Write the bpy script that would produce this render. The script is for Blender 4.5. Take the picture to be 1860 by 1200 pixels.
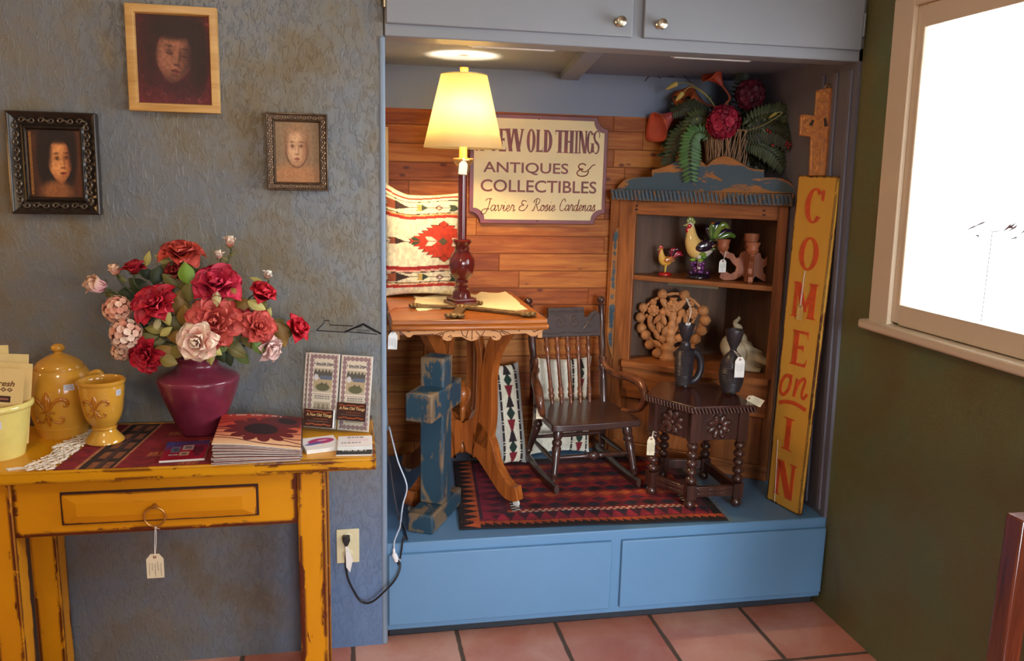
import bpy, math, random
import numpy as np
from mathutils import Matrix, Vector
R_ = random.Random(7)
pi = math.pi
for o in list(bpy.data.objects): bpy.data.objects.remove(o)
scene = bpy.context.scene
COL = scene.collection

# ---------------------------------------------------------------- camera
F, CX, CY, H, D = 1500.0, 930.0, 600.0, 1.52, 2.5108
def _d(px, py):
    v = np.array([px-CX, -(py-CY), -F]); return v/np.linalg.norm(v)
_Y = _d(637, 314); _X = _d(8700, 505); _X = _X-_Y*(_X@_Y); _X /= np.linalg.norm(_X); _Z = np.cross(_X, _Y)
RM = np.array([_X, _Y, _Z]); CAM = np.array([0, -D, H])
def _ray(px, py): return RM@np.array([px-CX, -(py-CY), -F])/F
def PZ(px, py, z):
    r = _ray(px, py); return Vector(CAM+r*((z-H)/r[2]))
def PY(px, py, y):
    r = _ray(px, py); return Vector(CAM+r*((y+D)/r[1]))
def PX(px, py, x):
    r = _ray(px, py); return Vector(CAM+r*(x/r[0]))
def PP(px, py, p0, n):
    r = _ray(px, py); p0 = np.array(p0); n = np.array(n); return Vector(CAM+r*(((p0-CAM)@n)/(r@n)))
cam = bpy.data.cameras.new('camera'); co = bpy.data.objects.new('camera', cam); COL.objects.link(co)
cam.sensor_width = 36; cam.lens = F/1860*36; cam.clip_start = .05
m4 = Matrix([list(RM[i])+[float(CAM[i])] for i in range(3)]+[[0, 0, 0, 1]])
co.matrix_world = m4
scene.camera = co

# ---------------------------------------------------------------- view + light
vs = scene.view_settings
scene.display_settings.display_device = 'sRGB'
vs.view_transform = 'Standard'; vs.look = 'None'; vs.gamma = 1; vs.use_curve_mapping = False
vs.exposure = 0.56
W = bpy.data.worlds.new('sky'); scene.world = W; W.use_nodes = True
bg = W.node_tree.nodes['Background']; bg.inputs[0].default_value = (.93, .96, 1, 1); bg.inputs[1].default_value = 3.0
def lamp(name, kind, loc, energy, color, size=.1, size_y=None, look=None, spread=None):
    l = bpy.data.lights.new(name, kind); l.energy = energy; l.color = color
    if kind == 'AREA':
        l.shape = 'RECTANGLE'; l.size = size; l.size_y = size_y or size
        if spread: l.spread = spread
    else: l.shadow_soft_size = size
    o = bpy.data.objects.new(name, l); COL.objects.link(o); o.location = loc
    if look is not None:
        o.rotation_euler = (Vector(look)-Vector(loc)).to_track_quat('-Z', 'Y').to_euler()
    return o
# daylight from the glazed shop front behind the camera
lamp('shop_front_daylight', 'AREA', (.9, -5.6, 1.3), 7.4, (.82, .91, 1), 1.3, 1.5, (1.0, 0, .3), .56)
# daylight through the window in the right wall and through a further one behind the viewer
lamp('window_daylight', 'AREA', (1.74, -.87, 1.57), 13, (.96, .98, 1), 1.15, .8, (0, -1.15, 1.35), 2.0)
lamp('side_window_daylight', 'AREA', (1.55, -3.4, 1.5), 20, (.95, .97, 1), 1.4, 1.2, (-1, -.4, 1.4))
# incandescent room lamps: one left of the frame, one on the ceiling behind
lamp('left_room_lamp', 'POINT', (-1.75, -.45, 1.55), 7, (1, .55, .2), .08)
lamp('ceiling_room_lamp', 'POINT', (-.5, -2.1, 2.45), 19, (1, .80, .55), .12)

# ---------------------------------------------------------------- helpers: colour, material
def C(r, g, b):
    f = lambda c: (c/255/12.92 if c/255 <= .04045 else ((c/255+.055)/1.055)**2.4)
    return (f(r), f(g), f(b), 1)
def CA(rgb):
    a = np.asarray(rgb, float)/255
    return np.where(a <= .04045, a/12.92, ((a+.055)/1.055)**2.4)
class NT:
    def __init__(s, name):
        s.m = bpy.data.materials.new(name); s.m.use_nodes = True; s.t = s.m.node_tree
        s.b = s.t.nodes['Principled BSDF']; s.tc = None
    def n(s, typ, **kw):
        nd = s.t.nodes.new(typ)
        for k, v in kw.items():
            if k.startswith('i_'):
                key = k[2:]; key = int(key) if key.isdigit() else key.replace('_', ' ')
                sock = nd.inputs[key]
                if hasattr(v, 'is_output'): s.t.links.new(v, sock)
                else: sock.default_value = v
            else: setattr(nd, k, v)
        return nd
    def link(s, a, b): s.t.links.new(a, b)
    def coord(s, scale=(1, 1, 1), rot=(0, 0, 0), which='Object'):
        if s.tc is None: s.tc = s.n('ShaderNodeTexCoord')
        mp = s.n('ShaderNodeMapping'); s.link(s.tc.outputs[which], mp.inputs[0])
        mp.inputs['Scale'].default_value = scale; mp.inputs['Rotation'].default_value = rot
        return mp.outputs[0]
    def noise(s, scale, detail=3, rough=.5, dist=0, vec=None):
        return s.n('ShaderNodeTexNoise', i_Vector=vec or s.coord(), i_Scale=scale, i_Detail=detail, i_Roughness=rough, i_Distortion=dist).outputs['Fac']
    def ramp(s, fac, stops):
        r = s.n('ShaderNodeValToRGB'); s.link(fac, r.inputs[0]); e = r.color_ramp.elements
        while len(e) < len(stops): e.new(.5)
        for q, (p, c) in zip(e, stops):
            q.position = p; q.color = c if hasattr(c, '__len__') else (c, c, c, 1)
        return r.outputs[0]
    def mix(s, fac, a, b, mode='MIX'):
        x = s.n('ShaderNodeMix', data_type='RGBA', blend_type=mode)
        for v, i in ((fac, 0), (a, 6), (b, 7)):
            if hasattr(v, 'is_output'): s.link(v, x.inputs[i])
            else: x.inputs[i].default_value = v
        return x.outputs[2]
    def math(s, op, a, b=0, c=0):
        x = s.n('ShaderNodeMath', operation=op)
        for v, i in ((a, 0), (b, 1), (c, 2)):
            if hasattr(v, 'is_output'): s.link(v, x.inputs[i])
            else: x.inputs[i].default_value = v
        return x.outputs[0]
    def bump(s, h, strength=.3, dist=.01):
        b = s.n('ShaderNodeBump', i_Strength=strength, i_Distance=dist, i_Height=h); s.link(b.outputs[0], s.b.inputs['Normal'])
    def set(s, color=None, rough=None, metal=None, **kw):
        for k, v in (('Base Color', color), ('Roughness', rough), ('Metallic', metal)):
            if v is None: continue
            if hasattr(v, 'is_output'): s.link(v, s.b.inputs[k])
            else: s.b.inputs[k].default_value = v
        for k, v in kw.items(): s.b.inputs[k.replace('_', ' ')].default_value = v
        return s.m
    def edge(s, radius=.01):
        ao = s.n('ShaderNodeAmbientOcclusion', samples=8, inside=True, only_local=True, i_Distance=radius)
        return s.math('SUBTRACT', 1, ao.outputs['AO'])
_mats = {}
def plain(name, col, rough=.5, metal=0, var=.12, scale=30, bump=0, bscale=80, coat=0):
    if name in _mats: return _mats[name]
    t = NT(name)
    n = t.noise(scale, 3)
    lo = tuple(c*(1-var) for c in col[:3])+(1,); hi = tuple(min(1, c*(1+var)) for c in col[:3])+(1,)
    t.set(t.ramp(n, [(.3, lo), (.7, hi)]), rough, metal)
    if coat: t.b.inputs['Coat Weight'].default_value = coat; t.b.inputs['Coat Roughness'].default_value = .08
    if bump: t.bump(t.noise(bscale, 4), bump, .004)
    _mats[name] = t.m; return t.m
def wood(name, dark, light, rough=.4, axis=0, scale=1.0, coat=0, bump=.1, rot=(0, 0, 0)):
    if name in _mats: return _mats[name]
    t = NT(name); sc = [26*scale]*3; sc[axis] = 2.2*scale
    v = t.coord(tuple(sc), rot)
    g = t.noise(1.6, 7, .62, .7, v)
    t.set(t.ramp(g, [(.28, dark), (.5, tuple((a+b)/2 for a, b in zip(dark, light))), (.72, light)]), rough)
    if coat: t.b.inputs['Coat Weight'].default_value = coat; t.b.inputs['Coat Roughness'].default_value = .15
    t.bump(g, bump, .003)
    _mats[name] = t.m; return t.m
def vcol(name='painted', rough=.7, bump=0, bscale=200, coat=0, metal=0, sheen=0):
    if name in _mats: return _mats[name]
    t = NT(name); a = t.n('ShaderNodeAttribute', attribute_name='col')
    t.set(a.outputs['Color'], rough, metal)
    if coat: t.b.inputs['Coat Weight'].default_value = coat; t.b.inputs['Coat Roughness'].default_value = .06
    if bump: t.bump(t.noise(bscale, 3), bump, .003)
    _mats[name] = t.m; return t.m
def distressed(name, paint, under, edge_r=.012, cover=.5, scale=7, rough=.42, paint2=None, stretch=(1, 1, 1), edge_gain=2.2, contrast=1.7):
    """old paint worn through to the wood, mostly along the edges"""
    t = NT(name); v = t.coord(stretch)
    n = t.math('MULTIPLY_ADD', t.noise(scale, 8, .68, .6, v), contrast, .5-.5*contrast); n2 = t.noise(scale*.35, 3, .5, 0, v)
    e = t.math('MULTIPLY', t.edge(edge_r), edge_gain)
    m = t.math('ADD', t.math('ADD', n, t.math('MULTIPLY', t.math('SUBTRACT', n2, .5), .5)), e)
    mask = t.ramp(m, [(cover, 0.0), (cover+.035, 1.0)])
    p = t.mix(t.noise(scale*.6, 4, .6, 0, v), paint, paint2 or tuple(c*.8 for c in paint[:3])+(1,))
    u = t.mix(t.noise(scale*3, 4, .6, 0, v), under, tuple(c*.45 for c in under[:3])+(1,))
    t.set(t.mix(mask, p, u), rough)
    t.b.inputs['Specular IOR Level'].default_value = .3
    t.bump(t.math('SUBTRACT', 1, mask), .25, .002)
    return t.m

# ---------------------------------------------------------------- helpers: mesh builder
class MB:
    def __init__(s): s.v = []; s.f = []; s.c = []
    def add(s, vs, fs, M=None, col=None):
        o = len(s.v)
        for p in vs:
            p = Vector(p); s.v.append(M@p if M is not None else p)
        s.f += [tuple(i+o for i in f) for f in fs]
        if col is None: col = (1, 1, 1)
        if len(col) and hasattr(col[0], '__len__'): s.c += [tuple(c[:3]) for c in col]
        else: s.c += [tuple(col[:3])]*len(vs)
        return s
    def box(s, lo, hi, M=None, col=None):
        (a, b, c), (d, e, f) = lo, hi
        return s.add([(a, b, c), (d, b, c), (d, e, c), (a, e, c), (a, b, f), (d, b, f), (d, e, f), (a, e, f)],
                     [(0, 3, 2, 1), (4, 5, 6, 7), (0, 1, 5, 4), (1, 2, 6, 5), (2, 3, 7, 6), (3, 0, 4, 7)], M, col)
    def cbox(s, c, sz, M=None, col=None):
        return s.box([a-b/2 for a, b in zip(c, sz)], [a+b/2 for a, b in zip(c, sz)], M, col)
    def lathe(s, prof, n=36, M=None, col=None, cap=True, a0=0, a1=2*pi, square=0):
        vs = []; fs = []; full = abs(a1-a0-2*pi) < 1e-6; k = n if full else n+1
        for r, z in prof:
            for i in range(k):
                a = a0+(a1-a0)*i/n; vs.append((r*math.cos(a), r*math.sin(a), z))
        m = len(prof)
        for j in range(m-1):
            for i in range(n):
                i2 = (i+1) % k; fs.append((j*k+i, j*k+i2, (j+1)*k+i2, (j+1)*k+i))
        if cap and full:
            if prof[0][0] > 1e-5: fs.append(tuple(reversed(range(k))))
            if prof[-1][0] > 1e-5: fs.append(tuple(range((m-1)*k, m*k)))
        return s.add(vs, fs, M, col)
    def tube(s, pts, rad, n=8, M=None, col=None, closed=False, flat=1.0, up=None):
        P = [Vector(p) for p in pts]; m = len(P)
        rr = rad if hasattr(rad, '__len__') else [rad]*m
        T = []
        for i in range(m):
            a = P[(i-1) % m] if (closed or i > 0) else P[0]; b = P[(i+1) % m] if (closed or i < m-1) else P[-1]
            t = (b-a); T.append(t.normalized() if t.length > 1e-9 else Vector((0, 0, 1)))
        u = Vector(up) if up is not None else Vector((0, 0, 1))
        if abs(u.dot(T[0])) > .95: u = Vector((1, 0, 0))
        N = (u-T[0]*u.dot(T[0])).normalized(); vs = []; fs = []
        for i in range(m):
            N = (N-T[i]*N.dot(T[i]))
            N = N.normalized() if N.length > 1e-6 else Vector((1, 0, 0))
            B = T[i].cross(N)
            for k in range(n):
                a = 2*pi*k/n; vs.append(P[i]+(N*math.cos(a)*flat+B*math.sin(a))*rr[i])
        for i in range(m if closed else m-1):
            j = (i+1) % m
            for k in range(n):
                k2 = (k+1) % n; fs.append((i*n+k, i*n+k2, j*n+k2, j*n+k))
        if not closed: fs += [tuple(reversed(range(n))), tuple(range((m-1)*n, m*n))]
        if col is not None and len(col) == m and hasattr(col[0], '__len__'): col = [c for c in col for _ in range(n)]
        return s.add(vs, fs, M, col)
    def prism(s, poly, z0, z1, M=None, col=None):
        n = len(poly); a = sum(poly[i][0]*poly[(i+1) % n][1]-poly[(i+1) % n][0]*poly[i][1] for i in range(n))
        if a < 0: poly = list(reversed(poly))
        vs = [(x, y, z0) for x, y in poly]+[(x, y, z1) for x, y in poly]
        fs = [tuple(reversed(range(n))), tuple(range(n, 2*n))]+[(i, (i+1) % n, n+(i+1) % n, n+i) for i in range(n)]
        return s.add(vs, fs, M, col)
    def ell(s, c, r, n=14, m=9, M=None, col=None):
        r = r if hasattr(r, '__len__') else (r, r, r); vs = [(c[0], c[1], c[2]-r[2])]; fs = []
        for j in range(1, m):
            t = pi*j/m
            for i in range(n):
                a = 2*pi*i/n; vs.append((c[0]+r[0]*math.sin(t)*math.cos(a), c[1]+r[1]*math.sin(t)*math.sin(a), c[2]-r[2]*math.cos(t)))
        vs.append((c[0], c[1], c[2]+r[2])); L = len(vs)-1
        for i in range(n):
            i2 = (i+1) % n; fs.append((0, 1+i2, 1+i)); fs.append((L, 1+(m-2)*n+i, 1+(m-2)*n+i2))
            for j in range(m-2): fs.append((1+j*n+i, 1+j*n+i2, 1+(j+1)*n+i2, 1+(j+1)*n+i))
        return s.add(vs, fs, M, col)
    def grid(s, fn, nu, nv, M=None, col=None, wrap=False):
        """fn(u,v)->point, optional col(u,v)->rgb linear"""
        vs = []; cs = []; k = nu if wrap else nu+1
        for j in range(nv+1):
            for i in range(k):
                vs.append(fn(i/nu, j/nv))
                if callable(col): cs.append(col(i/nu, j/nv))
        fs = [(j*k+i, j*k+(i+1) % k, (j+1)*k+(i+1) % k, (j+1)*k+i) for j in range(nv) for i in range(nu)]
        return s.add(vs, fs, M, cs if callable(col) else col)
    def build(s, name, mat, parent=None, world=False, bev=0, bseg=2, smooth=40, solid=0, sub=0, label=None):
        me = bpy.data.meshes.new(name)
        V = s.v
        if parent is not None and world:
            Mi = ROOT[parent.name].inverted(); V = [Mi@p for p in V]
        me.from_pydata([tuple(p) for p in V], [], s.f)
        a = me.color_attributes.new('col', 'FLOAT_COLOR', 'POINT')
        c = np.ones((len(V), 4), np.float32); c[:, :3] = np.array(s.c, np.float32).reshape(-1, 3)
        a.data.foreach_set('color', c.ravel())
        me.materials.append(mat); me.update()
        if smooth:
            me.shade_smooth(); me.set_sharp_from_angle(angle=math.radians(smooth))
        o = bpy.data.objects.new(name, me); COL.objects.link(o)
        if parent is not None:
            o.parent = parent; ROOT[o.name] = ROOT[parent.name]
        else: ROOT[o.name] = Matrix()
        if solid:
            md = o.modifiers.new('solid', 'SOLIDIFY'); md.thickness = solid; md.offset = 0
        if bev:
            md = o.modifiers.new('bevel', 'BEVEL'); md.width = bev; md.segments = bseg; md.limit_method = 'ANGLE'; md.angle_limit = .6
        if sub:
            md = o.modifiers.new('sub', 'SUBSURF'); md.levels = sub; md.render_levels = sub
        if label: o['label'] = label
        return o
ROOT = {}
def tag(o, label, cat, group=None, kind=None):
    o['label'] = label; o['category'] = cat
    if group: o['group'] = group
    if kind: o['kind'] = kind
    return o
def thing(name, label, cat, loc=(0, 0, 0), rotz=0, group=None, M=None):
    o = bpy.data.objects.new(name, None); COL.objects.link(o); o.empty_display_size = .05
    mw = M if M is not None else Matrix.Translation(Vector(loc))@Matrix.Rotation(rotz, 4, 'Z')
    o.matrix_world = mw; ROOT[o.name] = mw.copy()
    return tag(o, label, cat, group)
def struct(o, label=None):
    o['kind'] = 'structure'
    return o
def copy_thing(o, loc, rotz=0, label=None, M=None):
    c = o.copy(); COL.objects.link(c)
    mw = M if M is not None else Matrix.Translation(Vector(loc))@Matrix.Rotation(rotz, 4, 'Z')
    c.matrix_world = mw; ROOT[c.name] = mw.copy()
    if label: c['label'] = label
    for ch in o.children:
        d = ch.copy(); COL.objects.link(d); d.parent = c
        for g in ch.children:
            e = g.copy(); COL.objects.link(e); e.parent = d
    return c
def T(x, y, z): return Matrix.Translation((x, y, z))
def RX(a): return Matrix.Rotation(a, 4, 'X')
def RY(a): return Matrix.Rotation(a, 4, 'Y')
def RZ(a): return Matrix.Rotation(a, 4, 'Z')
def frame(o, ex, ey, ez=None):
    ex = Vector(ex).normalized(); ey = Vector(ey); ey = (ey-ex*ey.dot(ex)).normalized(); ez = ex.cross(ey)
    return Matrix(((ex.x, ey.x, ez.x, o[0]), (ex.y, ey.y, ez.y, o[1]), (ex.z, ey.z, ez.z, o[2]), (0, 0, 0, 1)))
def bez(pts, n=8):
    """Catmull-Rom through points (2-D or 3-D)"""
    P = [Vector(p) for p in pts]; out = []
    for i in range(len(P)-1):
        a = P[max(i-1, 0)]; b = P[i]; c = P[i+1]; d = P[min(i+2, len(P)-1)]
        for k in range(n):
            t = k/n; out.append(.5*((2*b)+(c-a)*t+(2*a-5*b+4*c-d)*t*t+(3*b-a-3*c+d)*t**3))
    out.append(P[-1]); return out
def lerp(a, b, t): return tuple(x+(y-x)*t for x, y in zip(a, b))
def sm(e0, e1, x):
    t = np.clip((x-e0)/(e1-e0), 0, 1); return t*t*(3-2*t)
def paint(fn, w, h, nx, ny):
    """MB of a flat w x h sheet in XY (centre origin) coloured by fn(U,V)->sRGB array"""
    u, v = np.meshgrid(np.linspace(0, 1, nx+1), np.linspace(0, 1, ny+1))
    c = CA(fn(u, v)).reshape(-1, 3); b = MB()
    k = nx+1
    b.add([((a-.5)*w, (e-.5)*h, 0) for a, e in zip(u.ravel(), v.ravel())],
          [(j*k+i, j*k+i+1, (j+1)*k+i+1, (j+1)*k+i) for j in range(ny) for i in range(nx)], None, [tuple(q) for q in c])
    return b
def text_mb(s, size, thick, M, bold=0, shear=0, align='CENTER', space=1, col=None, sx=1):
    cu = bpy.data.curves.new('lettering', 'FONT'); cu.body = s; cu.size = size; cu.extrude = thick/2; cu.offset = bold
    cu.align_x = align; cu.align_y = 'CENTER'; cu.shear = shear; cu.space_character = space; cu.resolution_u = 4
    ob = bpy.data.objects.new('lettering', cu); COL.objects.link(ob)
    dg = bpy.context.evaluated_depsgraph_get(); me = bpy.data.meshes.new_from_object(ob.evaluated_get(dg))
    b = MB(); b.add([(v.co.x*sx, v.co.y, v.co.z) for v in me.vertices], [tuple(p.vertices) for p in me.polygons], M, col)
    bpy.data.objects.remove(ob); bpy.data.curves.remove(cu); bpy.data.meshes.remove(me)
    return b
def join(*mbs):
    r = MB()
    for b in mbs: r.add(b.v, b.f, None, b.c)
    return r
# ================================================================ SETTING
RW = T(1.655, 0, .35)@RY(-.0217)          # right wall leans in a little; local x = into the wall, y = depth, z = height above .35
AB = .857                                  # depth of the alcove
WT, WB = 1.938, 1.909                      # alcove ceiling, underside of the cabinet lip

# ---- plaster with a trowelled skin
t = NT('grey_blue_plaster'); v = t.coord()
big = t.noise(2.3, 4, .6, .4, v); mid = t.noise(9, 4, .6, .3, v)
sepx = t.n('ShaderNodeSeparateXYZ', i_Vector=v)
bl = t.math('ADD', big, t.math('MULTIPLY', t.math('SUBTRACT', mid, .5), .5))
c1 = t.ramp(bl, [(.34, C(112, 98, 72)), (.47, C(116, 112, 102)), (.6, C(110, 114, 118)), (.78, C(124, 118, 102))])
low = t.math('MULTIPLY', t.ramp(sepx.outputs['Z'], [(.2, 1.0), (.75, 0.0)]), .8)   # bluer towards the bottom, fading out to the left
low = t.math('MULTIPLY', low, t.ramp(t.math('ADD', sepx.outputs['X'], .5), [(.22, .12), (.42, 1.0)]))
c1 = t.mix(low, c1, C(92, 124, 168))
c1 = t.mix(t.ramp(t.noise(4.5, 5, .65, 0, v), [(.58, 0.0), (.75, .55)]), c1, C(128, 108, 78))
t.set(c1, .4); t.b.inputs['Specular IOR Level'].default_value = .5
h1 = t.noise(40, 6, .62, .9, t.coord((1.5, 1, .75), (0, .45, 0))); h2 = t.noise(12, 3, .5, .8, t.coord((1.8, 1, .7), (0, .5, 0)))
hh = t.math('ADD', t.ramp(h1, [(.5, 0.0), (.6, 1.0)]), t.math('MULTIPLY', h2, 1.0))
t.bump(hh, .5, .004); M_PLASTER = t.m
t = NT('green_plaster'); v = t.coord()
big = t.noise(3, 5, .6, .3, v)
c1 = t.ramp(big, [(.3, C(104, 94, 56)), (.5, C(106, 106, 66)), (.7, C(98, 114, 78))])
t.set(c1, .5); t.bump(t.ramp(t.noise(60, 5, .6, 1.4, v), [(.45, 0.0), (.6, 1.0)]), .3, .003); M_GREEN = t.m
def paintwork(name, col, rough=.42):
    t = NT(name); v = t.coord()
    t.set(t.mix(t.noise(5, 4, .6, 0, v), col, tuple(c*.88 for c in col[:3])+(1,)), rough)
    t.bump(t.noise(160, 3, .5, 0, v), .12, .002); return t.m
M_BLUE = paintwork('blue_paint', C(98, 140, 178)); M_BLUEGREY = paintwork('blue_grey_paint', C(142, 146, 152))
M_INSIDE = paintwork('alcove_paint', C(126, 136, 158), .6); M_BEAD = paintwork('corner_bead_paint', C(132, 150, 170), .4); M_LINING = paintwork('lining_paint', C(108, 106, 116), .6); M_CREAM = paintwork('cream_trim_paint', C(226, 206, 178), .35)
M_CEIL = paintwork('ceiling_paint', C(205, 200, 190), .8)
# ---- saltillo tiles
t = NT('terracotta_tiles'); v = t.coord()
s3 = t.n('ShaderNodeSeparateXYZ', i_Vector=v); px = .345
def cell(sock, off):
    q = t.math('DIVIDE', t.math('ADD', sock, off), px); return t.math('FRACT', q), t.math('FLOOR', q)
fx, ix = cell(s3.outputs[0], 40*px+.011); fy, iy = cell(s3.outputs[1], 40*px+.289)
dx = t.math('SUBTRACT', .5, t.math('ABSOLUTE', t.math('SUBTRACT', fx, .5))); dy = t.math('SUBTRACT', .5, t.math('ABSOLUTE', t.math('SUBTRACT', fy, .5)))
dd = t.math('MINIMUM', dx, dy)
wob = t.math('MULTIPLY', t.math('SUBTRACT', t.noise(18, 2, .5, 0, v), .5), .02)
g = t.ramp(t.math('ADD', dd, wob), [(.016, 0.0), (.026, 1.0)])
idv = t.n('ShaderNodeCombineXYZ', i_X=ix, i_Y=iy)
wn = t.n('ShaderNodeTexWhiteNoise', i_Vector=idv.outputs[0]).outputs['Value']
nn = t.noise(4.5, 5, .6, .4, v)
tl = t.ramp(t.math('ADD', t.math('MULTIPLY', nn, .75), t.math('MULTIPLY', wn, .25)), [(.3, C(190, 110, 88)), (.5, C(204, 138, 118)), (.68, C(216, 164, 144))])
t.set(t.mix(g, C(92, 74, 62), tl), t.ramp(g, [(0, .85), (1, .38)]))
t.bump(t.math('ADD', g, t.math('MULTIPLY', t.noise(30, 3, .5, 0, v), .15)), .5, .004); M_TILE = t.m
# ---- cedar boards
t = NT('cedar_boards'); v = t.coord()
s3 = t.n('ShaderNodeSeparateXYZ', i_Vector=v); bh = .0725
rz = t.math('DIVIDE', t.math('SUBTRACT', s3.outputs[2], .3365), bh); fz, iz = t.math('FRACT', rz), t.math('FLOOR', rz)
w1 = t.n('ShaderNodeTexWhiteNoise', noise_dimensions='1D', i_W=iz).outputs['Value']
xs = t.math('DIVIDE', t.math('ADD', s3.outputs[0], t.math('MULTIPLY', w1, 1.7)), .62); fx, ix = t.math('FRACT', xs), t.math('FLOOR', xs)
idv = t.n('ShaderNodeCombineXYZ', i_X=ix, i_Y=iz); w2 = t.n('ShaderNodeTexWhiteNoise', i_Vector=idv.outputs[0]).outputs['Value']
shift = t.n('ShaderNodeCombineXYZ', i_X=t.math('MULTIPLY', w2, 31), i_Y=0.0, i_Z=t.math('MULTIPLY', w2, 17))
va = t.n('ShaderNodeVectorMath', operation='ADD'); t.link(v, va.inputs[0]); t.link(shift.outputs[0], va.inputs[1])
st = t.n('ShaderNodeMapping', i_Vector=va.outputs[0]); st.inputs['Scale'].default_value = (3, 3, 38)
gr = t.noise(1.4, 7, .6, .8, st.outputs[0])
cc = t.ramp(t.math('ADD', t.math('MULTIPLY', gr, .8), t.math('MULTIPLY', w2, .34)), [(.3, C(112, 48, 14)), (.52, C(146, 74, 24)), (.8, C(180, 112, 46))])
kn = t.n('ShaderNodeTexVoronoi', i_Vector=t.coord((7, 7, 13)), i_Scale=1.0).outputs['Distance']
cc = t.mix(t.ramp(kn, [(.06, .9), (.13, 0.0)]), cc, C(92, 40, 20))
ez = t.math('SUBTRACT', .5, t.math('ABSOLUTE', t.math('SUBTRACT', fz, .5))); ex = t.math('SUBTRACT', .5, t.math('ABSOLUTE', t.math('SUBTRACT', fx, .5)))
gap = t.math('MINIMUM', t.ramp(ez, [(.012, 0.0), (.04, 1.0)]), t.ramp(ex, [(.001, 0.0), (.004, 1.0)]))
t.b.inputs['Specular IOR Level'].default_value = .2; t.set(t.mix(gap, C(112, 60, 28), cc), .45); t.bump(t.math('ADD', gap, t.math('MULTIPLY', gr, .2)), .4, .004); M_CEDAR = t.m

# floor, walls, ceilings of the room
struct(MB().box((-3.2, -6, -.06), (2.4, 1.0, 0)).build('floor', M_TILE))
struct(MB().box((-3.2, -6, 2.7), (2.4, 1.0, 2.78)).build('ceiling', M_CEIL))
w = MB(); pr = [(-3.2, 0), (-3.2, .12), (.1, .12)]+[(.1-.014+.014*math.cos(a), .014-.014*math.sin(a)) for a in [i*pi/12 for i in range(7)]]
w.prism(pr, 0, 2.7); struct(w.build('wall_left', M_PLASTER, smooth=50))
M_ROOM = plain('room_plaster', C(176, 164, 146), .8)
struct(MB().box((-3.26, -6, 0), (-3.2, 1, 2.7)).build('wall_far_left', M_ROOM)); struct(MB().box((-3.2, -6.06, 0), (2.4, -6, 2.7)).build('wall_front', M_ROOM))
struct(MB().box((.083, -.0035, 0), (.1015, .03, 1.909)).build('trim_5', M_BEAD, bev=.007, bseg=4))
struct(MB().box((.02, .12, .0), (.1, AB+.1, 2.1)).build('trim_1', M_INSIDE))
struct(MB().box((.1, AB, .0), (1.75, AB+.1, 1.775)).build('wall_back', M_CEDAR))
struct(MB().box((.1, AB, 1.775), (1.75, AB+.1, 2.1)).build('wall_upper', M_INSIDE))
struct(MB().box((.1, .1, WT), (1.72, AB, WT+.06)).build('ceiling_alcove', M_INSIDE))
bm_ = MB(); bm_.prism([(.725, .1), (.785, .1), (.912, AB), (.835, AB)], WB+.001, WT); struct(bm_.build('trim_2', M_INSIDE, bev=.003))
# right wall with the window opening (y -1.45 .. -.307, z .817 .. 1.617 above .35) and a further window behind the viewer
w = MB(); y0, y1, z0, z1 = -1.5, -.25, .775, 1.66
w2a, w2b = -4.6, -2.7
for lo, hi in (((0, -6, -.35), (.04, 1.0, z0)), ((0, -6, z1), (.04, 1.0, 2.4)), ((0, y1, z0), (.04, 1.0, z1)), ((0, w2b, z0), (.04, y0, z1)), ((0, -6, z0), (.04, w2a, z1))):
    w.box(lo, hi, RW)
struct(w.build('wall_right', M_GREEN, smooth=0))
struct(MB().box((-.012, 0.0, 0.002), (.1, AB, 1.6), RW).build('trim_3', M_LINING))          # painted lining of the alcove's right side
q = MB()
for y in (.035, .12, .2): q.box((-.02, y-.011, .02), (-.012, y+.011, 1.54), RW)
struct(q.build('trim_4', M_LINING, bev=.002))

# window
wf = MB()
def casing(b, ya, yb, za, zb, x0, x1): b.box((x0, ya, za), (x1, yb, zb), RW)
casing(wf, -.274, -.181, .735, 1.712, -.026, 0); casing(wf, -1.58, -1.483, .735, 1.712, -.026, 0)
casing(wf, -1.483, -.274, 1.68, 1.712, -.026, 0)
casing(wf, -.309, -.274, .76, 1.68, -.013, .0); casing(wf, -1.483, -1.447, .76, 1.68, -.013, .0)
casing(wf, -1.447, -.309, 1.6165, 1.68, -.013, .0); casing(wf, -1.447, -.309, .755, .8175, -.013, .0)
window = wf.build('window_1', M_CREAM, bev=.003); struct(window)
struct(MB().box((-.05, -1.62, .722), (.05, -.16, .752), RW).build('window_sill', M_CREAM, window, world=True, bev=.008, bseg=3))
t = NT('window_glass'); tr = t.n('ShaderNodeBsdfTransparent', i_Color=(.98, .99, 1, 1)); gl = t.n('ShaderNodeBsdfGlossy', i_Roughness=.02)
mx = t.n('ShaderNodeMixShader', i_Fac=.05); t.link(tr.outputs[0], mx.inputs[1]); t.link(gl.outputs[0], mx.inputs[2])
t.link(mx.outputs[0], t.t.nodes['Material Output'].inputs[0]); M_PANE = t.m
struct(MB().box((-.007, -1.45, .815), (-.003, -.307, 1.618), RW).build('window_pane', M_PANE, window, world=True))
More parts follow.
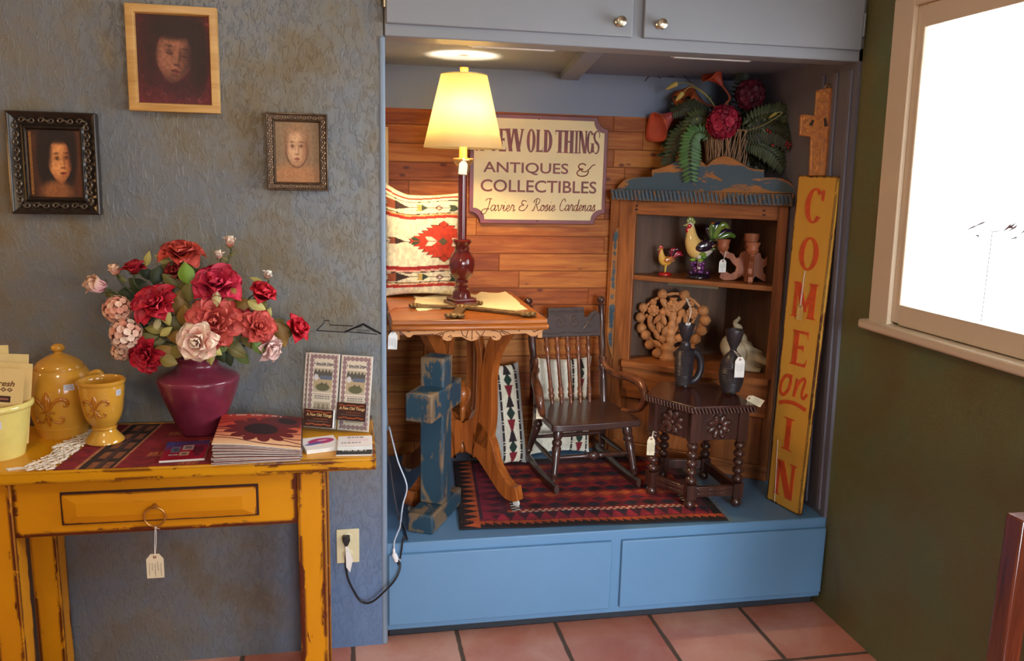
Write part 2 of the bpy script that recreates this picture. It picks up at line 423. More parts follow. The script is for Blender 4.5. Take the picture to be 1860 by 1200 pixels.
# twigs of a shrub outside the window
rr = random.Random(3); M_TWIG = plain('twig_brown', C(62, 50, 46), .9); c0 = PX(1800, 412, 2.75)
tw = thing('bare_bush', 'bare bush twigs outside, seen small through the bright window', 'bush', (2.75, c0.y, 0))
b = MB(); b.tube(bez([(2.8, c0.y+.05, 0), (2.78, c0.y+.02, .6), (2.76, c0.y, c0.z-.02)], 6), [.0016]*13, 5)
for (x0, y0_, x1, y1_) in ((1757, 417, 1774, 409), (1770, 411, 1791, 402), (1771, 427, 1776, 432), (1823, 419, 1846, 404), (1828, 414, 1842, 416), (1832, 420, 1848, 408), (1836, 434, 1848, 432), (1855, 424, 1866, 412), (1824, 418, 1836, 406)):
    p, q = PX(x0, y0_, 2.75), PX(x1, y1_, 2.75); b.tube([tuple(p), tuple((p+q)/2+Vector((.01, 0, .004))), tuple(q)], [.0015, .0042, .0008], 5); b.tube([tuple(p), (2.76, c0.y, c0.z-.02)], .0006, 4)
b.build('twig', M_TWIG, tw, True)
# ---- built-in drawers below, cupboard above
lb = thing('base_cabinet', 'low blue painted bench cabinet filling the foot of the alcove', 'cabinet', (.1, 0, 0))
MB().box((.1, 0, .047), (1.655, AB-.001, .351)).build('body', M_BLUE, lb, True, bev=.004)
MB().box((.11, .05, 0), (1.655, .09, .05)).build('toe_kick', plain('toe_recess_shade', C(40, 44, 52), .7), lb, True)  # the dark colour carries the shade of the gap below the rail
MB().box((.105, -.016, .072), (.853, 0, .317)).build('door', M_BLUE, lb, True, bev=.003)
MB().box((.889, -.016, .072), (1.648, 0, .317)).build('door', M_BLUE, lb, True, bev=.003)
M_KNOB = plain('brushed_nickel', C(200, 186, 160), .28, 1)
ub = thing('upper_cabinet', 'blue grey built-in cupboard with two doors above the alcove opening', 'cabinet', (.1, 0, WB))
MB().box((.1, 0, WB), (1.72, .1, 2.7)).build('body', M_BLUEGREY, ub, True, bev=.003)
for i, (a, c, kx) in enumerate(((.104, .838, .793), (.873, 1.602, .921))):
    dr = MB().box((a, -.018, 1.942), (c, 0, 2.66)).build('door', M_BLUEGREY, ub, True, bev=.003)
    MB().lathe([(.0, 0), (.012, 0), (.012, .003), (.006, .006), (.006, .014), (.013, .02), (.0165, .027), (.014, .033), (.006, .036), (0, .0365)], 28, T(kx, -.018, 1.98)@RX(pi/2)).build('knob', M_KNOB, dr, True)
    hx = .1 if i == 0 else 1.607
    MB().lathe([(.005, 0), (.005, .07)], 12, T(hx, -.012, 1.985)).build('hinge', M_KNOB if i == 0 else M_BLUEGREY, dr, True)
M_STRIP = plain('white_enamel', C(220, 222, 225), .35)
for i, (a, c, lab) in enumerate(((.36, .64, 'slim white strip light under the cupboard, above the table lamp'), (1.02, 1.3, 'slim white strip light under the cupboard, above the calla lilies'))):
    o = thing('strip_light', lab, 'light fixture', (a, .12, WT), group='strip lights under the cupboard')
    MB().box((a, .112, WT-.026), (c, .135, WT)).build('housing', M_STRIP, o, True, bev=.003)
    MB().box((a+.01, .116, WT-.029), (c-.01, .131, WT-.026)).build('diffuser', plain('frosted_plastic', C(230, 230, 226), .5), o, True)
# ================================================================ SHARED SMALL THINGS
M_CARD = plain('manila_card', C(226, 212, 178), .7, var=.06); M_WCARD = plain('white_card', C(236, 233, 226), .6, var=.04)
M_STRING = plain('white_string', C(225, 220, 210), .8); M_INK = plain('pen_ink', C(70, 66, 72), .6); M_EYELET = plain('tag_eyelet', C(150, 92, 60), .5)
tagrng = random.Random(5)
def price_tag(label, attach, hole, w=.03, h=.058, yaw=0, roll=0, pitch=0, card=None, string=True, side=0, writing=True, eyelet=True, slack=.0):
    """a strung card tag hanging from `attach`; the card hangs below its hole"""
    M = T(*hole)@RZ(yaw)@RX(pitch)@RY(roll)
    o = thing('price_tag', label, 'price tag', M=M, group='price tags on the antiques')
    b = MB(); k = w*.26
    b.prism([(-w/2, -h), (w/2, -h), (w/2, -.1*h), (w/2-k, .14*h), (-w/2+k, .14*h), (-w/2, -.1*h)], -.0005, .0005, RX(pi/2))
    c = b.build('card', card or M_CARD, o)
    if eyelet:
        e = MB(); e.lathe([(.0018, -.0009), (.0042, -.0009), (.0042, .0009), (.0018, .0009)], 16, RX(pi/2)); e.build('eyelet', M_EYELET, c)
    if writing:
        s = MB()
        for i in range(5):
            x = -w*.33+i*w*.165; z0 = -h*.2-tagrng.random()*h*.12; L = h*(.35+.3*tagrng.random()); pts = []
            for q in range(13): pts.append((x+(.0011 if q % 2 else -.0011)*(.5+tagrng.random()), -.0009, z0-L*q/12))
            s.tube(pts, .00035, 4)
        s.build('handwriting', M_INK, c)
    if string:
        a = M.inverted()@Vector(attach); s = MB()
        m = (a*.5)+Vector((slack, -.002, 0))
        s.tube(bez([a, m, (0, -.001, 0)], 6), .0008, 5)
        s.tube(bez([a+Vector((.002, 0, 0)), m+Vector((.004, 0, .003)), (0, .0012, 0)], 6), .0008, 5)
        s.tube(bez([(a.x, a.y-.001, a.z), (a.x+.006, a.y-.003, a.z-.004), (a.x+.012, a.y-.003, a.z-.006)], 4), .0007, 5)
        s.build('string', M_STRING, o)
    return o
def em(U, V, cx, cy, rx, ry, soft=.15, rot=0):
    a, b = U-cx, V-cy; c, s = math.cos(rot), math.sin(rot)
    d = np.hypot((a*c+b*s)/rx, (-a*s+b*c)/ry); return 1-sm(1-soft, 1+soft, d)
def bl(base, m, col): return base*(1-m[..., None])+np.array(col, float)*m[..., None]
def vnoise(U, V, f, seed=0):
    r = np.random.RandomState(seed); g = r.rand(40, 40); x = np.asarray(U)*f % 38; y = np.asarray(V)*f % 38
    i, j = x.astype(int), y.astype(int); a, b = x-i, y-j; a = a*a*(3-2*a); b = b*b*(3-2*b)
    return (g[j, i]*(1-a)+g[j, i+1]*a)*(1-b)+(g[j+1, i]*(1-a)+g[j+1, i+1]*a)*b
# ================================================================ PICTURES
def face(c, U, V, cx, cy, rx, ry, rot, skin, shade, line, turn, side, closed=False, lip=(150, 60, 50)):
    """paint a head: features in face coordinates a (across) and b (up), each -1..1 at the outline"""
    s, k = math.sin(rot), math.cos(rot); a0, b0 = (U-cx)/rx, (V-cy)/ry; a, b = a0*k+b0*s*ry/rx, -a0*s*rx/ry+b0*k
    w = np.where(b < 0, 1-.34*np.clip(-b, 0, 1)**1.8, 1-.08*b); d = np.hypot(a/w, b); f = 1-sm(.9, 1.06, d)
    c = bl(c, f, skin); c = bl(c, f*sm(.1, .95, a*side)*.85, shade); c = bl(c, f*sm(-.45, -1, b)*.5, shade); c = bl(c, f*sm(.55, 1, d)*.35, shade)
    def G(x, y, sx, sy, col, o=1.0):
        nonlocal c; c = bl(c, np.exp(-((a-x)/sx)**2-((b-y)/sy)**2)*o*f, col)
    G(-.35*side+turn, -.25, .22, .16, tuple(min(255, q*1.12) for q in skin), .5); G(turn, .55, .4, .2, tuple(min(255, q*1.08) for q in skin), .5)
    for e in (-1, 1):
        ex = turn+e*.40*(1-.25*abs(turn)*(1 if e*turn > 0 else 0)); G(ex, .13, .25, .13, shade, .55); G(ex+e*.03, .33+.02, .2, .035, line, .75)
        al = np.clip(1-((a-ex)/.2)**2, 0, 1)
        if closed:
            y = .1-.05*al; c = bl(c, f*(np.exp(-((b-y)/.022)**2)*(np.abs(a-ex) < .2))*.85, line)
        else:
            m = ((np.abs(b-.12) < .055*al) & (al > 0)).astype(float); c = bl(c, f*m*.55, tuple(min(255, q*1.05) for q in skin)); G(ex, .12, .075, .055, line, .95)
            c = bl(c, f*(np.exp(-((b-(.12+.06*al))/.02)**2)*(al > 0))*.9, line); c = bl(c, f*(np.exp(-((b-(.12-.055*al))/.02)**2)*(al > 0))*.35, line)
    G(turn*1.15+.13*side, 0, .07, .28, shade, .6); G(turn*1.2-.02*side, -.12, .06, .2, tuple(min(255, q*1.16) for q in skin), .5); G(turn*1.25, -.3, .17, .045, shade, .8)
    for e in (-1, 1): G(turn*1.25+e*.09, -.305, .04, .022, line, .8)
    mx = turn*1.1; al = np.clip(1-((a-mx)/.27)**2, 0, 1)
    c = bl(c, f*((b > -.545) & (b < -.545+.075*al)).astype(float)*.85, tuple(q*.92 for q in lip)); c = bl(c, f*((b <= -.545) & (b > -.545-.09*al)).astype(float)*.8, lip); c = bl(c, f*np.exp(-((b+.545)/.014)**2)*(al > 0)*.85, line); G(mx, -.7, .2, .04, shade, .6)
    return c
def portrait_red(U, V):
    c = np.zeros(U.shape+(3,))+np.array((78, 18, 22.)); n = vnoise(U, V, 7, 1)
    c = bl(c, sm(.45, .9, U)*.6*n*1.4, (130, 26, 44)); c = bl(c, sm(.4, 0, V)*.5, (128, 38, 54))
    for x, y, r in ((.83, .74, .05), (.93, .58, .045), (.88, .42, .05), (.14, .12, .05), (.34, .09, .055), (.66, .05, .05), (.85, .06, .05), (.06, .3, .035), (.95, .9, .04), (.78, .96, .04)):
        d = np.hypot((U-x), (V-y)*1.2); an = np.arctan2(V-y, U-x); c = bl(c, np.exp(-((d-r*.6)/.011)**2)*.6*(.5+.5*np.sin(an+x*20)), (190, 116, 100))
    c = bl(c, em(U, V, .45, .76, .38, .34, .35), (50, 16, 14)); c = bl(c, em(U, V, .2, .5, .2, .4, .5)*.8, (60, 18, 18)); c = bl(c, em(U, V, .82, .55, .17, .42, .4)*.9, (42, 12, 15)); c = bl(c, em(U, V, .6, .2, .26, .16, .5)*.8, (56, 16, 22))
    c = face(c, U, V, .5, .54, .255, .3, -.16, (150, 94, 68), (66, 32, 28), (40, 20, 18), .16, 1, True, (112, 46, 42))
    c = bl(c, em(U, V, .82, .6, .1, .4, .5), (42, 14, 15)); c = bl(c, em(U, V, .2, .62, .07, .3, .6)*.9, (50, 17, 15)); c = bl(c, em(U, V, .53, .86, .32, .13, .3), (38, 15, 14))
    for k in range(14): c = bl(c, np.exp(-((U-.28-.035*k-.1*(V-.8))/.006)**2)*sm(.66+.02*math.sin(k*2.3), .78, V)*.7, (44, 18, 16))
    return c*(.86+.28*vnoise(U, V, 34, 2))[..., None]
def portrait_dark(U, V):
    c = np.zeros(U.shape+(3,))+np.array((62, 32, 18.)); c = bl(c, vnoise(U, V, 5, 3)*.6, (96, 52, 26)); c = bl(c, sm(.82, .95, U)*.5, (104, 54, 30))
    c = bl(c, em(U, V, .52, .5, .36, .5, .16), (26, 14, 11)); c = bl(c, em(U, V, .5, .1, .28, .15, .4), (140, 84, 46))
    c = face(c, U, V, .585, .54, .235, .33, .05, (212, 142, 82), (132, 68, 36), (42, 20, 13), .2, 1, False, (150, 56, 38))
    c = bl(c, em(U, V, .3, .74, .13, .36, .5), (27, 14, 11)); c = bl(c, em(U, V, .84, .72, .08, .3, .5)*.9, (27, 14, 11)); c = bl(c, em(U, V, .56, .9, .3, .1, .4)*.9, (27, 14, 11))
    return c*(.9+.2*vnoise(U, V, 30, 4))[..., None]
def portrait_sepia(U, V):
    c = np.zeros(U.shape+(3,))+np.array((146, 116, 82.)); c = bl(c, vnoise(U, V, 6, 5)*.5, (122, 98, 70)); c = bl(c, em(U, V, .45, .1, .55, .22, .5)*.8, (184, 122, 74))
    c = bl(c, em(U, V, .5, .66, .31, .34, .25)*.8, (164, 124, 86)); c = face(c, U, V, .48, .56, .25, .31, .0, (204, 158, 116), (150, 100, 66), (74, 38, 26), .03, 1, False, (160, 84, 62))
    c = bl(c, em(U, V, .48, .9, .2, .06, .6)*.6, (150, 108, 72)); c = bl(c, em(U, V, .24, .62, .05, .26, .7)*.6, (132, 92, 60)); c = bl(c, em(U, V, .73, .62, .05, .26, .7)*.6, (128, 88, 58))
    d = np.hypot((U-.48)/.24, (V-.55)/.3); c = bl(c, np.exp(-((d-1)/.06)**2)*sm(.75, .45, V)*.7, (92, 54, 36))
    return c*(.92+.16*vnoise(U, V, 33, 6))[..., None]
def mitred(w, h, prof, b=None):
    b = b or MB(); n = len(prof); vs = []
    for sx, sy in ((-1, -1), (1, -1), (1, 1), (-1, 1)):
        for d, z in prof: vs.append((sx*(w/2-d), sy*(h/2-d), z))
    fs = [(i*n+k, ((i+1) % 4)*n+k, ((i+1) % 4)*n+(k+1) % n, i*n+(k+1) % n) for i in range(4) for k in range(n)]
    return b.add(vs, fs)
def picture(name, label, x0, x1, z0, z1, fw, thick, prof, fmat, fn, nx, ny, lean, scrolls=0, cov=0, rest=None, artlift=.4, step=.02):
    w, h = x1-x0, z1-z0
    M = T((x0+x1)/2, -.0015-math.sin(lean)*h/2-(.001), (z0+z1)/2)@RX(pi/2-lean)
    o = thing(name, label, 'framed picture', M=M)
    f = mitred(w, h, [(d*fw, z*thick) for d, z in prof]).build('picture_frame', fmat, o, bev=.0008, smooth=30)
    a = paint(fn, w-2*fw+.003, h-2*fw+.003, nx, ny); a2 = MB(); a2.add([p+Vector((0, 0, thick*artlift)) for p in a.v], a.f, None, a.c)
    a2.build('painting', vcol('picture_varnish', .55, .1, 150), o, smooth=0)
    if scrolls:
        s = MB(); rr = random.Random(2)
        for side in range(4):
            L = (w if side % 2 == 0 else h); n = int((L-fw*1.2)/scrolls); ang = (0, pi/2, pi, 3*pi/2)[side]; off = (h if side % 2 == 0 else w)/2
            for i in range(n):
                p = -L/2+fw*.6+(L-fw*1.2)*(i+.5)/n; sg = 1 if i % 2 else -1; pts = []
                for q in range(15):
                    th = q/14*pi*2.2; r = scrolls*.42*(1-.62*q/14); pts.append((p+r*math.cos(th)*sg, -off+fw*.5+r*math.sin(th)*.85*sg, thick*1.02))
                s.tube(pts, [scrolls*.13*(1-.5*q/14) for q in range(15)], 6, RZ(ang))
                s.ell((p+sg*scrolls*.5, -off+fw*.5, thick*.98), (scrolls*.28, scrolls*.14, thick*.1), 8, 5, RZ(ang))
        s.build('carved_scrolls', cov or fmat, o)
    return o
M_GOLDWOOD = wood('pale_gilt_wood', C(176, 128, 66), C(216, 172, 104), .35, 0, .8)
M_EBONY = plain('ebonised_frame', C(44, 36, 30), .28, .35, .3, 60); M_EBHI = plain('tarnished_silver_relief', C(96, 88, 76), .3, .7, .3, 60)
M_BRONZE = plain('bronze_frame', C(92, 74, 58), .32, .6, .25, 80); M_BRHI = plain('bronze_relief', C(150, 126, 100), .3, .75)
picture('portrait_painting', 'portrait of a woman on crimson in a flat pale wood frame, highest of the three', -.590, -.354, 1.673, 1.953, .0235, .022, [(0, 0), (0, 1), (.12, 1.04), (.88, 1.0), (1, .55), (1, 0)], M_GOLDWOOD, portrait_red, 150, 180, .035)
p_ = picture('portrait_painting', 'dark haired woman portrait in a wide black carved frame at far left of wall', -.903, -.679, 1.389, 1.662, .047, .026, [(0, 0), (0, 1), (.1, 1.08), (.2, .9), (.7, .62), (.82, .8), (.92, .8), (1, .45), (1, 0)], M_EBONY, portrait_dark, 130, 170, .04, .021, M_EBHI, artlift=.4)
b = MB(); b.box((-.063, -.084, .012), (-.056, .084, .0128)); b.build('reflection_strip', plain('painted_reflection', C(236, 170, 110), .22, .85, .3, 220), p_, label='narrow bright strip standing in for a reflection in the glass')  # bright metallic strip laid on the painting as a glass reflection
picture('portrait_painting', 'small sepia face portrait in narrow bronze frame, nearest the alcove', -.234, -.064, 1.466, 1.683, .0245, .02, [(0, 0), (0, 1), (.14, 1.06), (.24, .9), (.72, .8), (.84, .95), (1, .5), (1, 0)], M_BRONZE, portrait_sepia, 130, 170, .02, .0135, M_BRHI, artlift=.42)

# ================================================================ SOCKET AND CORDS
M_IVORY = plain('ivory_plastic', C(222, 210, 170), .35, var=.03); M_BLACKP = plain('black_plastic', C(26, 25, 28), .4); M_WHITEP = plain('white_plastic', C(226, 228, 232), .35)
o = thing('wall_outlet', 'ivory double wall socket on the blue wall right of the yellow table', 'wall socket', (-.024, 0, .355))
MB().box((-.0585, -.006, .297), (.0125, 0, .411)).build('cover_plate', M_IVORY, o, True, bev=.0025)
for z in (.383, .328):
    r = MB(); r.lathe([(.0165, 0), (.0165, .002), (.0155, .0026)], 26, T(-.023, -.006, z)@RX(pi/2)); rc = r.build('receptacle', M_IVORY, o, True)
    if z < .35:
        q = MB()
        for x, a in ((-.0295, .004), (-.0165, .0032)): q.box((x-.001, -.0088, z-a), (x+.001, -.0085, z+a))
        q.build('slot', M_BLACKP, rc, True)
o = thing('extension_cord', 'black extension cord plugged into the ivory socket, looping to the bench front', 'cord', (-.024, -.01, .385))
b = MB(); b.prism([(-.0115, .014), (.0115, .014), (.0115, 0), (.004, -.017), (-.004, -.017), (-.0115, 0)], 0, .022, T(-.0275, -.0086, .381)@RX(pi/2)); b.build('plug', M_BLACKP, o, True, bev=.003)
pts = [Vector((-.030, -.024, .366)), PY(629, 1000, -.03), PY(628, 1022, -.02), PY(632, 1050, -.02), PY(643, 1074, -.02), PY(654, 1090, -.02), PY(666, 1095, -.024), PY(680, 1090, -.03), PY(698, 1074, -.035), PY(715, 1056, -.038), PY(724, 1040, -.036), PY(727, 1026, -.03), PY(725, 1019, -.027)]
b = MB(); b.tube(bez(pts, 6), .0034, 8); b.tube([PY(726, 1026, -.028), PY(722, 1016, -.026)], [.005, .007], 10); b.tube(bez([PY(726, 1018, -.02), PY(729, 1000, -.02), PY(733, 975, -.008), Vector((.166, .02, .3555)), Vector((.15, .2, .3555))], 6), .003, 8); b.build('cable', M_BLACKP, o, True)
b = MB(); q = [PY(627, 992, -.034), PY(633, 993, -.034), PY(641, 1017, -.03), PY(636, 1039, -.028), PY(629, 1030, -.03)]
b.add(q+[p+Vector((0, .0012, 0)) for p in q], [(0, 1, 2, 3, 4), (9, 8, 7, 6, 5)]+[(i, 5+i, 5+(i+1) % 5, (i+1) % 5) for i in range(5)]); b.build('warning_label', M_WCARD, o, True, label='white paper flag on the cord')
o = thing('power_cord', 'pale grey lamp cord hanging down the alcove post into a white plug', 'cord', (.12, -.03, .33))
pts = [Vector((.112, .5, .95)), PY(703, 765, .2), PY(707, 775, .12), PY(713, 800, .1), PY(723, 838, .08), PY(739, 882, .06), PY(732, 915, .05), PY(728, 945, .02), PY(726, 958, -.006), PY(719, 975, -.018), PY(716, 985, -.022), PY(716, 1000, -.024)]
b = MB(); b.tube(bez(pts, 6), .0026, 8); b.build('cable', plain('grey_cord', C(182, 192, 206), .4), o, True)
b = MB(); b.tube([PY(715.5, 996, -.024), PY(716, 1004, -.025), PY(716, 1006, -.025), PY(721, 1019, -.026)], [.0042, .0045, .0088, .0085], 10); b.tube([PY(717, 1020, -.026), PY(727, 1016, -.026)], .004, 8); b.build('plug', M_WHITEP, o, True, bev=.001)
o = thing('power_cord', 'thin dark brown cord dropping behind the pale lamp cord inside the alcove', 'cord', (.14, .2, .36))
pts = [Vector((.112, .6, .95)), PY(703, 805, .3), PY(709, 845, .22), PY(713, 880, .16), PY(720, 920, .1), PY(727, 950, .03), PY(729, 960, .012)]
b = MB(); b.tube(bez(pts, 6), .0018, 6); b.build('cable', plain('brown_cord', C(86, 74, 74), .5), o, True)

# ================================================================ YELLOW TABLE
TZ = .785; TF = -.41
M_YEL = distressed('worn_yellow_paint', C(236, 164, 14), C(104, 42, 16), .02, .80, 11, .36, C(190, 118, 10), (.4, 1, 1), 1.5)
M_YELTOP = distressed('worn_yellow_top', C(232, 172, 20), C(112, 52, 18), .018, .84, 10, .24, C(188, 116, 14), (.4, 1, 1), 1.5)
M_YELLEG = distressed('worn_yellow_leg', C(236, 164, 14), C(100, 38, 16), .02, .80, 11, .36, C(192, 118, 10), (1, 1, .4), 1.5)
M_YELD = distressed('worn_yellow_drawer', C(230, 158, 12), C(100, 38, 14), .0055, .80, 11, .36, C(186, 112, 8), (.35, 1, 1), 1.3)
yt = thing('console_table', 'chippy mustard yellow painted side table with one drawer against blue wall', 'table', (-.75, -.2, 0))
MB().box((-1.62, TF, TZ-.033), (.057, -.008, TZ)).build('tabletop', M_YELTOP, yt, True, bev=.005, bseg=3)
LZ = TZ-.033
for (xa, xb, ya, yb) in ((-.149, -.077, -.375, -.305), (-.91, -.838, -.375, -.305), (-.149, -.077, -.1, -.03), (-.91, -.838, -.1, -.03)):
    MB().box((xa, ya, 0), (xb, yb, LZ)).build('leg', M_YELLEG, yt, True, bev=.004)
MB().box((-.838, -.368, .597), (-.149, -.345, LZ)).build('apron', M_YEL, yt, True, bev=.002)
MB().box((-.838, -.06, .597), (-.149, -.038, LZ)).build('apron', M_YEL, yt, True, bev=.002)
for x in (-.125, -.885): MB().box((x-.012, -.305, .597), (x+.012, -.1, LZ)).build('apron', M_YEL, yt, True, bev=.002)
MB().box((-.9, -.06, .12), (-.1, -.045, .15))
dw = MB(); x0, x1, z0, z1 = -.722, -.254, .632, .708
dw.add([(x0, -.37, z0), (x1, -.37, z0), (x1, -.37, z1), (x0, -.37, z1), (x0, -.379, z0), (x1, -.379, z0), (x1, -.379, z1), (x0, -.379, z1), (x0+.034, -.386, z0+.02), (x1-.034, -.386, z0+.02), (x1-.034, -.386, z1-.02), (x0+.034, -.386, z1-.02)],
       [(4, 5, 1, 0), (5, 6, 2, 1), (6, 7, 3, 2), (7, 4, 0, 3), (4, 8, 9, 5), (5, 9, 10, 6), (6, 10, 11, 7), (7, 11, 8, 4), (8, 11, 10, 9), (0, 1, 2, 3)])
dwo = dw.build('drawer', M_YELD, yt, True, bev=.001, smooth=4)
MB().box((x0-.006, -.3695, z0-.006), (x1+.006, -.3682, z1+.006)).build('drawer_gap', plain('dark_gap', C(60, 26, 14), .8), yt, True)
M_BRASS = plain('aged_brass', C(190, 140, 74), .3, .85, .2)
c0 = PY(281, 938, -.394)
b = MB(); b.tube([(c0.x+.0255*math.cos(a), c0.y, c0.z+.0255*math.sin(a)) for a in np.linspace(0, 2*pi, 33)[:-1]], .0028, 8, closed=True, up=(0, 1, 0)); b.tube([(c0.x, -.384, c0.z+.026), (c0.x, -.397, c0.z+.026)], [.008, .005], 10); b.build('ring_pull', M_BRASS, dwo, True)
hp = PY(281, 1011, -.4)
price_tag('manila tag strung from the brass ring of the yellow table drawer', (c0.x, -.3965, c0.z-.0255), hp, .042, .058, .0, 0)
# ================================================================ ON THE YELLOW TABLE
M_YCER = plain('yellow_glaze', C(206, 150, 52), .12, var=.1, scale=14, coat=.6); M_YCER2 = plain('amber_relief_glaze', C(178, 108, 24), .12, coat=.6)
M_PCER = plain('pale_yellow_glaze', C(222, 206, 120), .2, var=.05, coat=.4)
def fleur(rad_at, zc, s, phi, mat, parent, dep=.005):
    """raised fleur-de-lis wrapped round a turned pot; rad_at(z) gives the pot radius"""
    b = MB()
    def w(x, y, lift=0):
        z = zc+y*s; r = rad_at(z)+lift*dep; a = phi+x*s/rad_at(z); return (r*math.cos(a), r*math.sin(a), z)
    def tb(pts, rr): b.tube([w(x, y, .25) for x, y in bez([(p[0], p[1], 0) for p in pts], 5) for x, y in [(x, y)]] if False else [w(p.x, p.y, .25) for p in bez([(q[0], q[1], 0) for q in pts], 5)], [max(.0007, (rr[0]+(rr[1]-rr[0])*math.sin(pi*i/(5*(len(pts)-1))))*s) for i in range(5*(len(pts)-1)+1)], 8)
    tb([(0, -.1), (-.1, .2), (-.13, .5), (0, .95)], (.04, .1)); tb([(0, -.1), (.1, .2), (.13, .5), (0, .95)], (.04, .1)); tb([(0, -.1), (0, .4), (0, .9)], (.05, .12))
    for sg in (-1, 1):
        tb([(sg*.08, -.12), (sg*.3, .3), (sg*.62, .55), (sg*.95, .45), (sg*.98, .2), (sg*.78, .16)], (.05, .11))
        tb([(sg*.05, -.28), (sg*.25, -.7), (sg*.6, -.78), (sg*.72, -.55), (sg*.55, -.48)], (.045, .06))
    tb([(-.36, -.2), (0, -.17), (.36, -.2)], (.05, .05)); tb([(0, -.2), (0, -.6), (0, -.98)], (.04, .1))
    return b.build('fleur_de_lis', mat, parent, smooth=60)
def radf(prof):
    zs = [p[1] for p in prof]; rs = [p[0] for p in prof]; return lambda z: float(np.interp(z, zs, rs))
def curve_prof(pts, n=8): return [(max(p.x, 0), p.y) for p in bez([(a, b, 0) for a, b in pts], n)]
# canister
p = PZ(114, 795, TZ); o = thing('lidded_canister', 'lidded yellow glazed canister with fleur-de-lis beside the goblet', 'canister', (-.795, -.098, TZ))
out = curve_prof([(.060, 0), (.062, .006), (.066, .02), (.078, .06), (.086, .105), (.084, .145), (.073, .178), (.066, .19)], 6)
MB().lathe([(0, .002), (.058, 0)]+out+[(.062, .19), (.062, .18), (.075, .14), (.07, .03), (0, .012)], 48).build('body', M_YCER, o, smooth=50)
lid = MB().lathe([(0, .186), (.0605, .187)]+curve_prof([(.063, .191), (.058, .203), (.042, .216), (.02, .227), (.0105, .231), (.011, .236), (.017, .241), (.0165, .25), (.008, .256), (0, .257)], 5), 44).build('lid', M_YCER, o, smooth=50)
fleur(radf(out), .093, .05, -pi/2-.12, M_YCER2, o, .007)
for sg in (-1, 1):
    MB().tube([p_ for p_ in bez([(sg*.076, 0, .165), (sg*.098, 0, .172), (sg*.104, 0, .158), (sg*.086, 0, .14)], 6)], .0075, 10, flat=1.5).build('handle', M_YCER, o, smooth=60)
def sticker(rad, z, phi, w, h, parent, mat=None):
    b = MB(); b.grid(lambda u, v: ((rad(z+(v-.5)*h)+.0008)*math.cos(phi+(u-.5)*w/rad(z)), (rad(z+(v-.5)*h)+.0008)*math.sin(phi+(u-.5)*w/rad(z)), z+(v-.5)*h), 8, 4)
    st = b.build('price_sticker', mat or plain('sticker_paper', C(206, 208, 222), .5), parent)
    s = MB()
    for k in range(3):
        zz = z+(.25-.25*k)*h; s.tube([((rad(zz)+.0012)*math.cos(phi+(u-.5)*w*.7/rad(z)), (rad(zz)+.0012)*math.sin(phi+(u-.5)*w*.7/rad(z)), zz+(.0007 if i % 2 else 0)) for i, u in enumerate(np.linspace(0, 1, 12))], .0004, 4)
    s.build('printed_price', M_INK, st); return st
sticker(radf(out), .15, -pi/2+.55, .026, .016, o)
# goblet
o = thing('goblet', 'yellow glazed footed goblet with fleur-de-lis standing on the striped runner', 'goblet', (-.664, -.19, TZ+.0025))
out = curve_prof([(.029, .042), (.030, .046), (.037, .056), (.046, .075), (.052, .105), (.0555, .14), (.057, .162)], 6)
MB().lathe([(0, .004), (.046, 0), (.049, .003), (.048, .009), (.038, .02), (.031, .03), (.029, .036), (.0325, .039), (.0325, .042)]+out+[(.0605, .165), (.0605, .172), (.057, .174), (.054, .171), (.053, .16), (.047, .1), (.03, .065), (0, .055)], 48).build('bowl', M_YCER, o, smooth=50)
fleur(radf(out), .108, .034, -pi/2-.1, M_YCER2, o, .006)
sticker(radf(out), .143, -pi/2+1.05, .016, .016, o)
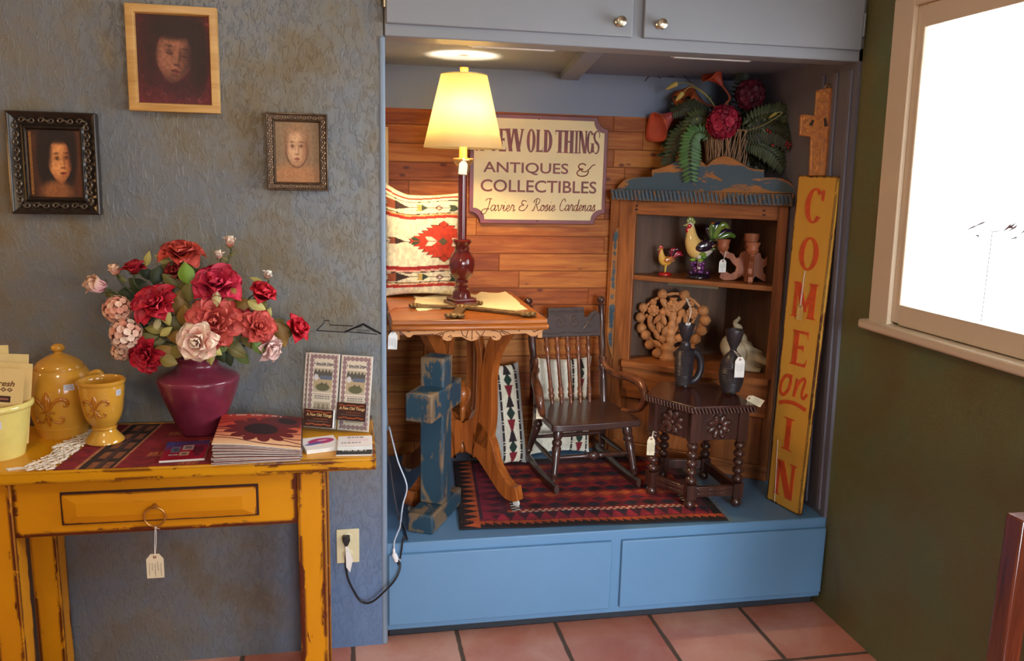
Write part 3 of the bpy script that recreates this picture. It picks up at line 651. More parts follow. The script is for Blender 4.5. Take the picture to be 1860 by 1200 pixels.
# flower pot
pc = PZ(-16, 838, TZ); o = thing('flower_pot', 'pale yellow glazed flower pot holding leaflets at the far left table end', 'pot', (pc.x, -.265, TZ))
out = curve_prof([(.058, 0), (.066, .04), (.074, .09), (.079, .125)], 5)
MB().lathe([(0, .003), (.055, 0)]+out+[(.085, .127), (.0875, .133), (.0865, .14), (.082, .143), (.078, .139), (.07, .08), (.055, .012), (0, .01)], 48).build('body', M_PCER, o, smooth=50)
sticker(radf(out), .097, -pi/2+.26, .036, .018, o); fleur(radf(out), .05, .03, -pi/2-.05, M_PCER, o, .005)
LF = (pc.x-.012, -.265)
def leaflet(label, dx, dy, yaw, tilt, roll, w, h, col, z0=.03, printed=False):
    M = T(LF[0]+dx, LF[1]+dy, TZ+z0)@RZ(yaw)@RX(tilt)@RY(roll); l = thing('leaflet', label, 'leaflet', M=M, group='leaflets in the flower pot')
    MB().box((-w/2, -.0006, 0), (w/2, .0006, h)).build('sheet', plain('leaflet_stock_%d' % int(col[0]*1e4), col, .7, var=.04), l)
    if printed:
        def im(U, V):
            c = np.zeros(U.shape+(3,))+np.array((226, 196, 130.))
            for x in (.42, .56, .7):
                d = np.abs(U-x)/.07+np.abs(V-.735)/.028; c = bl(c, ((d < 1) & (d > .45)).astype(float), (88, 40, 22))
            c = bl(c, ((np.abs(U-.58) < .15) & (np.abs(V-.62) < .04)).astype(float), (52, 22, 18)); c = bl(c, ((np.abs(U-.58) < .1) & (np.abs(V-.615) < .012)).astype(float), (150, 96, 80))
            for k, y in enumerate(np.arange(.54, .2, -.024)): c = bl(c, ((np.abs(V-y) < .005) & (U > .2) & (U < .95-.1*(k % 3)) & (np.sin(U*160+k*3) > -.5)).astype(float)*.6, (128, 88, 44))
            return c
        a = paint(im, w, h, 90, 150); a2 = MB(); a2.add(a.v, a.f, T(0, -.0009, h/2)@RX(pi/2), a.c); a2.build('printing', vcol('printed_paper', .6), l, smooth=0)
        text_mb('Fresh', .021, .0004, T(.006, -.0014, h*.81)@RX(pi/2), .0002, .3, col=None).build('lettering', plain('sepia_ink', C(92, 44, 20), .6), l, smooth=0)
leaflet('buff printed leaflet in front of the flower pot, headed Fresh', .02, -.03, .12, .06, .14, .1, .21, C(226, 196, 130), printed=True)
leaflet('tall plain cream leaflet at the back of the flower pot', -.02, .045, .05, -.08, .0, .1, .245, C(230, 206, 140))
leaflet('plain cream leaflet just behind the printed one in the pot', .02, .03, .1, -.03, .07, .1, .228, C(224, 198, 134))
leaflet('white sheet edge showing between the leaflets of the pot', .034, .005, .1, .0, .12, .09, .212, C(226, 220, 200))
# runner
RZ0 = TZ+.0008
def runner(U, V):
    x = U*.435; c = np.zeros(U.shape+(3,))+np.array((122, 18, 30.)); n = vnoise(U, V, 30, 9)
    c = bl(c, ((x > .046) & (x < .056)).astype(float), (176, 112, 74)); c = bl(c, ((x > .056) & (x < .136)).astype(float), (44, 26, 26))
    for a in (.074, .108): c = bl(c, ((x > a) & (x < a+.019) & (np.sin(V*30) > -.5)).astype(float), (132, 78, 48)); 
    c = bl(c, ((x > .0925) & (x < .105)).astype(float), (70, 42, 38)); c = bl(c, ((x > .136) & (x < .144)).astype(float), (170, 106, 70))
    for mx_, my in ((.215, .25), (.215, .72), (.31, .5), (.31, .05), (.31, .9)):
        ax, ay = np.abs(x-mx_), np.abs(V-my)*.38; m = ((ay < .016) & (ax < .026) & (np.abs(((x-mx_)*2.2+60.004) % .012-.006-np.abs(ay-.006)*.3) < .0022)); c = bl(c, m.astype(float), (190, 120, 66))
    c = bl(c, ((x > .37) & (x < .38)).astype(float), (170, 106, 70))
    return c*(.84+.3*n)[..., None]*(.94+.12*(np.sin(V*420) > 0))[..., None]
LFc, LBc = PZ(100, 850, RZ0), PZ(208, 768, RZ0)
def rmap(P): # sheet u,v -> table
    u, v = P.x/.435+.5, P.y/.38+.5; xl = LFc.x+(LBc.x-LFc.x)*v; return Vector((xl+u*(.435-(LBc.x-LFc.x)*v*.2), -.405+v*.37, RZ0+.0006*math.sin(u*40)))
a = paint(runner, .435, .38, 190, 110); a2 = MB(); a2.add([rmap(p) for p in a.v], a.f, None, a.c)
rn = thing('table_runner', 'woven crimson table runner with black stripes and white lace end', 'table runner', (-.6, -.2, TZ))
a2.build('cloth', vcol('woven_wool', .85, .3, 500), rn, True, solid=.0014)
b = MB(); rr = random.Random(11)
def fr(u, v): xl = LFc.x+(LBc.x-LFc.x)*v; return Vector((xl-u, -.405+v*.37, RZ0+.001))
for i in range(15):
    v0 = .02+i/15*.9
    for s_ in (-1, 1):
        pts = [fr(.0+.076*q/10*(.8+.2*math.sin(i)), v0+s_*.035*math.sin(q*.9+i)+.004*rr.uniform(-1, 1))+Vector((0, 0, .002+.002*abs(math.sin(q*1.7+i)))) for q in range(11)]
        b.tube(pts, .0022, 6)
for k in range(5):
    pts = [fr(.008+.012*k, q/40*.93+.01)+Vector((.003*math.sin(q*1.3+k), 0, .003)) for q in range(41)]; b.tube(pts, .0016, 5)
for dy, L in ((.0, .105), (.012, .112)):
    b.tube(bez([fr(.05, .03+dy), fr(.08, .045+dy*2), fr(L, .03+dy*1.2)], 6), [.0026]*12+[.0034], 6)
    b.tube(bez([fr(.06, .06+dy), fr(.085, .05+dy), fr(L-.01, .045+dy)], 6), .0022, 6)
b.build('lace_fringe', plain('ivory_lace', C(224, 212, 194), .85), rn, True, label='ivory knotted lace fringe')
# booklet
q = [PZ(283, 841, TZ+.003), PZ(366, 836, TZ+.003), PZ(386, 804, TZ+.003), PZ(311, 803, TZ+.003)]
ex = (q[1]-q[0]); ey = (q[3]-q[0]); w, h = ex.length, .15; c0 = (q[0]+q[1]+q[2]+q[3])/4; Mb = frame((c0.x, c0.y, TZ+.0025), ex, (0, 1, 0))
o = thing('booklet', 'small red and blue booklet lying on the runner before the vase', 'booklet', M=Mb)
MB().box((-w/2, -h/2, 0), (w/2, h/2, .005)).build('pages', M_WCARD, o)
def bk(U, V):
    c = np.zeros(U.shape+(3,))+np.array((160, 26, 50.)); c = bl(c, sm(.55, .95, V), (50, 60, 120)); c = bl(c, sm(.5, .1, U)*sm(.3, .9, V)*.7, (70, 70, 150))
    for x, y, w_, h_, cc in ((.28, .55, .1, .16, (96, 110, 140)), (.55, .63, .13, .14, (180, 164, 170)), (.5, .3, .1, .1, (200, 170, 150)), (.8, .5, .12, .17, (90, 20, 40)), (.25, .26, .1, .03, (210, 190, 200)), (.8, .25, .08, .1, (120, 22, 44))):
        c = bl(c, ((np.abs(U-x) < w_) & (np.abs(V-y) < h_)).astype(float), cc); c = bl(c, ((np.abs(U-x) < w_*.6) & (np.abs(V-y) < h_*.5)).astype(float)*.5, (60, 50, 60))
    return c
a = paint(bk, w, h, 60, 70); a2 = MB(); a2.add(a.v, a.f, T(0, 0, .0056), a.c); a2.build('cover', vcol('glossy_print', .25, coat=.4), o, solid=.0006)
# vase
VX, VY = PZ(358, 797, TZ).x, -.128; VZ = TZ+.0025
o = thing('vase', 'maroon shouldered vase holding the artificial flowers on the yellow table', 'vase', (VX, VY, VZ))
vp = [(0, .003), (.052, 0)]+curve_prof([(.055, .003), (.066, .03), (.085, .075), (.101, .115), (.109, .145), (.1105, .155), (.107, .163), (.09, .172), (.068, .183), (.058, .193), (.056, .203), (.060, .212), (.0635, .218), (.064, .222)], 6)
MB().lathe(vp+[(.061, .2235), (.057, .216), (.052, .2), (.056, .188), (.1, .158), (.08, .07), (.05, .01), (0, .008)], 56).build('body', plain('maroon_vase_glaze', C(116, 40, 60), .26, var=.32, scale=11, coat=.3), o, smooth=60)
VM = Vector((VX, VY, VZ+.212))
# ---------------------------------------------------------------- artificial flowers
M_PETAL = vcol('silk_petal', .6, sheen=1); M_LEAF = vcol('silk_leaf', .5); M_STEM = plain('green_wire_stem', C(62, 74, 34), .6)
def petal_mb(b, M, L, Wd, curl, cup, cin, cout, rr, n=6, m=8, tip=.0):
    ph = rr.uniform(0, 6)
    def fn(u, v):
        v = 1-(1-v)**1.6
        x = (u-.5)*Wd*(.35+.65*math.sqrt(max(0, 1-((v-.6)/.6)**2)) if v < .6 else math.sqrt(max(.004, 1-((v-.6)/.4008)**2))); a = curl*v*v
        z = L*(v-.18*a*v); y = -L*.5*a*v+cup*Wd*((u-.5)*2)**2*.5*(1-.3*v)+.05*L*math.sin(u*9+ph)*v*v
        return (x, y, z)
    def col(u, v): k = min(1, max(0, v*1.25-.05+.12*math.sin(u*8+ph)))**.8; return lerp(cin, cout, k)
    b.grid(fn, n, m, M, col)
def rose_mb(r, cin, cout, rings, rr, cup=.8, height=1.0):
    """a silk rose opening along +Z, radius r"""
    b = MB()
    for k, (cnt, rad, tilt, L, Wd, curl) in enumerate(rings):
        for i in range(cnt):
            a = 2*pi*(i+.5*(k % 2))/cnt+rr.uniform(-.15, .15)
            M = RZ(a)@T(0, -rad*r, rr.uniform(-.03, .03)*r)@RX(tilt+rr.uniform(-.12, .12))@RZ(rr.uniform(-.1, .1))
            j = rr.uniform(.82, 1.12); petal_mb(b, M, L*r*height*rr.uniform(.92, 1.08), Wd*r, curl*rr.uniform(.7, 1.3), cup*.8, tuple(c*j for c in cin), tuple(c*j for c in cout), rr)
    return b
# rings: count, base radius, tilt outward, length, width, curl
OPEN = [(3, .04, .05, .62, .5, .1), (4, .08, .22, .72, .68, .35), (5, .13, .5, .86, .85, .6), (6, .16, .85, .98, .95, .8), (7, .16, 1.2, 1.08, 1.0, .9)]
FULL = [(4, .04, .08, .5, .42, .2), (6, .1, .35, .62, .55, .5), (8, .16, .62, .76, .6, .6), (9, .2, .92, .9, .66, .7), (10, .2, 1.2, 1.04, .7, .7)]
CUP = [(3, .05, .02, .95, .7, .15), (4, .12, .12, 1.1, .95, .35), (5, .18, .3, 1.15, 1.05, .6), (5, .2, .62, 1.05, 1.05, .9)]
BUD = [(3, .1, -.04, 1.3, .95, .05), (4, .2, .02, 1.4, 1.05, .2), (3, .25, .2, 1.25, .9, .8)]
def hydr_mb(r, c1, c2, rr, n=52, pet=.2):
    b = MB()
    for i in range(n):
        z = 1-1.75*(i+.5)/n; a = i*2.399; s = math.sqrt(max(0, 1-z*z)); d = Vector((s*math.cos(a), s*math.sin(a), z)); q = d.to_track_quat('Z', 'Y').to_matrix().to_4x4()
        c = lerp(c1, c2, rr.random()); M0 = T(*(d*r*rr.uniform(.74, .86)))@q@RZ(rr.uniform(0, 2))
        for k in range(4):
            petal_mb(b, M0@RZ(k*pi/2)@RX(1.15), r*pet*1.25, r*pet*1.5, .5, .3, tuple(x*.9 for x in c), c, rr, 4, 3)
    b.ell((0, 0, 0), r*.7, 12, 8, None, tuple(x*.6 for x in c1)); return b
def leaf_mb(b, M, L, Wd, droop, col, rr):
    ph = rr.uniform(0, 5)
    def fn(u, v):
        w_ = Wd*math.sin(pi*(v**.8))*(.97 if v < .99 else 0)*.5; a = droop*v
        return ((u-.5)*2*w_, -L*v*math.sin(a)*.8-abs(u-.5)*w_*.5+.02*L*math.sin(v*9+ph)*(u-.5), L*v*math.cos(a*.8))
    b.grid(fn, 4, 8, M, lambda u, v: tuple(c*(1.15 if abs(u-.5) < .1 else .9+.2*v) for c in col))
def lin(r, g, b_): return C(r, g, b_)[:3]
def bloom(name, label, px, py, Y, r, kind, cin, cout, face=(0, -1, .3), leaves=(), seed=1, group='artificial flowers in the maroon vase', mouth=None, height=1, cat='flower', stem_r=.0022):
    rr = random.Random(seed*13+1); P = PY(px, py, Y); d = Vector(face).normalized(); q = d.to_track_quat('Z', 'Y').to_matrix().to_4x4()
    back = P-d*r*.55; o = thing(name, label, cat, tuple(back), group=group); mth = mouth or VM
    if kind == 'hydr': b = hydr_mb(r, cin, cout, rr); M = T(*P)@q
    else: b = rose_mb(r, cin, cout, kind, rr, height=height); M = T(*back)@q
    h = MB(); h.add(b.v, b.f, M, b.c); bo = h.build('bloom', M_PETAL, o, True, smooth=60)
    if kind != 'hydr':
        s = MB()
        for k in range(5): leaf_mb(s, T(*(back-d*r*.08))@q@RZ(k*2*pi/5)@RX(1.0), r*.75, r*.28, .4, lin(88, 104, 46), rr)
        s.ell(tuple(back-d*r*.06), r*.14, 8, 6, None, lin(84, 100, 44)); s.build('calyx', M_LEAF, o, True)
    k1 = mth+Vector((rr.uniform(-.03, .03), rr.uniform(-.03, .03), -.01)); pts = bez([tuple(back), tuple(back-d*r*.8-Vector((0, 0, .01))), tuple(k1.lerp(back, .35)+Vector((0, 0, .02))), tuple(k1), tuple(k1+Vector((0, 0, -.1)))], 5)
    MB().tube(pts, stem_r, 6).build('stem', M_STEM, o, True)
    for (lx, ly, lY, L, Wd, ang, dr, col) in leaves:
        Pl = PY(lx, ly, lY); dirv = Vector((math.cos(ang), -.25, math.sin(ang))).normalized(); ey = Vector((0, -1, .25))
        ex = ey.cross(dirv).normalized(); ey = dirv.cross(ex)
        Ml = Matrix(((ex.x, ey.x, dirv.x, Pl.x), (ex.y, ey.y, dirv.y, Pl.y), (ex.z, ey.z, dirv.z, Pl.z), (0, 0, 0, 1)))
        b = MB(); leaf_mb(b, Ml@T(0, 0, -L*.5), L, Wd, dr, col, rr); near = min(pts, key=lambda p_: (p_-Pl).length); b.tube([tuple(near), tuple((near+Pl)/2+Vector((0, .005, 0))), tuple(Ml@Vector((0, 0, -L*.5)))], .0011, 5, None, lin(80, 88, 40)); b.build('leaf', M_LEAF, o, True, smooth=60)
    return o
CRI, CRO = lin(120, 8, 22), lin(196, 24, 52); CO1, CO2 = lin(150, 34, 30), lin(206, 78, 62); WH1, WH2 = lin(216, 170, 150), lin(240, 222, 200); PK1, PK2 = lin(206, 130, 110), lin(236, 186, 160)
GR, OL, GO, YG, DG = lin(72, 96, 38), lin(104, 98, 44), lin(140, 104, 36), lin(176, 168, 92), lin(44, 58, 30)
bloom('silk_rose', 'coral red open rose at the very top of the bouquet', 327, 446, -.12, .054, OPEN, CO1, CO2, (0, -.35, .95), [(296, 470, -.1, .05, .026, 2.6, .5, YG), (337, 497, -.19, .062, .046, 1.7, .5, lin(104, 138, 40)), (402, 505, -.13, .05, .03, .8, .5, OL)], 1)
bloom('silk_rosebud', 'pink-white rosebud standing highest at right of the coral rose', 418, 440, -.1, .024, BUD, PK1, WH2, (.12, -.25, 1), [(421, 462, -.1, .025, .01, .6, .4, OL)], 2, height=1.0)
bloom('silk_rosebud', 'small cream rosebud just below the highest pink-white bud', 397, 464, -.11, .018, BUD, PK1, WH2, (-.05, -.3, 1), [(408, 470, -.11, .022, .01, -.4, .4, OL)], 3)
bloom('silk_rose', 'dark crimson rose at upper left with a pale leaf beside it', 243, 486, -.14, .032, CUP, CRI, lin(176, 20, 40), (-.1, -.12, 1), [(267, 470, -.13, .045, .02, 1.3, .3, YG), (268, 498, -.1, .06, .03, -.6, .5, DG)], 4, height=1.1)
bloom('silk_rosebud', 'peach rosebud between the dark crimson rose and large lilac-pink bud', 208, 490, -.13, .025, BUD, PK1, lin(238, 200, 168), (-.4, -.35, .8), [(222, 506, -.12, .03, .015, -.6, .4, OL)], 5, height=.9)
bloom('silk_rosebud', 'large peach and lilac half open bud at the left tip', 176, 517, -.15, .041, BUD, lin(206, 150, 160), lin(232, 196, 164), (-.75, -.4, .35), [(205, 536, -.12, .05, .026, -.3, .5, OL), (230, 532, -.1, .06, .035, .2, .5, DG)], 6, height=.95)
bloom('silk_peony', 'bright crimson ruffled bloom at left centre over cream leaves', 272, 542, -.21, .056, FULL, CRI, lin(206, 32, 58), (-.25, -.75, .6), [(300, 575, -.22, .055, .032, -1.2, .4, YG), (284, 590, -.2, .04, .02, -2.0, .4, lin(214, 206, 150)), (318, 548, -.17, .07, .045, 1.2, .4, GO)], 7)
bloom('silk_peony', 'largest crimson bloom at upper centre of the bouquet', 391, 505, -.19, .064, OPEN, lin(140, 14, 40), lin(206, 40, 72), (.05, -.7, .7), [(343, 530, -.19, .06, .045, 1.5, .4, OL), (418, 533, -.2, .055, .04, .2, .5, GO), (393, 543, -.22, .045, .025, -1.6, .3, lin(190, 186, 130))], 8)
bloom('silk_rosebud', 'tiny white rosebud above the red rose at upper right', 486, 499, -.13, .02, BUD, WH1, lin(240, 236, 220), (.35, -.4, .8), [(466, 508, -.12, .04, .016, 2.7, .4, YG)], 9)
bloom('silk_rose', 'rounded scarlet rose at upper right below the white bud', 479, 527, -.16, .046, CUP, CRI, lin(206, 26, 46), (.35, -.5, .75), [(440, 552, -.17, .05, .035, .5, .5, GO), (466, 554, -.19, .055, .03, -.4, .5, YG)], 10, height=.85)
bloom('silk_rose', 'bright scarlet rose at the right tip above a gold leaf', 541, 595, -.15, .04, CUP, lin(150, 8, 20), lin(216, 26, 48), (.7, -.5, .45), [(508, 606, -.15, .085, .06, -1.2, .3, GO), (487, 570, -.15, .04, .02, 1.3, .4, YG)], 11, height=1.1)
bloom('silk_carnation', 'large salmon frilled carnation at the heart of the bouquet', 386, 581, -.24, .068, FULL, lin(176, 40, 44), lin(206, 92, 80), (.05, -.95, .3), [(352, 570, -.2, .06, .05, 1.5, .4, OL), (335, 575, -.2, .06, .045, 1.6, .4, GO), (398, 618, -.22, .05, .03, -1.0, .4, DG)], 12)
bloom('silk_rose', 'crimson rose tucked behind right of the salmon carnation', 428, 572, -.19, .044, FULL, CRI, lin(186, 30, 46), (.4, -.7, .5), [(447, 585, -.17, .06, .035, -.2, .5, OL)], 13)
bloom('silk_rose', 'cream rose with pink heart facing front above the vase rim', 353, 623, -.265, .05, OPEN, lin(206, 90, 84), lin(246, 226, 200), (-.12, -1, .1), [(390, 636, -.24, .045, .028, -.6, .4, YG), (318, 632, -.2, .06, .035, 3.0, .4, OL), (402, 628, -.2, .05, .035, .5, .4, lin(108, 126, 58))], 14)
bloom('silk_carnation', 'coral carnation at right of centre beside a green leaf', 476, 590, -.2, .048, FULL, lin(166, 36, 40), lin(212, 88, 76), (.5, -.75, .35), [(455, 618, -.2, .075, .045, -.9, .5, OL), (470, 632, -.21, .05, .03, -.8, .5, lin(96, 126, 50)), (440, 610, -.18, .06, .04, -.3, .5, OL)], 15)
bloom('silk_rose', 'pale pink rose drooping at the lower right of bouquet', 493, 634, -.19, .04, CUP, lin(222, 168, 166), lin(240, 206, 196), (.5, -.6, -.25), [(430, 640, -.2, .06, .03, -.5, .5, OL), (415, 652, -.18, .05, .03, -1.4, .5, DG)], 16)
bloom('silk_hydrangea', 'peach hydrangea head at left below the large bud', 213, 562, -.17, .041, 'hydr', lin(226, 150, 124), lin(246, 204, 176), (-.4, -.7, .4), [(262, 575, -.15, .06, .04, .1, .4, DG)], 17)
bloom('silk_hydrangea', 'pale pink-white hydrangea head at left over the olive leaves', 228, 606, -.2, .046, 'hydr', lin(222, 150, 124), lin(246, 226, 204), (-.35, -.85, .1), [(262, 615, -.2, .07, .035, .3, .4, OL), (283, 598, -.2, .06, .026, -.1, .4, lin(150, 140, 66)), (300, 602, -.22, .04, .022, .7, .4, YG)], 18)
bloom('silk_hydrangea', 'small peach hydrangea head lowest at left behind dark red rose', 221, 637, -.17, .03, 'hydr', lin(214, 150, 120), lin(238, 200, 166), (-.4, -.7, -.2), [(240, 650, -.16, .04, .02, 2.5, .4, DG)], 19)
bloom('silk_rose', 'deep red ruffled rose hanging lowest left over the vase', 256, 650, -.22, .048, FULL, CRI, lin(200, 24, 52), (-.35, -.8, -.15), [(292, 640, -.22, .065, .042, .5, .4, GO), (275, 622, -.19, .065, .045, .2, .4, OL), (305, 655, -.23, .05, .036, -.3, .4, lin(130, 112, 44))], 20)
bloom('silk_rose', 'dull red rose half hidden behind the olive leaves at centre top', 318, 492, -.1, .036, CUP, CRI, lin(176, 50, 46), (0, -.6, .6), [(310, 510, -.13, .06, .035, 2.4, .4, OL), (338, 520, -.15, .055, .04, .8, .4, OL), (300, 525, -.12, .06, .04, -2.6, .4, DG)], 21)
def leaf_spray(label, leaves, seed):
    rr = random.Random(seed); o = thing('silk_leaf_spray', label, 'foliage', tuple(PY(leaves[0][0], leaves[0][1], leaves[0][2])), group='leaf sprays of the bouquet'); tips = []
    for (lx, ly, lY, L, Wd, ang, dr, col) in leaves:
        Pl = PY(lx, ly, lY); dirv = Vector((math.cos(ang), -.3+rr.uniform(-.2, .2), math.sin(ang))).normalized(); ey = Vector((rr.uniform(-.3, .3), -1, .25)); ex = ey.cross(dirv).normalized(); ey = dirv.cross(ex)
        Ml = Matrix(((ex.x, ey.x, dirv.x, Pl.x), (ex.y, ey.y, dirv.y, Pl.y), (ex.z, ey.z, dirv.z, Pl.z), (0, 0, 0, 1))); b = MB(); leaf_mb(b, Ml@T(0, 0, -L*.5), L, Wd, dr, col, rr); b.build('leaf', M_LEAF, o, True, smooth=60); tips.append(Ml@Vector((0, 0, -L*.5)))
    b = MB(); k1 = VM+Vector((rr.uniform(-.025, .025), rr.uniform(-.02, .02), -.012))
    for p in tips: b.tube(bez([tuple(p), tuple(k1.lerp(p, .5)+Vector((0, .008, .012))), tuple(k1), tuple(k1-Vector((0, 0, .06)))], 5), .0013, 5)
    b.build('stem', M_STEM, o, True); return o
leaf_spray('gold and olive leaf spray at centre behind the cream rose', [(330, 560, -.17, .07, .05, 1.7, .4, GO), (318, 590, -.19, .075, .045, 2.4, .4, OL), (345, 600, -.2, .055, .042, .9, .5, lin(120, 92, 34)), (300, 552, -.16, .07, .05, 2.2, .4, OL), (322, 612, -.21, .06, .04, 3.0, .3, GO)], 1)
leaf_spray('dark green leaf spray filling the upper left of the bouquet', [(285, 500, -.11, .06, .04, 1.2, .4, DG), (300, 490, -.1, .055, .036, .8, .4, OL), (250, 520, -.1, .07, .045, 2.4, .5, DG), (350, 488, -.12, .06, .04, 1.4, .4, lin(88, 104, 44)), (362, 515, -.12, .05, .036, 1.0, .5, OL), (235, 545, -.1, .06, .04, 2.8, .4, DG)], 2)
leaf_spray('olive leaf spray filling the right side under the scarlet rose', [(440, 560, -.13, .06, .045, .6, .4, GO), (455, 575, -.12, .06, .04, .2, .4, DG), (450, 600, -.16, .07, .05, -.3, .5, OL), (428, 540, -.12, .06, .045, 1.2, .5, GO), (500, 590, -.14, .06, .04, .6, .4, OL), (472, 560, -.13, .05, .04, .9, .4, lin(120, 104, 42))], 3)
leaf_spray('low green leaf spray drooping over the right of the vase rim', [(398, 645, -.2, .05, .032, -1.2, .5, DG), (425, 632, -.2, .065, .04, -.5, .5, OL), (440, 648, -.19, .06, .035, -.8, .4, lin(82, 100, 44)), (412, 612, -.2, .05, .036, -.3, .4, OL), (380, 650, -.21, .04, .028, -1.5, .4, YG)], 4)
leaf_spray('low olive leaf spray spreading over the left of the vase rim', [(285, 632, -.18, .07, .045, 3.3, .3, OL), (270, 605, -.15, .065, .045, 2.9, .4, OL), (298, 650, -.2, .05, .035, 3.8, .4, GO), (318, 640, -.22, .055, .036, 3.6, .4, lin(132, 116, 50)), (250, 590, -.14, .06, .04, 2.8, .4, DG)], 5)
# ---------------------------------------------------------------- magazines
mf0, mf1 = PZ(386, 846, TZ), PZ(547, 837, TZ); ex = (mf1-mf0).normalized(); ey = Vector((-ex.y, ex.x, 0)); mw, mh = (mf1-mf0).length, .262
def mag_h(u, k, N): # height of layer k: the folded spine side (left) stacks higher
    return k*(.0041-.0014*u)+(.012*math.sin(pi*min(1, u*1.1))*(k/N))*(.55-.15*u)
NM = 14
def sunflower(U, V):
    c = np.zeros(U.shape+(3,))+np.array((186, 58, 40.)); c = bl(c, sm(.75, .3, V)*.85, (226, 150, 104)); c = bl(c, sm(.42, 0, V)*.8, (240, 206, 160)); c = bl(c, sm(.3, 1, U)*sm(.5, 1, V)*.6, (150, 40, 44))
    for k in range(16):
        y0 = .05+.055*k; d = np.abs(V-(y0+.16*(U-.5)*np.sign(k-8)+.03*np.sin(U*7+k))); c = bl(c, (d < .013).astype(float)*(k % 2)*.8, (92, 26, 26))
    for cx_, cy_, R, ca, cb in ((.52, .48, .44, (104, 22, 24), (44, 14, 18)), (.82, .8, .26, (96, 30, 34), (46, 18, 24))):
        dx, dy = (U-cx_), (V-cy_)*1.16; a = np.arctan2(dy, dx); r = np.hypot(dx, dy); pet = R*(.66+.34*np.abs(np.cos(a*6.5))**.6)
        c = bl(c, (r < pet).astype(float), ca); c = bl(c, (r < R*.46).astype(float), cb)
    c = bl(c, ((V > .93) & (U > .1) & (U < .75) & (np.sin(U*70)+np.sin(U*31) > -.3) & (V < .975)).astype(float)*.8, (226, 190, 170))
    return c
def mag_shape(k, jx, jy, ja):
    def f(x, y, dz): # x,y in 0..1
        c, s = math.cos(ja), math.sin(ja); lx, ly = (x-.5)*mw, (y-.5)*mh; lx, ly = c*lx-s*ly+jx, s*lx+c*ly+jy
        sag = -.006*(k/NM)*(1-y)**2*math.sin(pi*x)
        return Vector((lx, ly, .0006+mag_h(x, k, NM)*(1-.25*(1-y)**3*x)+sag*0+dz))
    return f
M_PAGES = plain('magazine_pages', C(222, 206, 192), .7, var=.12, scale=60); M_MAGCOV = vcol('magazine_cover', .4)
Mm = frame(tuple((mf0+mf1)/2+ey*mh/2+Vector((0, 0, .0018))), ex, ey)
mr = random.Random(4); words_ = ['bottom', 'second', 'third', 'fourth', 'fifth', 'sixth', 'seventh', 'eighth', 'ninth', 'tenth', 'eleventh', 'twelfth', 'thirteenth']
for k in range(NM):
    top = k == NM-1; o = thing('magazine', 'topmost magazine of the pile, sunflower on its red cover' if top else '%s magazine counted up from the table in the pile' % words_[k], 'magazine', M=Mm, group='pile of sunflower magazines')
    f = mag_shape(k, *( (0, 0, 0) if top else (mr.uniform(-.003, .003), mr.uniform(-.004, .002), mr.uniform(-.012, .012))))
    th = .0026
    b = MB(); nu = 14
    b.grid(lambda u, v: f(u, v, .0003), nu, 4); b.grid(lambda u, v: f(1-u, v, th), nu, 4)
    for y in (0, 1): b.grid(lambda u, v: f(u if y else u, y, .0003+(th-.0003)*v), nu, 1)
    for x in (0, 1): b.grid(lambda u, v: f(x, u, .0003+(th-.0003)*v), 6, 1)
    b.build('pages', M_PAGES, o)
    b = MB()
    if top:
        U, V = np.meshgrid(np.linspace(0, 1, 131), np.linspace(0, 1, 151)); cs = CA(sunflower(U, V)).reshape(-1, 3)
        b.add([f(u, v, th+.0003) for u, v in zip(U.ravel(), V.ravel())], [(j*131+i, j*131+i+1, (j+1)*131+i+1, (j+1)*131+i) for j in range(150) for i in range(130)], None, [tuple(c) for c in cs])
    else: b.grid(lambda u, v: f(u*1.004-.002, v*1.006-.005, th+.0003), nu, 4, None, lin(*((96, 40, 38) if k % 3 else (60, 34, 34))))
    b.build('cover', M_MAGCOV, o, solid=.0005)
# ---------------------------------------------------------------- business cards on the table
def card_stack(label, corners, thick, n, top_im, zt=0):
    q = [PZ(x, y, TZ+thick) for x, y in corners]; ex = q[1]-q[0]; ey = q[3]-q[0]; c0 = sum(q, Vector())/4; M = frame((c0.x, c0.y, TZ), ex, ey)
    o = thing('business_card_pile', label, 'business cards', M=M, group='card piles on the yellow table'); rr = random.Random(3)
    b = MB()
    for i in range(n): j = rr.uniform(-.0012, .0012); b.box((-ex.length/2+j, -ey.length/2-j, .0006+thick*i/n), (ex.length/2+j, ey.length/2-j, .0006+thick*(i+.8)/n))
    b.build('cards', M_WCARD, o)
    a = paint(top_im, ex.length, ey.length, 80, 46); a2 = MB(); a2.add(a.v, a.f, T(0, 0, thick+.001), a.c); a2.build('printing', vcol('printed_paper', .6), o, smooth=0); return o
def im1(U, V):
    c = np.zeros(U.shape+(3,))+np.array((236, 230, 226.)); c = bl(c, em(U, V, .55, .62, .38, .22, .1, .12), (178, 54, 110)); c = bl(c, em(U, V, .3, .45, .26, .08, .2, .2), (90, 90, 160)); c = bl(c, em(U, V, .6, .66, .16, .05, .3, .1), (230, 190, 210)); return c
def im2(U, V):
    c = np.zeros(U.shape+(3,))+np.array((238, 232, 230.)); c = bl(c, ((np.abs(V-.86) < .045) & (np.abs(U-.5) < .26) & (np.sin(U*90)+np.sin(U*47) > -.6)).astype(float), (60, 50, 64)); c = bl(c, ((np.abs(V-.35) < .05) & (U > .1) & (U < .68) & (np.sin(U*110)+np.sin(U*61) > -.5)).astype(float)*.8, (120, 110, 124)); c = bl(c, ((np.abs(V-.6) < .14) & (np.abs(U-.6) < .3)).astype(float)*.2, (210, 150, 180)); return c
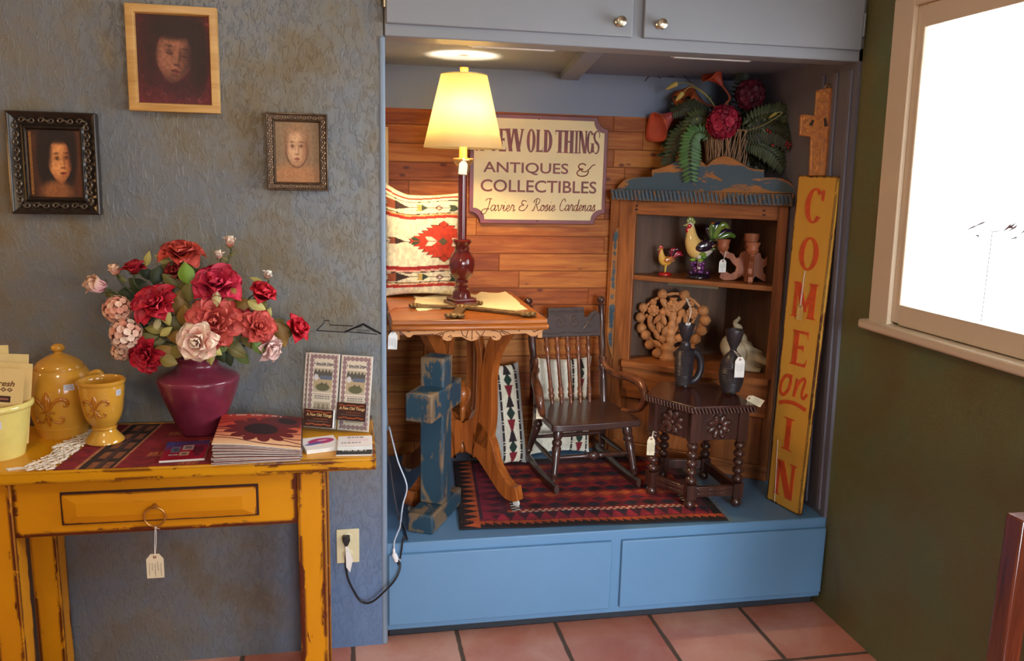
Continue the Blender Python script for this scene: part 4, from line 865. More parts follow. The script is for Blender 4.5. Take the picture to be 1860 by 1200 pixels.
def im3(U, V):
    c = np.zeros(U.shape+(3,))+np.array((30, 26, 30.)); c = bl(c, ((np.abs(V-.55) < .1) & (np.sin(U*80)+np.sin(U*37+1) > -.2) & (U > .1) & (U < .85)).astype(float)*.9, (206, 196, 190)); return c
card_stack('pile of white cards with a magenta oval beside the magazine pile', [(548, 818), (613, 810), (612, 792), (553, 796)], .011, 9, im1)
card_stack('pile of white cards with dark lettering behind the black cards', [(613, 812), (676, 810), (674, 791), (616, 793)], .014, 10, im2)
card_stack('black cards lying at the front right corner of yellow table', [(611, 826), (676, 825), (675, 812), (614, 813)], .004, 3, im3)
# ---------------------------------------------------------------- acrylic holder with brochures
t = NT('clear_acrylic'); t.set((.93, .95, .97, 1), .03); t.b.inputs['IOR'].default_value = 1.3; t.b.inputs['Transmission Weight'].default_value = 1
tr = t.n('ShaderNodeBsdfTransparent', i_Color=(.985, .99, .99, 1)); gl = t.n('ShaderNodeBsdfGlossy', i_Roughness=.06); mx = t.n('ShaderNodeMixShader', i_Fac=.022)
t.link(tr.outputs[0], mx.inputs[1]); t.link(gl.outputs[0], mx.inputs[2]); t.link(mx.outputs[0], t.t.nodes['Material Output'].inputs[0]); M_ACR = t.m
O = PZ(553, 776, TZ+.002); ex = Vector((.93, -.367, 0)).normalized(); bk_ = Vector((.367, .93, 0)).normalized(); ey = (Vector((0, 0, 1))*math.cos(.2)+bk_*math.sin(.2)); HM = frame(tuple(O), ex, ey); HMi = HM.inverted(); nz = ex.cross(ey)
def hp_(px, py, off=0):
    P = PP(px, py, O+nz*off, nz); q = HMi@P; return (q.x, q.y)
o = thing('brochure_holder', 'clear acrylic brochure stand printed with a black house roof outline', 'brochure stand', M=HM)
wx = .208
b = MB(); b.box((-.004, 0, -.0035), (wx, .335, -.0015)); b.build('back_panel', M_ACR, o)
b = MB(); b.box((-.004, 0, .022), (wx, .1, .024)); b.box((-.004, 0, -.0015), (wx, .0015, .022)); b.box((-.004, 0, -.0015), (-.0025, .1, .022)); b.box((wx-.0015, 0, -.0015), (wx, .1, .022)); b.build('front_pocket', M_ACR, o)
b = MB(); b.box((.0, .002, .024), (.19, .055, .034), None); b.build('card_pocket', M_ACR, o)
b = MB()
for pl, r in (([(575, 600), (588, 587), (589, 582), (598, 582), (599, 590), (641, 592)], .0016), ([(575, 600), (625, 603)], .0016), ([(626, 603), (660, 588), (692, 606)], .0030), ([(628, 602), (685, 607)], .0014), ([(632, 600), (661, 591), (683, 604)], .001)):
    q = [hp_(*p) for p in pl]; b.tube([(x, y, .0) for x, y in q], r, 6)
for yy in (599, 601, 603):
    q = [hp_(648, yy), hp_(671, yy)]; b.tube([(q[0][0], q[0][1], 0), (q[1][0], q[1][1], 0)], .0007, 4)
b.build('house_outline', plain('black_screen_ink', C(24, 26, 34), .4), o)
def brochure_im(U, V):
    c = np.zeros(U.shape+(3,))+np.array((226, 214, 198.)); A = U*93; B = V*216
    def ring(a, b_, lo, hi): return
    m = np.zeros(U.shape)
    for side in range(4):
        if side < 2: d = np.abs((A if side == 0 else 93-A)-10); w = np.abs(np.sin(B/216*pi*15)); ins = (B > 6) & (B < 206)
        else: d = np.abs((B if side == 2 else 216-B)-10); w = np.abs(np.sin(A/93*pi*7)); ins = (A > 6) & (A < 87)
        m = np.maximum(m, ((d < 2.5+4*w) & ins).astype(float)*(.6+.4*((d % 2.4) > .9)))
    c = bl(c, m*.9, (132, 96, 104)); inner = (A > 18) & (A < 75) & (B > 18) & (B < 200); c = bl(c, inner.astype(float), (232, 220, 198))
    pic = (A > 18) & (A < 75) & (B > 104) & (B < 172); c = bl(c, pic.astype(float), (196, 184, 160))
    c = bl(c, (pic & (B > 146) & (B < 166+4*np.sin(A*.6))).astype(float), (96, 92, 84)); c = bl(c, (pic & (B > 140) & (B < 152) & (A > 38)).astype(float), (108, 118, 136)); c = bl(c, (pic & (B < 140) & (B > 116)).astype(float), (190, 170, 134))
    c = bl(c, pic*em(A, B, 47, 118, 21, 11, .15), (104, 104, 76)); c = bl(c, pic*em(A, B, 26, 146, 7, 9, .15), (222, 218, 220)); c = bl(c, (pic & (np.abs(B-128) < 4) & ((np.abs(A-44) < 2) | (np.abs(A-58) < 2))).astype(float), (90, 84, 76))
    for y, h in ((182, 3.2), (92, 2), (86, 1.6)): c = bl(c, ((np.abs(B-y) < h) & (A > 24) & (A < 70) & (np.sin(A*2.1)+np.sin(A*1.3) > -.7)).astype(float)*.75, (110, 104, 104))
    c = bl(c, ((np.abs(B-98) < 1) & (A > 18) & (A < 75)).astype(float), (176, 150, 160)); c = bl(c, ((B < 76) & (B > 24) & (A > 22) & (A < 72)).astype(float)*.6, (168, 154, 130)); c = bl(c, ((np.abs(B-58) < 12) & (np.abs(A-46) < 20) & ((A % 14) > 6)).astype(float)*.5, (110, 96, 80))
    return c
M_BRO = vcol('brochure_print', .45, coat=.2)
for lab, xo, zo, yo in (('white folded brochure at left of the stand, foremost there', .008, .012, .004), ('white folded brochure edge showing at the stand\'s far left, behind another', -.006, .004, .003), ('white folded brochure at right of the acrylic stand', .1065, .008, .003)):
    l = thing('brochure', lab, 'brochure', M=HM@T(xo, yo, zo), group='brochures in the acrylic stand')
    MB().box((0, 0, 0), (.093, .216, .004)).build('leaves', M_WCARD, l)
    a = paint(brochure_im, .093, .216, 110, 230); a2 = MB(); a2.add(a.v, a.f, T(.0465, .108, .0045), a.c); a2.build('printing', M_BRO, l, smooth=0)
    text_mb('A Few Old Things', .0085, .0003, T(.0465, .186, .0049), .00025, .15).build('lettering', plain('grey_ink', C(96, 92, 92), .6), l, smooth=0)
def bizc(U, V):
    c = np.zeros(U.shape+(3,))+np.array((60, 28, 20.)); w = .03*np.sin(np.abs(U-.5)*22)
    for y in (.84, .16): c = bl(c, ((np.abs(V-y-w*(1 if y > .5 else -1)) < .022) & (np.abs(U-.5) < .42)).astype(float), (190, 92, 44))
    c = bl(c, ((np.abs(V-.46) < .02) & (np.abs(U-.56) < .25) & (np.sin(U*150) > -.4)).astype(float), (180, 96, 50)); c = bl(c, ((np.abs(V-.33) < .018) & (np.abs(U-.5) < .35) & (np.sin(U*170) > -.3)).astype(float)*.7, (176, 150, 130)); return c
for lab, corners, zz in (('stack of dark brown shop cards in the stand, left pocket', [(550, 777), (602, 783), (606, 741), (553, 736)], .05), ('single dark brown shop card standing in the stand\'s right pocket', [(607, 762), (661, 767), (664, 735), (611, 729)], .037)):
    q = [hp_(*c, zz) for c in corners]; w, h = .089, .051; cxm = sum(p[0] for p in q)/4; cym = sum(p[1] for p in q)/4
    l = thing('shop_card', lab, 'business cards', M=HM@T(cxm, cym, zz-.012), group='shop cards in the acrylic stand')
    th = .01 if 'stack' in lab else .002
    MB().box((-w/2, -h/2, 0), (w/2, h/2, th)).build('cards', M_WCARD, l)
    a = paint(bizc, w, h, 110, 66); a2 = MB(); a2.add(a.v, a.f, T(0, 0, th+.0004), a.c); a2.build('printing', M_BRO, l, smooth=0)
    text_mb('A Few Old Things', .0115, .0003, T(.002, .009, th+.0007), .0003, .1, sx=.9).build('lettering', plain('gold_ink', C(214, 176, 120), .5), l, smooth=0)
# ================================================================ LETTERING HELPERS
def ring_poly(cx, cz, rx, rz, tx, tz, a0, a1, n=18):
    o = [(cx+rx*math.cos(a0+(a1-a0)*i/n), cz+rz*math.sin(a0+(a1-a0)*i/n)) for i in range(n+1)]
    q = [(cx+(rx-tx)*math.cos(a0+(a1-a0)*i/n), cz+(rz-tz)*math.sin(a0+(a1-a0)*i/n)) for i in range(n+1)]
    return [[o[i], o[i+1], q[i+1], q[i]] for i in range(n)]
def stem_(x, t, z0=0, z1=1, s=.06, h=.045, top=True, bot=True):
    r = [[(x, z0), (x+t, z0), (x+t, z1), (x, z1)]]
    if bot: r.append([(x-s, z0), (x+t+s, z0), (x+t+s*.4, z0+h), (x-s*.4, z0+h)])
    if top: r.append([(x-s, z1), (x+t+s, z1), (x+t+s*.4, z1-h), (x-s*.4, z1-h)])
    return r
def diag(x0, z0, x1, z1, t): return [[(x0, z0), (x0+t, z0), (x1+t, z1), (x1, z1)]]
def serif_glyph(ch, t=.3, h=.06):
    """bold condensed serif capital in a unit box, as polygons"""
    s = .09; v = .05
    if ch == 'I': return stem_(.5-t*.6, t*1.2, s=.22, h=h)
    if ch in 'EFL':
        r = stem_(.14, t, s=.12, h=h)
        if ch in 'EF': r += [[(.14, 1), (.92, 1), (.92, .78), (.86, .92), (.4, .93), (.14, .93)], [(.14, .54), (.74, .6), (.74, .42), (.66, .48), (.14, .48)]]
        if ch in 'EL': r += [[(.14, 0), (.92, 0), (.97, .25), (.86, .09), (.14, .07)]]
        return r
    if ch == 'T': return stem_(.5-t/2, t, s=.16, h=h, top=False)+[[(.0, 1), (1, 1), (1, .76), (.93, .93), (.07, .93), (0, .76)]]
    if ch == 'H': return stem_(.1, t*.9, s=.09, h=h)+stem_(.9-t*.9, t*.9, s=.09, h=h)+[[(.2, .47), (.8, .47), (.8, .54), (.2, .54)]]
    if ch == 'N': return stem_(.1, t*.42, s=.1, h=h)+stem_(.9-t*.42, t*.42, s=.1, h=h, bot=False)+diag(.9-t*.95, 0, .08, 1, t*.95)
    if ch == 'M': return stem_(.08, t*.42, s=.08, h=h)+stem_(.92-t*.75, t*.75, s=.08, h=h)+diag(.42, .18, .08, 1, t*.75)+diag(.46, .18, .92-t*.5, 1, t*.4)
    if ch == 'W': return diag(.17, 0, .0, 1, t*.62)+diag(.2, 0, .37, 1, t*.3)+diag(.62, 0, .4, 1, t*.62)+diag(.66, 0, .86, 1, t*.3)+[[(-.04, 1), (.26, 1), (.22, .95), (0, .95)], [(.34, 1), (.64, 1), (.6, .95), (.38, .95)], [(.78, 1), (1.02, 1), (.98, .95), (.82, .95)]]
    if ch == 'A': return diag(.62, 0, .38, 1, t*.85)+diag(.06, 0, .46, 1, t*.35)+[[(.25, .3), (.75, .3), (.75, .37), (.25, .37)], [(0, 0), (.32, 0), (.28, h), (.04, h)], [(.52, 0), (1, 0), (.96, h), (.56, h)]]
    if ch == 'O': return ring_poly(.5, .5, .48, .51, t*.95, .06, 0, 2*pi, 40)
    if ch == 'D': return stem_(.1, t, s=.1, h=h)+ring_poly(.38, .5, .58, .5, t, .06, -pi/2, pi/2, 24)
    if ch == 'C': return ring_poly(.5, .5, .48, .51, t, .06, .75, 2*pi-.7, 32)+[[(.86, .66), (.96, .62), (.98, .9), (.9, .98), (.8, .86)]]
    if ch == 'G': return ring_poly(.5, .5, .48, .51, t*.95, .06, .75, 2*pi-.35, 32)+stem_(.66, t*.85, .05, .46, s=.12, h=h, bot=False)+[[(.86, .68), (.96, .66), (.98, .95), (.86, .9)]]
    if ch == 'S':
        pts = bez([(.9, .8, 0), (.78, .95, 0), (.45, .98, 0), (.17, .78, 0), (.3, .56, 0), (.7, .42, 0), (.84, .22, 0), (.58, .03, 0), (.24, .05, 0), (.1, .22, 0)], 5); r = []
        for i in range(len(pts)-1):
            k = (i+.5)/(len(pts)-1); w = (.035+t*.5*math.sin(pi*k)**2)
            a, b = pts[i], pts[i+1]; d = (b-a); nx, nz = -d.y, d.x; L = math.hypot(nx, nz) or 1; nx, nz = nx/L*w*.8, nz/L*w*.33
            r.append([(a.x+nx, a.y+nz), (b.x+nx, b.y+nz), (b.x-nx, b.y-nz), (a.x-nx, a.y-nz)])
        return r+[[(.84, .7), (.94, .7), (.94, .98), (.84, .9)], [(.06, .06), (.16, .1), (.16, .34), (.06, .34)]]
    return []
def glyph_box(b, ch, x0, x1, z0, z1, y0, y1, M, t=.3, h=.06):
    for i, p in enumerate(serif_glyph(ch, t, h)):
        b.prism([(x0+(x1-x0)*x, z0+(z1-z0)*z) for x, z in p], y0, y1+.00002*(i % 5), M)
CURS = {'a': (1.15, [[(.85, .75), (.5, 1), (.12, .65), (.1, .2), (.35, 0), (.65, .3), (.88, .95), (.8, .25), (.95, 0), (1.2, .3)]]),
        'v': (1.05, [[(0, .75), (.2, 1), (.3, .3), (.45, 0), (.75, .4), (.85, 1), (1.1, .85)]]),
        'i': (.65, [[(0, .3), (.28, 1), (.22, .3), (.4, 0), (.68, .3)], [(.36, 1.42), (.4, 1.52)]]),
        'e': (.85, [[(0, .35), (.45, .5), (.62, .8), (.42, 1), (.14, .7), (.14, .25), (.42, 0), (.88, .35)]]),
        'r': (.85, [[(0, .35), (.22, 1.1), (.32, .9), (.62, .92), (.55, .3), (.65, 0), (.9, .3)]]),
        'o': (.95, [[(.5, 1), (.14, .75), (.1, .25), (.38, 0), (.72, .3), (.72, .75), (.5, 1), (.62, .78), (.98, .85)]]),
        's': (.75, [[(0, .3), (.4, 1.1), (.5, .6), (.5, .15), (.22, -.02), (.05, .15)], [(.4, .02), (.78, .3)]]),
        'n': (1.1, [[(0, .6), (.15, 1), (.18, 0)], [(.18, .45), (.48, 1), (.66, .85), (.62, .2), (.78, 0), (1.12, .3)]]),
        'd': (1.15, [[(.8, .8), (.5, 1), (.1, .6), (.12, .15), (.38, 0), (.68, .35), (.95, 1.95)], [(.93, 1.7), (.8, .25), (.95, 0), (1.2, .3)]]),
        'J': (1.3, [[(.2, 1.65), (.55, 2.0), (1.35, 1.98)], [(1.0, 1.98), (.9, .9), (.55, -.2), (.1, -.55), (-.3, -.3), (-.1, .15), (.5, .35), (1.1, .3)]]),
        'C': (1.3, [[(1.1, 1.5), (1.05, 1.85), (.75, 2.0), (.3, 1.5), (.1, .6), (.35, .05), (.75, 0), (1.35, .35)]]),
        'R': (1.45, [[(.45, 1.9), (.3, 1.0), (.0, .05), (-.3, .1)], [(-.15, 1.35), (.1, 1.85), (.75, 2.05), (1.1, 1.7), (.85, 1.2), (.4, 1.02)], [(.5, 1.02), (.85, .35), (1.15, 0), (1.5, .3)]]),
        '&': (1.3, [[(1.2, 1.1), (1.0, .4), (.5, 0), (.05, .3), (.2, .8), (.65, 1.0), (.3, 1.25), (.5, 1.75), (.95, 1.6)]])}
def cursive(b, s, x0, x1, base, xh, y, M, rad, slant=.28):
    W_ = sum(CURS[c][0] for c in s); k = (x1-x0)/W_; x = 0
    for c in s:
        w, st = CURS[c]
        for pl in st:
            pts = bez([(p[0], p[1], 0) for p in pl], 6)
            b.tube([(x0+k*(x+p.x)+slant*p.y*xh*.5, base+p.y*xh, y) for p in pts], [rad*(.65+.5*abs(math.sin(i*.5))) for i in range(len(pts))], 5, M)
        x += w
def fit_text(s, x0, x1, z0, z1, y, thick, M, bold=.0):
    t_ = text_mb(s, 1, .02, None, bold); xs = [v.x for v in t_.v]; zs = [v.y for v in t_.v]; r = MB()
    r.add([(x0+(v.x-min(xs))/(max(xs)-min(xs))*(x1-x0), z0+(v.y-min(zs))/(max(zs)-min(zs))*(z1-z0), y+v.z/.02*thick) for v in t_.v], t_.f, M); return r
# ================================================================ SHOP SIGN ON THE BACK WALL
SY = AB-.003; SM = T(.7555, SY, 1.549)@RX(pi/2); sw, sh, sr = .287, .218, .046
def notched(w, h, r, n=9):
    p = []
    for sx, sz, a0 in ((1, 1, pi), (-1, 1, 1.5*pi), (-1, -1, 0), (1, -1, pi/2)):
        a = [(sx*w+r*math.cos(a0+pi/2*i/n), sz*h+r*math.sin(a0+pi/2*i/n)) for i in range(n+1)]
        p += a if (sx, sz) in ((1, 1), (-1, -1), (-1, 1), (1, -1)) else a
    return p
def notch_poly(w, h, r, n=9):
    p = []
    for (cx_, cz_, a0, a1) in ((w, h, 1.5*pi, pi), (-w, h, 2*pi, 1.5*pi), (-w, -h, pi/2, 0), (w, -h, pi, pi/2)):
        p += [(cx_+r*math.cos(a0+(a1-a0)*i/n), cz_+r*math.sin(a0+(a1-a0)*i/n)) for i in range(n+1)]
    return p
o = thing('shop_sign', 'cream painted shop sign with maroon notched border on the cedar wall', 'sign', M=SM)
M_MAROON = plain('maroon_sign_paint', C(112, 36, 34), .4, var=.2, scale=12); M_SIGNINK = plain('maroon_lettering', C(116, 44, 34), .5, var=.25, scale=20)
MB().prism(notch_poly(sw, sh, sr), 0, .014).build('border', M_MAROON, o, bev=.002)
MB().prism(notch_poly(sw-.017, sh-.017, sr), .014, .017).build('panel', plain('aged_cream_paint', C(222, 200, 150), .5, var=.08, scale=5), o)
SMi = SM.inverted()
def sp(X, Y): q = SMi@PY(850+X/5.454, 200+Y/5.454, SY-.017); return q.x, q.y
b = MB()
for ch, a, c, top, bot in (('A', 75, 160, 165, 402), ('F', 236, 300, 180, 405), ('E', 305, 382, 185, 410), ('W', 378, 552, 187, 412), ('O', 583, 668, 190, 418), ('L', 672, 746, 195, 416), ('D', 748, 836, 197, 420), ('T', 866, 956, 200, 424), ('H', 948, 1052, 203, 428), ('I', 1050, 1100, 205, 430), ('N', 1096, 1180, 206, 430), ('G', 1176, 1246, 208, 432), ('S', 1244, 1304, 208, 434)):
    x0, zt = sp(a, top); x1, zb = sp(c, bot); _, zt2 = sp(c, top); glyph_box(b, ch, x0, x1, zb, zt2, .0168, .0178, None, .34 if ch != 'I' else .3, .045)
b.build('lettering', M_SIGNINK, o, smooth=0)
x0, z1 = sp(152, 512); x1, z0 = sp(992, 648); zc = sp(560, 520)[1]; r = fit_text('ANTIQUES', x0, x1, z0-.002, sp(560, 518)[1], .0174, .0008, None, .012)
x0, _ = sp(126, 690); x1, z0 = sp(1270, 828); r2 = fit_text('COLLECTIBLES', x0, x1, z0, sp(700, 695)[1], .0174, .0008, None, .012)
b = MB(); A0 = [sp(*p) for p in ((1262, 542), (1235, 545), (1205, 580), (1165, 612), (1130, 606), (1120, 596))]; b.tube([(x, z, .0172) for x, z in A0], .0022, 6)
A1 = [sp(*p) for p in ((1168, 548), (1145, 532), (1112, 535), (1095, 558), (1108, 580), (1140, 586), (1105, 592), (1080, 618), (1092, 645), (1135, 655), (1178, 640), (1196, 600))]; b.tube([(p.x, p.y, .0172) for p in bez([(x, z, 0) for x, z in A1], 5)], .0026, 6)
for w_, a, c in (('Javier', 150, 462), ('&', 498, 590), ('Rosie', 645, 862), ('Cardenas', 900, 1258)):
    x0, zb = sp(a, 994); x1, _ = sp(c, 994); cursive(b, w_, x0, x1, sp((a+c)/2, 998)[1], abs(sp(0, 938)[1]-sp(0, 998)[1]), .0172, None, .0017)
join(r, r2, b).build('lettering', M_SIGNINK, o, smooth=0)
b = MB()
for X, Y in ((704, 90), (686, 1098)): x, z = sp(X, Y); b.ell((x, z, .017), (.0028, .0028, .002), 10, 6)
b.build('nail_head', plain('dark_nail', C(50, 34, 30), .4, .6), o)

# ================================================================ PARLOUR TABLE
PT = 1.05; PX0, PX1, PY0, PY1 = .125, .648, .165, .812; PLZ = .351
M_OAK = wood('golden_oak', C(124, 58, 14), C(194, 112, 38), .3, 0, 1, .3); M_OAKV = wood('golden_oak_upright', C(122, 58, 20), C(186, 104, 42), .32, 2, 1, .3); M_OAKC = wood('pale_carved_oak', C(176, 112, 56), C(214, 152, 88), .45, 0, .8)
M_GROOVE = plain('carved_groove', C(92, 44, 18), .6)
pt = thing('parlour_table', 'golden oak parlour table with carved apron and scroll legs in the alcove', 'table', (.39, .47, PLZ))
b = MB(); b.box((PX0, PY0, PT-.016), (PX1, PY1, PT)); b.build('tabletop', M_OAK, pt, True, bev=.004, bseg=3)
b = MB(); b.box((PX0-.004, PY0-.006, PT-.036), (PX1+.006, PY1+.004, PT-.016)); b.build('edge_moulding', M_OAK, pt, True, bev=.009, bseg=4)
def ap(X, Y): p = PY(695+X/5.9, 500+Y/5.9, PY0+.012); return (p.x, p.z)
poly = [(130, 520), (135, 570), (180, 590), (240, 640), (265, 665), (300, 665), (330, 635), (540, 625), (632, 652), (642, 688), (690, 706), (732, 698), (757, 662), (850, 660), (900, 690), (955, 708), (1010, 690), (1060, 650), (1160, 655), (1175, 690), (1215, 700), (1255, 690), (1278, 650), (1370, 630), (1540, 622), (1590, 655), (1640, 655), (1720, 590), (1762, 570), (1766, 520)]
q = [ap(*p) for p in poly]; q = [(min(max(x, PX0), PX1), min(z, PT-.035)) for x, z in q]
apf = MB().prism(q, 0, .02, T(0, PY0+.032, 0)@RX(pi/2)).build('apron', M_OAKC, pt, True, bev=.0015, label='pale carved oak apron')
b = MB()
for pl in ([(960, 545), (958, 690)], [(930, 545), (895, 655)], [(1000, 600), (1050, 655)], [(862, 570), (842, 590), (860, 640), (910, 668)], [(1072, 565), (1092, 590), (1070, 635), (1020, 665)], [(310, 590), (340, 578), (780, 580)], [(1150, 575), (1600, 580), (1618, 600)], [(430, 560), (448, 602)], [(1482, 558), (1458, 600)], [(640, 660), (660, 610), (720, 590), (770, 600)], [(700, 660), (735, 640), (745, 660), (725, 668)], [(1278, 650), (1255, 605), (1200, 590), (1160, 590)], [(1215, 668), (1180, 648), (1180, 668)], [(560, 640), (640, 608)], [(590, 648), (650, 620)], [(1270, 600), (1320, 632)], [(1260, 585), (1360, 622)], [(190, 572), (280, 605), (330, 580)], [(1620, 605), (1720, 560)]):
    pts = [ap(*p) for p in pl]; b.tube([(x, PY0+.0112, z) for x, z in pts], .0014, 5)
b.build('carved_line', M_GROOVE, apf, True)
for x in (PX0+.012, PX1-.024):
    b = MB(); zb = PT-.036; b.prism([(PY0+.04, zb), (PY1-.03, zb), (PY1-.03, zb-.035), (PY1-.2, zb-.045), (PY0+.33, zb-.075), (PY0+.2, zb-.045), (PY0+.04, zb-.035)], 0, .016, Matrix(((0, 0, 1, x), (1, 0, 0, 0), (0, 1, 0, 0), (0, 0, 0, 1)))); b.build('apron', M_OAKC, pt, True)
MB().box((PX0+.03, PY0+.06, PT-.06), (PX1-.03, PY0+.1, PT-.036)).box((PX0+.03, PY1-.1, PT-.06), (PX1-.03, PY1-.06, PT-.036)).build('cross_rail', M_OAKV, pt, True)
def ribbon(cl, n=6):
    P = bez([(r, z, w) for r, z, w in cl], n); L = []; Rr = []
    for i, p in enumerate(P):
        a, c = P[max(i-1, 0)], P[min(i+1, len(P)-1)]; d = Vector((c.x-a.x, c.y-a.y)); d.normalize(); nx, nz = -d.y*p.z/2, d.x*p.z/2; L.append((p.x+nx, p.y+nz)); Rr.append((p.x-nx, p.y-nz))
    return L, Rr
def ribbon_mb(b, cl, th, M, n=6):
    L, Rr = ribbon(cl, n); k = len(L); vs = [(x, -th/2, z) for x, z in L]+[(x, -th/2, z) for x, z in Rr]+[(x, th/2, z) for x, z in L]+[(x, th/2, z) for x, z in Rr]; fs = []
    for i in range(k-1):
        fs += [(i, i+1, k+i+1, k+i), (2*k+i, 3*k+i, 3*k+i+1, 2*k+i+1), (i, 2*k+i, 2*k+i+1, i+1), (k+i, k+i+1, 3*k+i+1, 3*k+i)]
    fs += [(0, k, 3*k, 2*k), (k-1, 3*k-1, 4*k-1, 2*k-1)]
    return b.add(vs, fs, M)
HC = (.40, .45)
M_CAST = plain('white_caster', C(224, 220, 210), .35); M_DARKMETAL = plain('dark_iron', C(46, 40, 38), .4, .7)
for dx, dy in ((.172, -.205), (-.205, -.2), (-.19, .2), (.13, .255)):
    a = math.atan2(dy, dx); r = math.hypot(dx, dy); M = T(HC[0], HC[1], PLZ)@RZ(a); b = MB()
    ribbon_mb(b, [(.02, .2, .09), (.07, .215, .15), (.115, .19, .11), (.16, .125, .066), (r-.05, .065, .058), (r-.015, .05, .056), (r+.012, .055, .05)], .036, M)
    ribbon_mb(b, [(.1, .2, .07), (.125, .29, .062), (.13, .39, .052), (.132, .48, .05), (.155, .57, .056), (.2, .635, .056), (.225, .655, .045)], .036, M)
    ribbon_mb(b, [(.02, .255, .026), (.06, .27, .03), (.088, .32, .026), (.092, .42, .022), (.09, .52, .022), (.07, .62, .02)], .026, M)
    lg = b.build('leg', M_OAKV, pt, True, bev=.004, label=None)
    c = MB(); c.lathe([(.0, -.005), (.013, -.004), (.013, .004), (0, .005)], 18, M@T(r, 0, .0135)@RX(pi/2)); c.build('caster', M_CAST, lg, True)
b = MB(); b.lathe([(0, .0), (.006, .004), (.012, .016), (.014, .028), (.009, .04), (.016, .046), (.024, .052), (.024, .058), (.012, .064), (.0105, .09), (.0105, .165), (.013, .175), (.009, .182), (.014, .19), (.019, .2), (.028, .215), (.031, .232), (.028, .248), (.02, .256), (.022, .262), (.01, .268), (.006, .276), (0, .28)], 30, T(HC[0], HC[1], PLZ+.14)); b.build('finial', M_OAKV, pt, True, smooth=50)
hp = PY(714, 607, .17)
price_tag('small white tag hanging from the left front of parlour table apron', (hp.x, .166, hp.z+.02), hp, .03, .05, 0, .05, card=M_WCARD, eyelet=False)

# ---------------------------------------------------------------- table lamp
LY = .5; lp = PY(840, 545, LY); LX = PY(838, 545, LY).x; mpp = (D+LY)/1500*1.0
def lz(y): return PY(838, y, LY).z
o = thing('table_lamp', 'lit table lamp with mahogany urn base and cream shade on parlour table', 'lamp', (LX, LY, PT+.002))
M_MAHOG = plain('mahogany_lacquer', C(96, 28, 22), .18, var=.2, scale=14, coat=.4); M_MAPLE = plain('honey_wood', C(204, 138, 62), .35)
lx0 = LX
def prof(l): return [(r*mpp, lz(y)) for r, y in l]
zb = PT+.002
b = MB(); M4 = T(LX, LY, 0)@RZ(.35); s2 = .046
b.box((-.05, -.05, zb), (.05, .05, zb+.014), M4); b.box((-.042, -.042, zb+.014), (.042, .042, zb+.026), M4); b.build('base', M_MAHOG, o, True, bev=.003)
b = MB(); b.lathe([(.036, zb+.024)]+prof([(16, 530), (12, 525), (14, 521), (11, 517), (13, 512), (11, 508), (17, 502), (22, 492), (24.5, 480), (23.5, 470), (19, 461), (14, 456), (13, 452), (15, 449), (12, 446), (16, 441), (18, 437), (16, 434), (9, 433)]), 40, T(LX, LY, 0)); b.build('urn', M_MAHOG, o, True, smooth=35)
b = MB(); b.lathe(prof([(8, 436), (8.2, 380), (7.8, 316)]), 28, T(LX, LY, 0)); b.build('column', M_MAHOG, o, True)
b = MB(); b.lathe(prof([(8, 318), (10, 312), (12, 307), (11, 302), (18, 294), (19, 289), (18, 287), (7, 288)]), 32, T(LX, LY, 0)); b.build('drip_plate', plain('gilt_drip_plate', C(196, 146, 84), .25, .6), o, True)
b = MB(); b.lathe(prof([(7.5, 289), (7, 268), (6.5, 240)]), 20, T(LX, LY, 0)); b.build('candle_tube', M_MAPLE, o, True)
zs0, zs1 = lz(269), lz(136); rs0, rs1 = 70.5*mpp, 40.5*mpp
t = NT('linen_shade'); tl = t.n('ShaderNodeBsdfTranslucent', i_Color=(1, .90, .58, 1)); df = t.n('ShaderNodeBsdfDiffuse', i_Color=C(238, 226, 192)); wv = t.noise(60, 3, .5, 0, t.coord((1, 1, 6)))
mx = t.n('ShaderNodeMixShader', i_Fac=.58); t.link(df.outputs[0], mx.inputs[1]); t.link(tl.outputs[0], mx.inputs[2]); t.link(mx.outputs[0], t.t.nodes['Material Output'].inputs[0]); M_SHADE = t.m
b = MB(); b.lathe([(rs0, zs0), (rs1, zs1)], 64, T(LX, LY, 0), cap=False); b.build('lamp_shade', M_SHADE, o, True, solid=.0015)
b = MB(); b.tube([(LX+rs1*math.cos(a), LY+rs1*math.sin(a), zs1) for a in np.linspace(0, 2*pi, 49)[:-1]], .002, 6, closed=True)
for k in range(3): a = k*2*pi/3+.5; b.tube([(LX, LY, zs1-.006), (LX+rs1*math.cos(a), LY+rs1*math.sin(a), zs1-.001)], .0015, 5)
b.build('shade_ring', plain('shade_wire', C(190, 170, 120), .4, .6), o, True)
b = MB(); b.lathe(prof([(3, 150), (3, 137), (5, 135), (6, 131), (8, 126), (7.5, 122), (0, 121)]), 20, T(LX, LY, 0)); b.build('finial', M_MAPLE, o, True)
t = NT('lit_bulb'); em_ = t.n('ShaderNodeEmission', i_Color=(1, .78, .42, 1), i_Strength=28.0); t.link(em_.outputs[0], t.t.nodes['Material Output'].inputs[0])
b = MB(); b.ell((LX, LY, (zs0+zs1)/2+.01), (.03, .03, .04), 18, 12); b.lathe([(.013, lz(240)), (.013, lz(222))], 14, T(LX, LY, 0)); b.build('bulb', t.m, o, True)
lamp('lamp_bulb_light', 'POINT', (LX+.0, LY-.045, (zs0+zs1)/2+.0), 19, (1, .70, .36), .035)
price_tag('white tag hung on the drip plate of the lit lamp', (LX-.006, LY-.04, lz(288)), (LX-.004, LY-.045, lz(296)), .03, .04, 0, .08, card=M_WCARD, eyelet=False, writing=False)
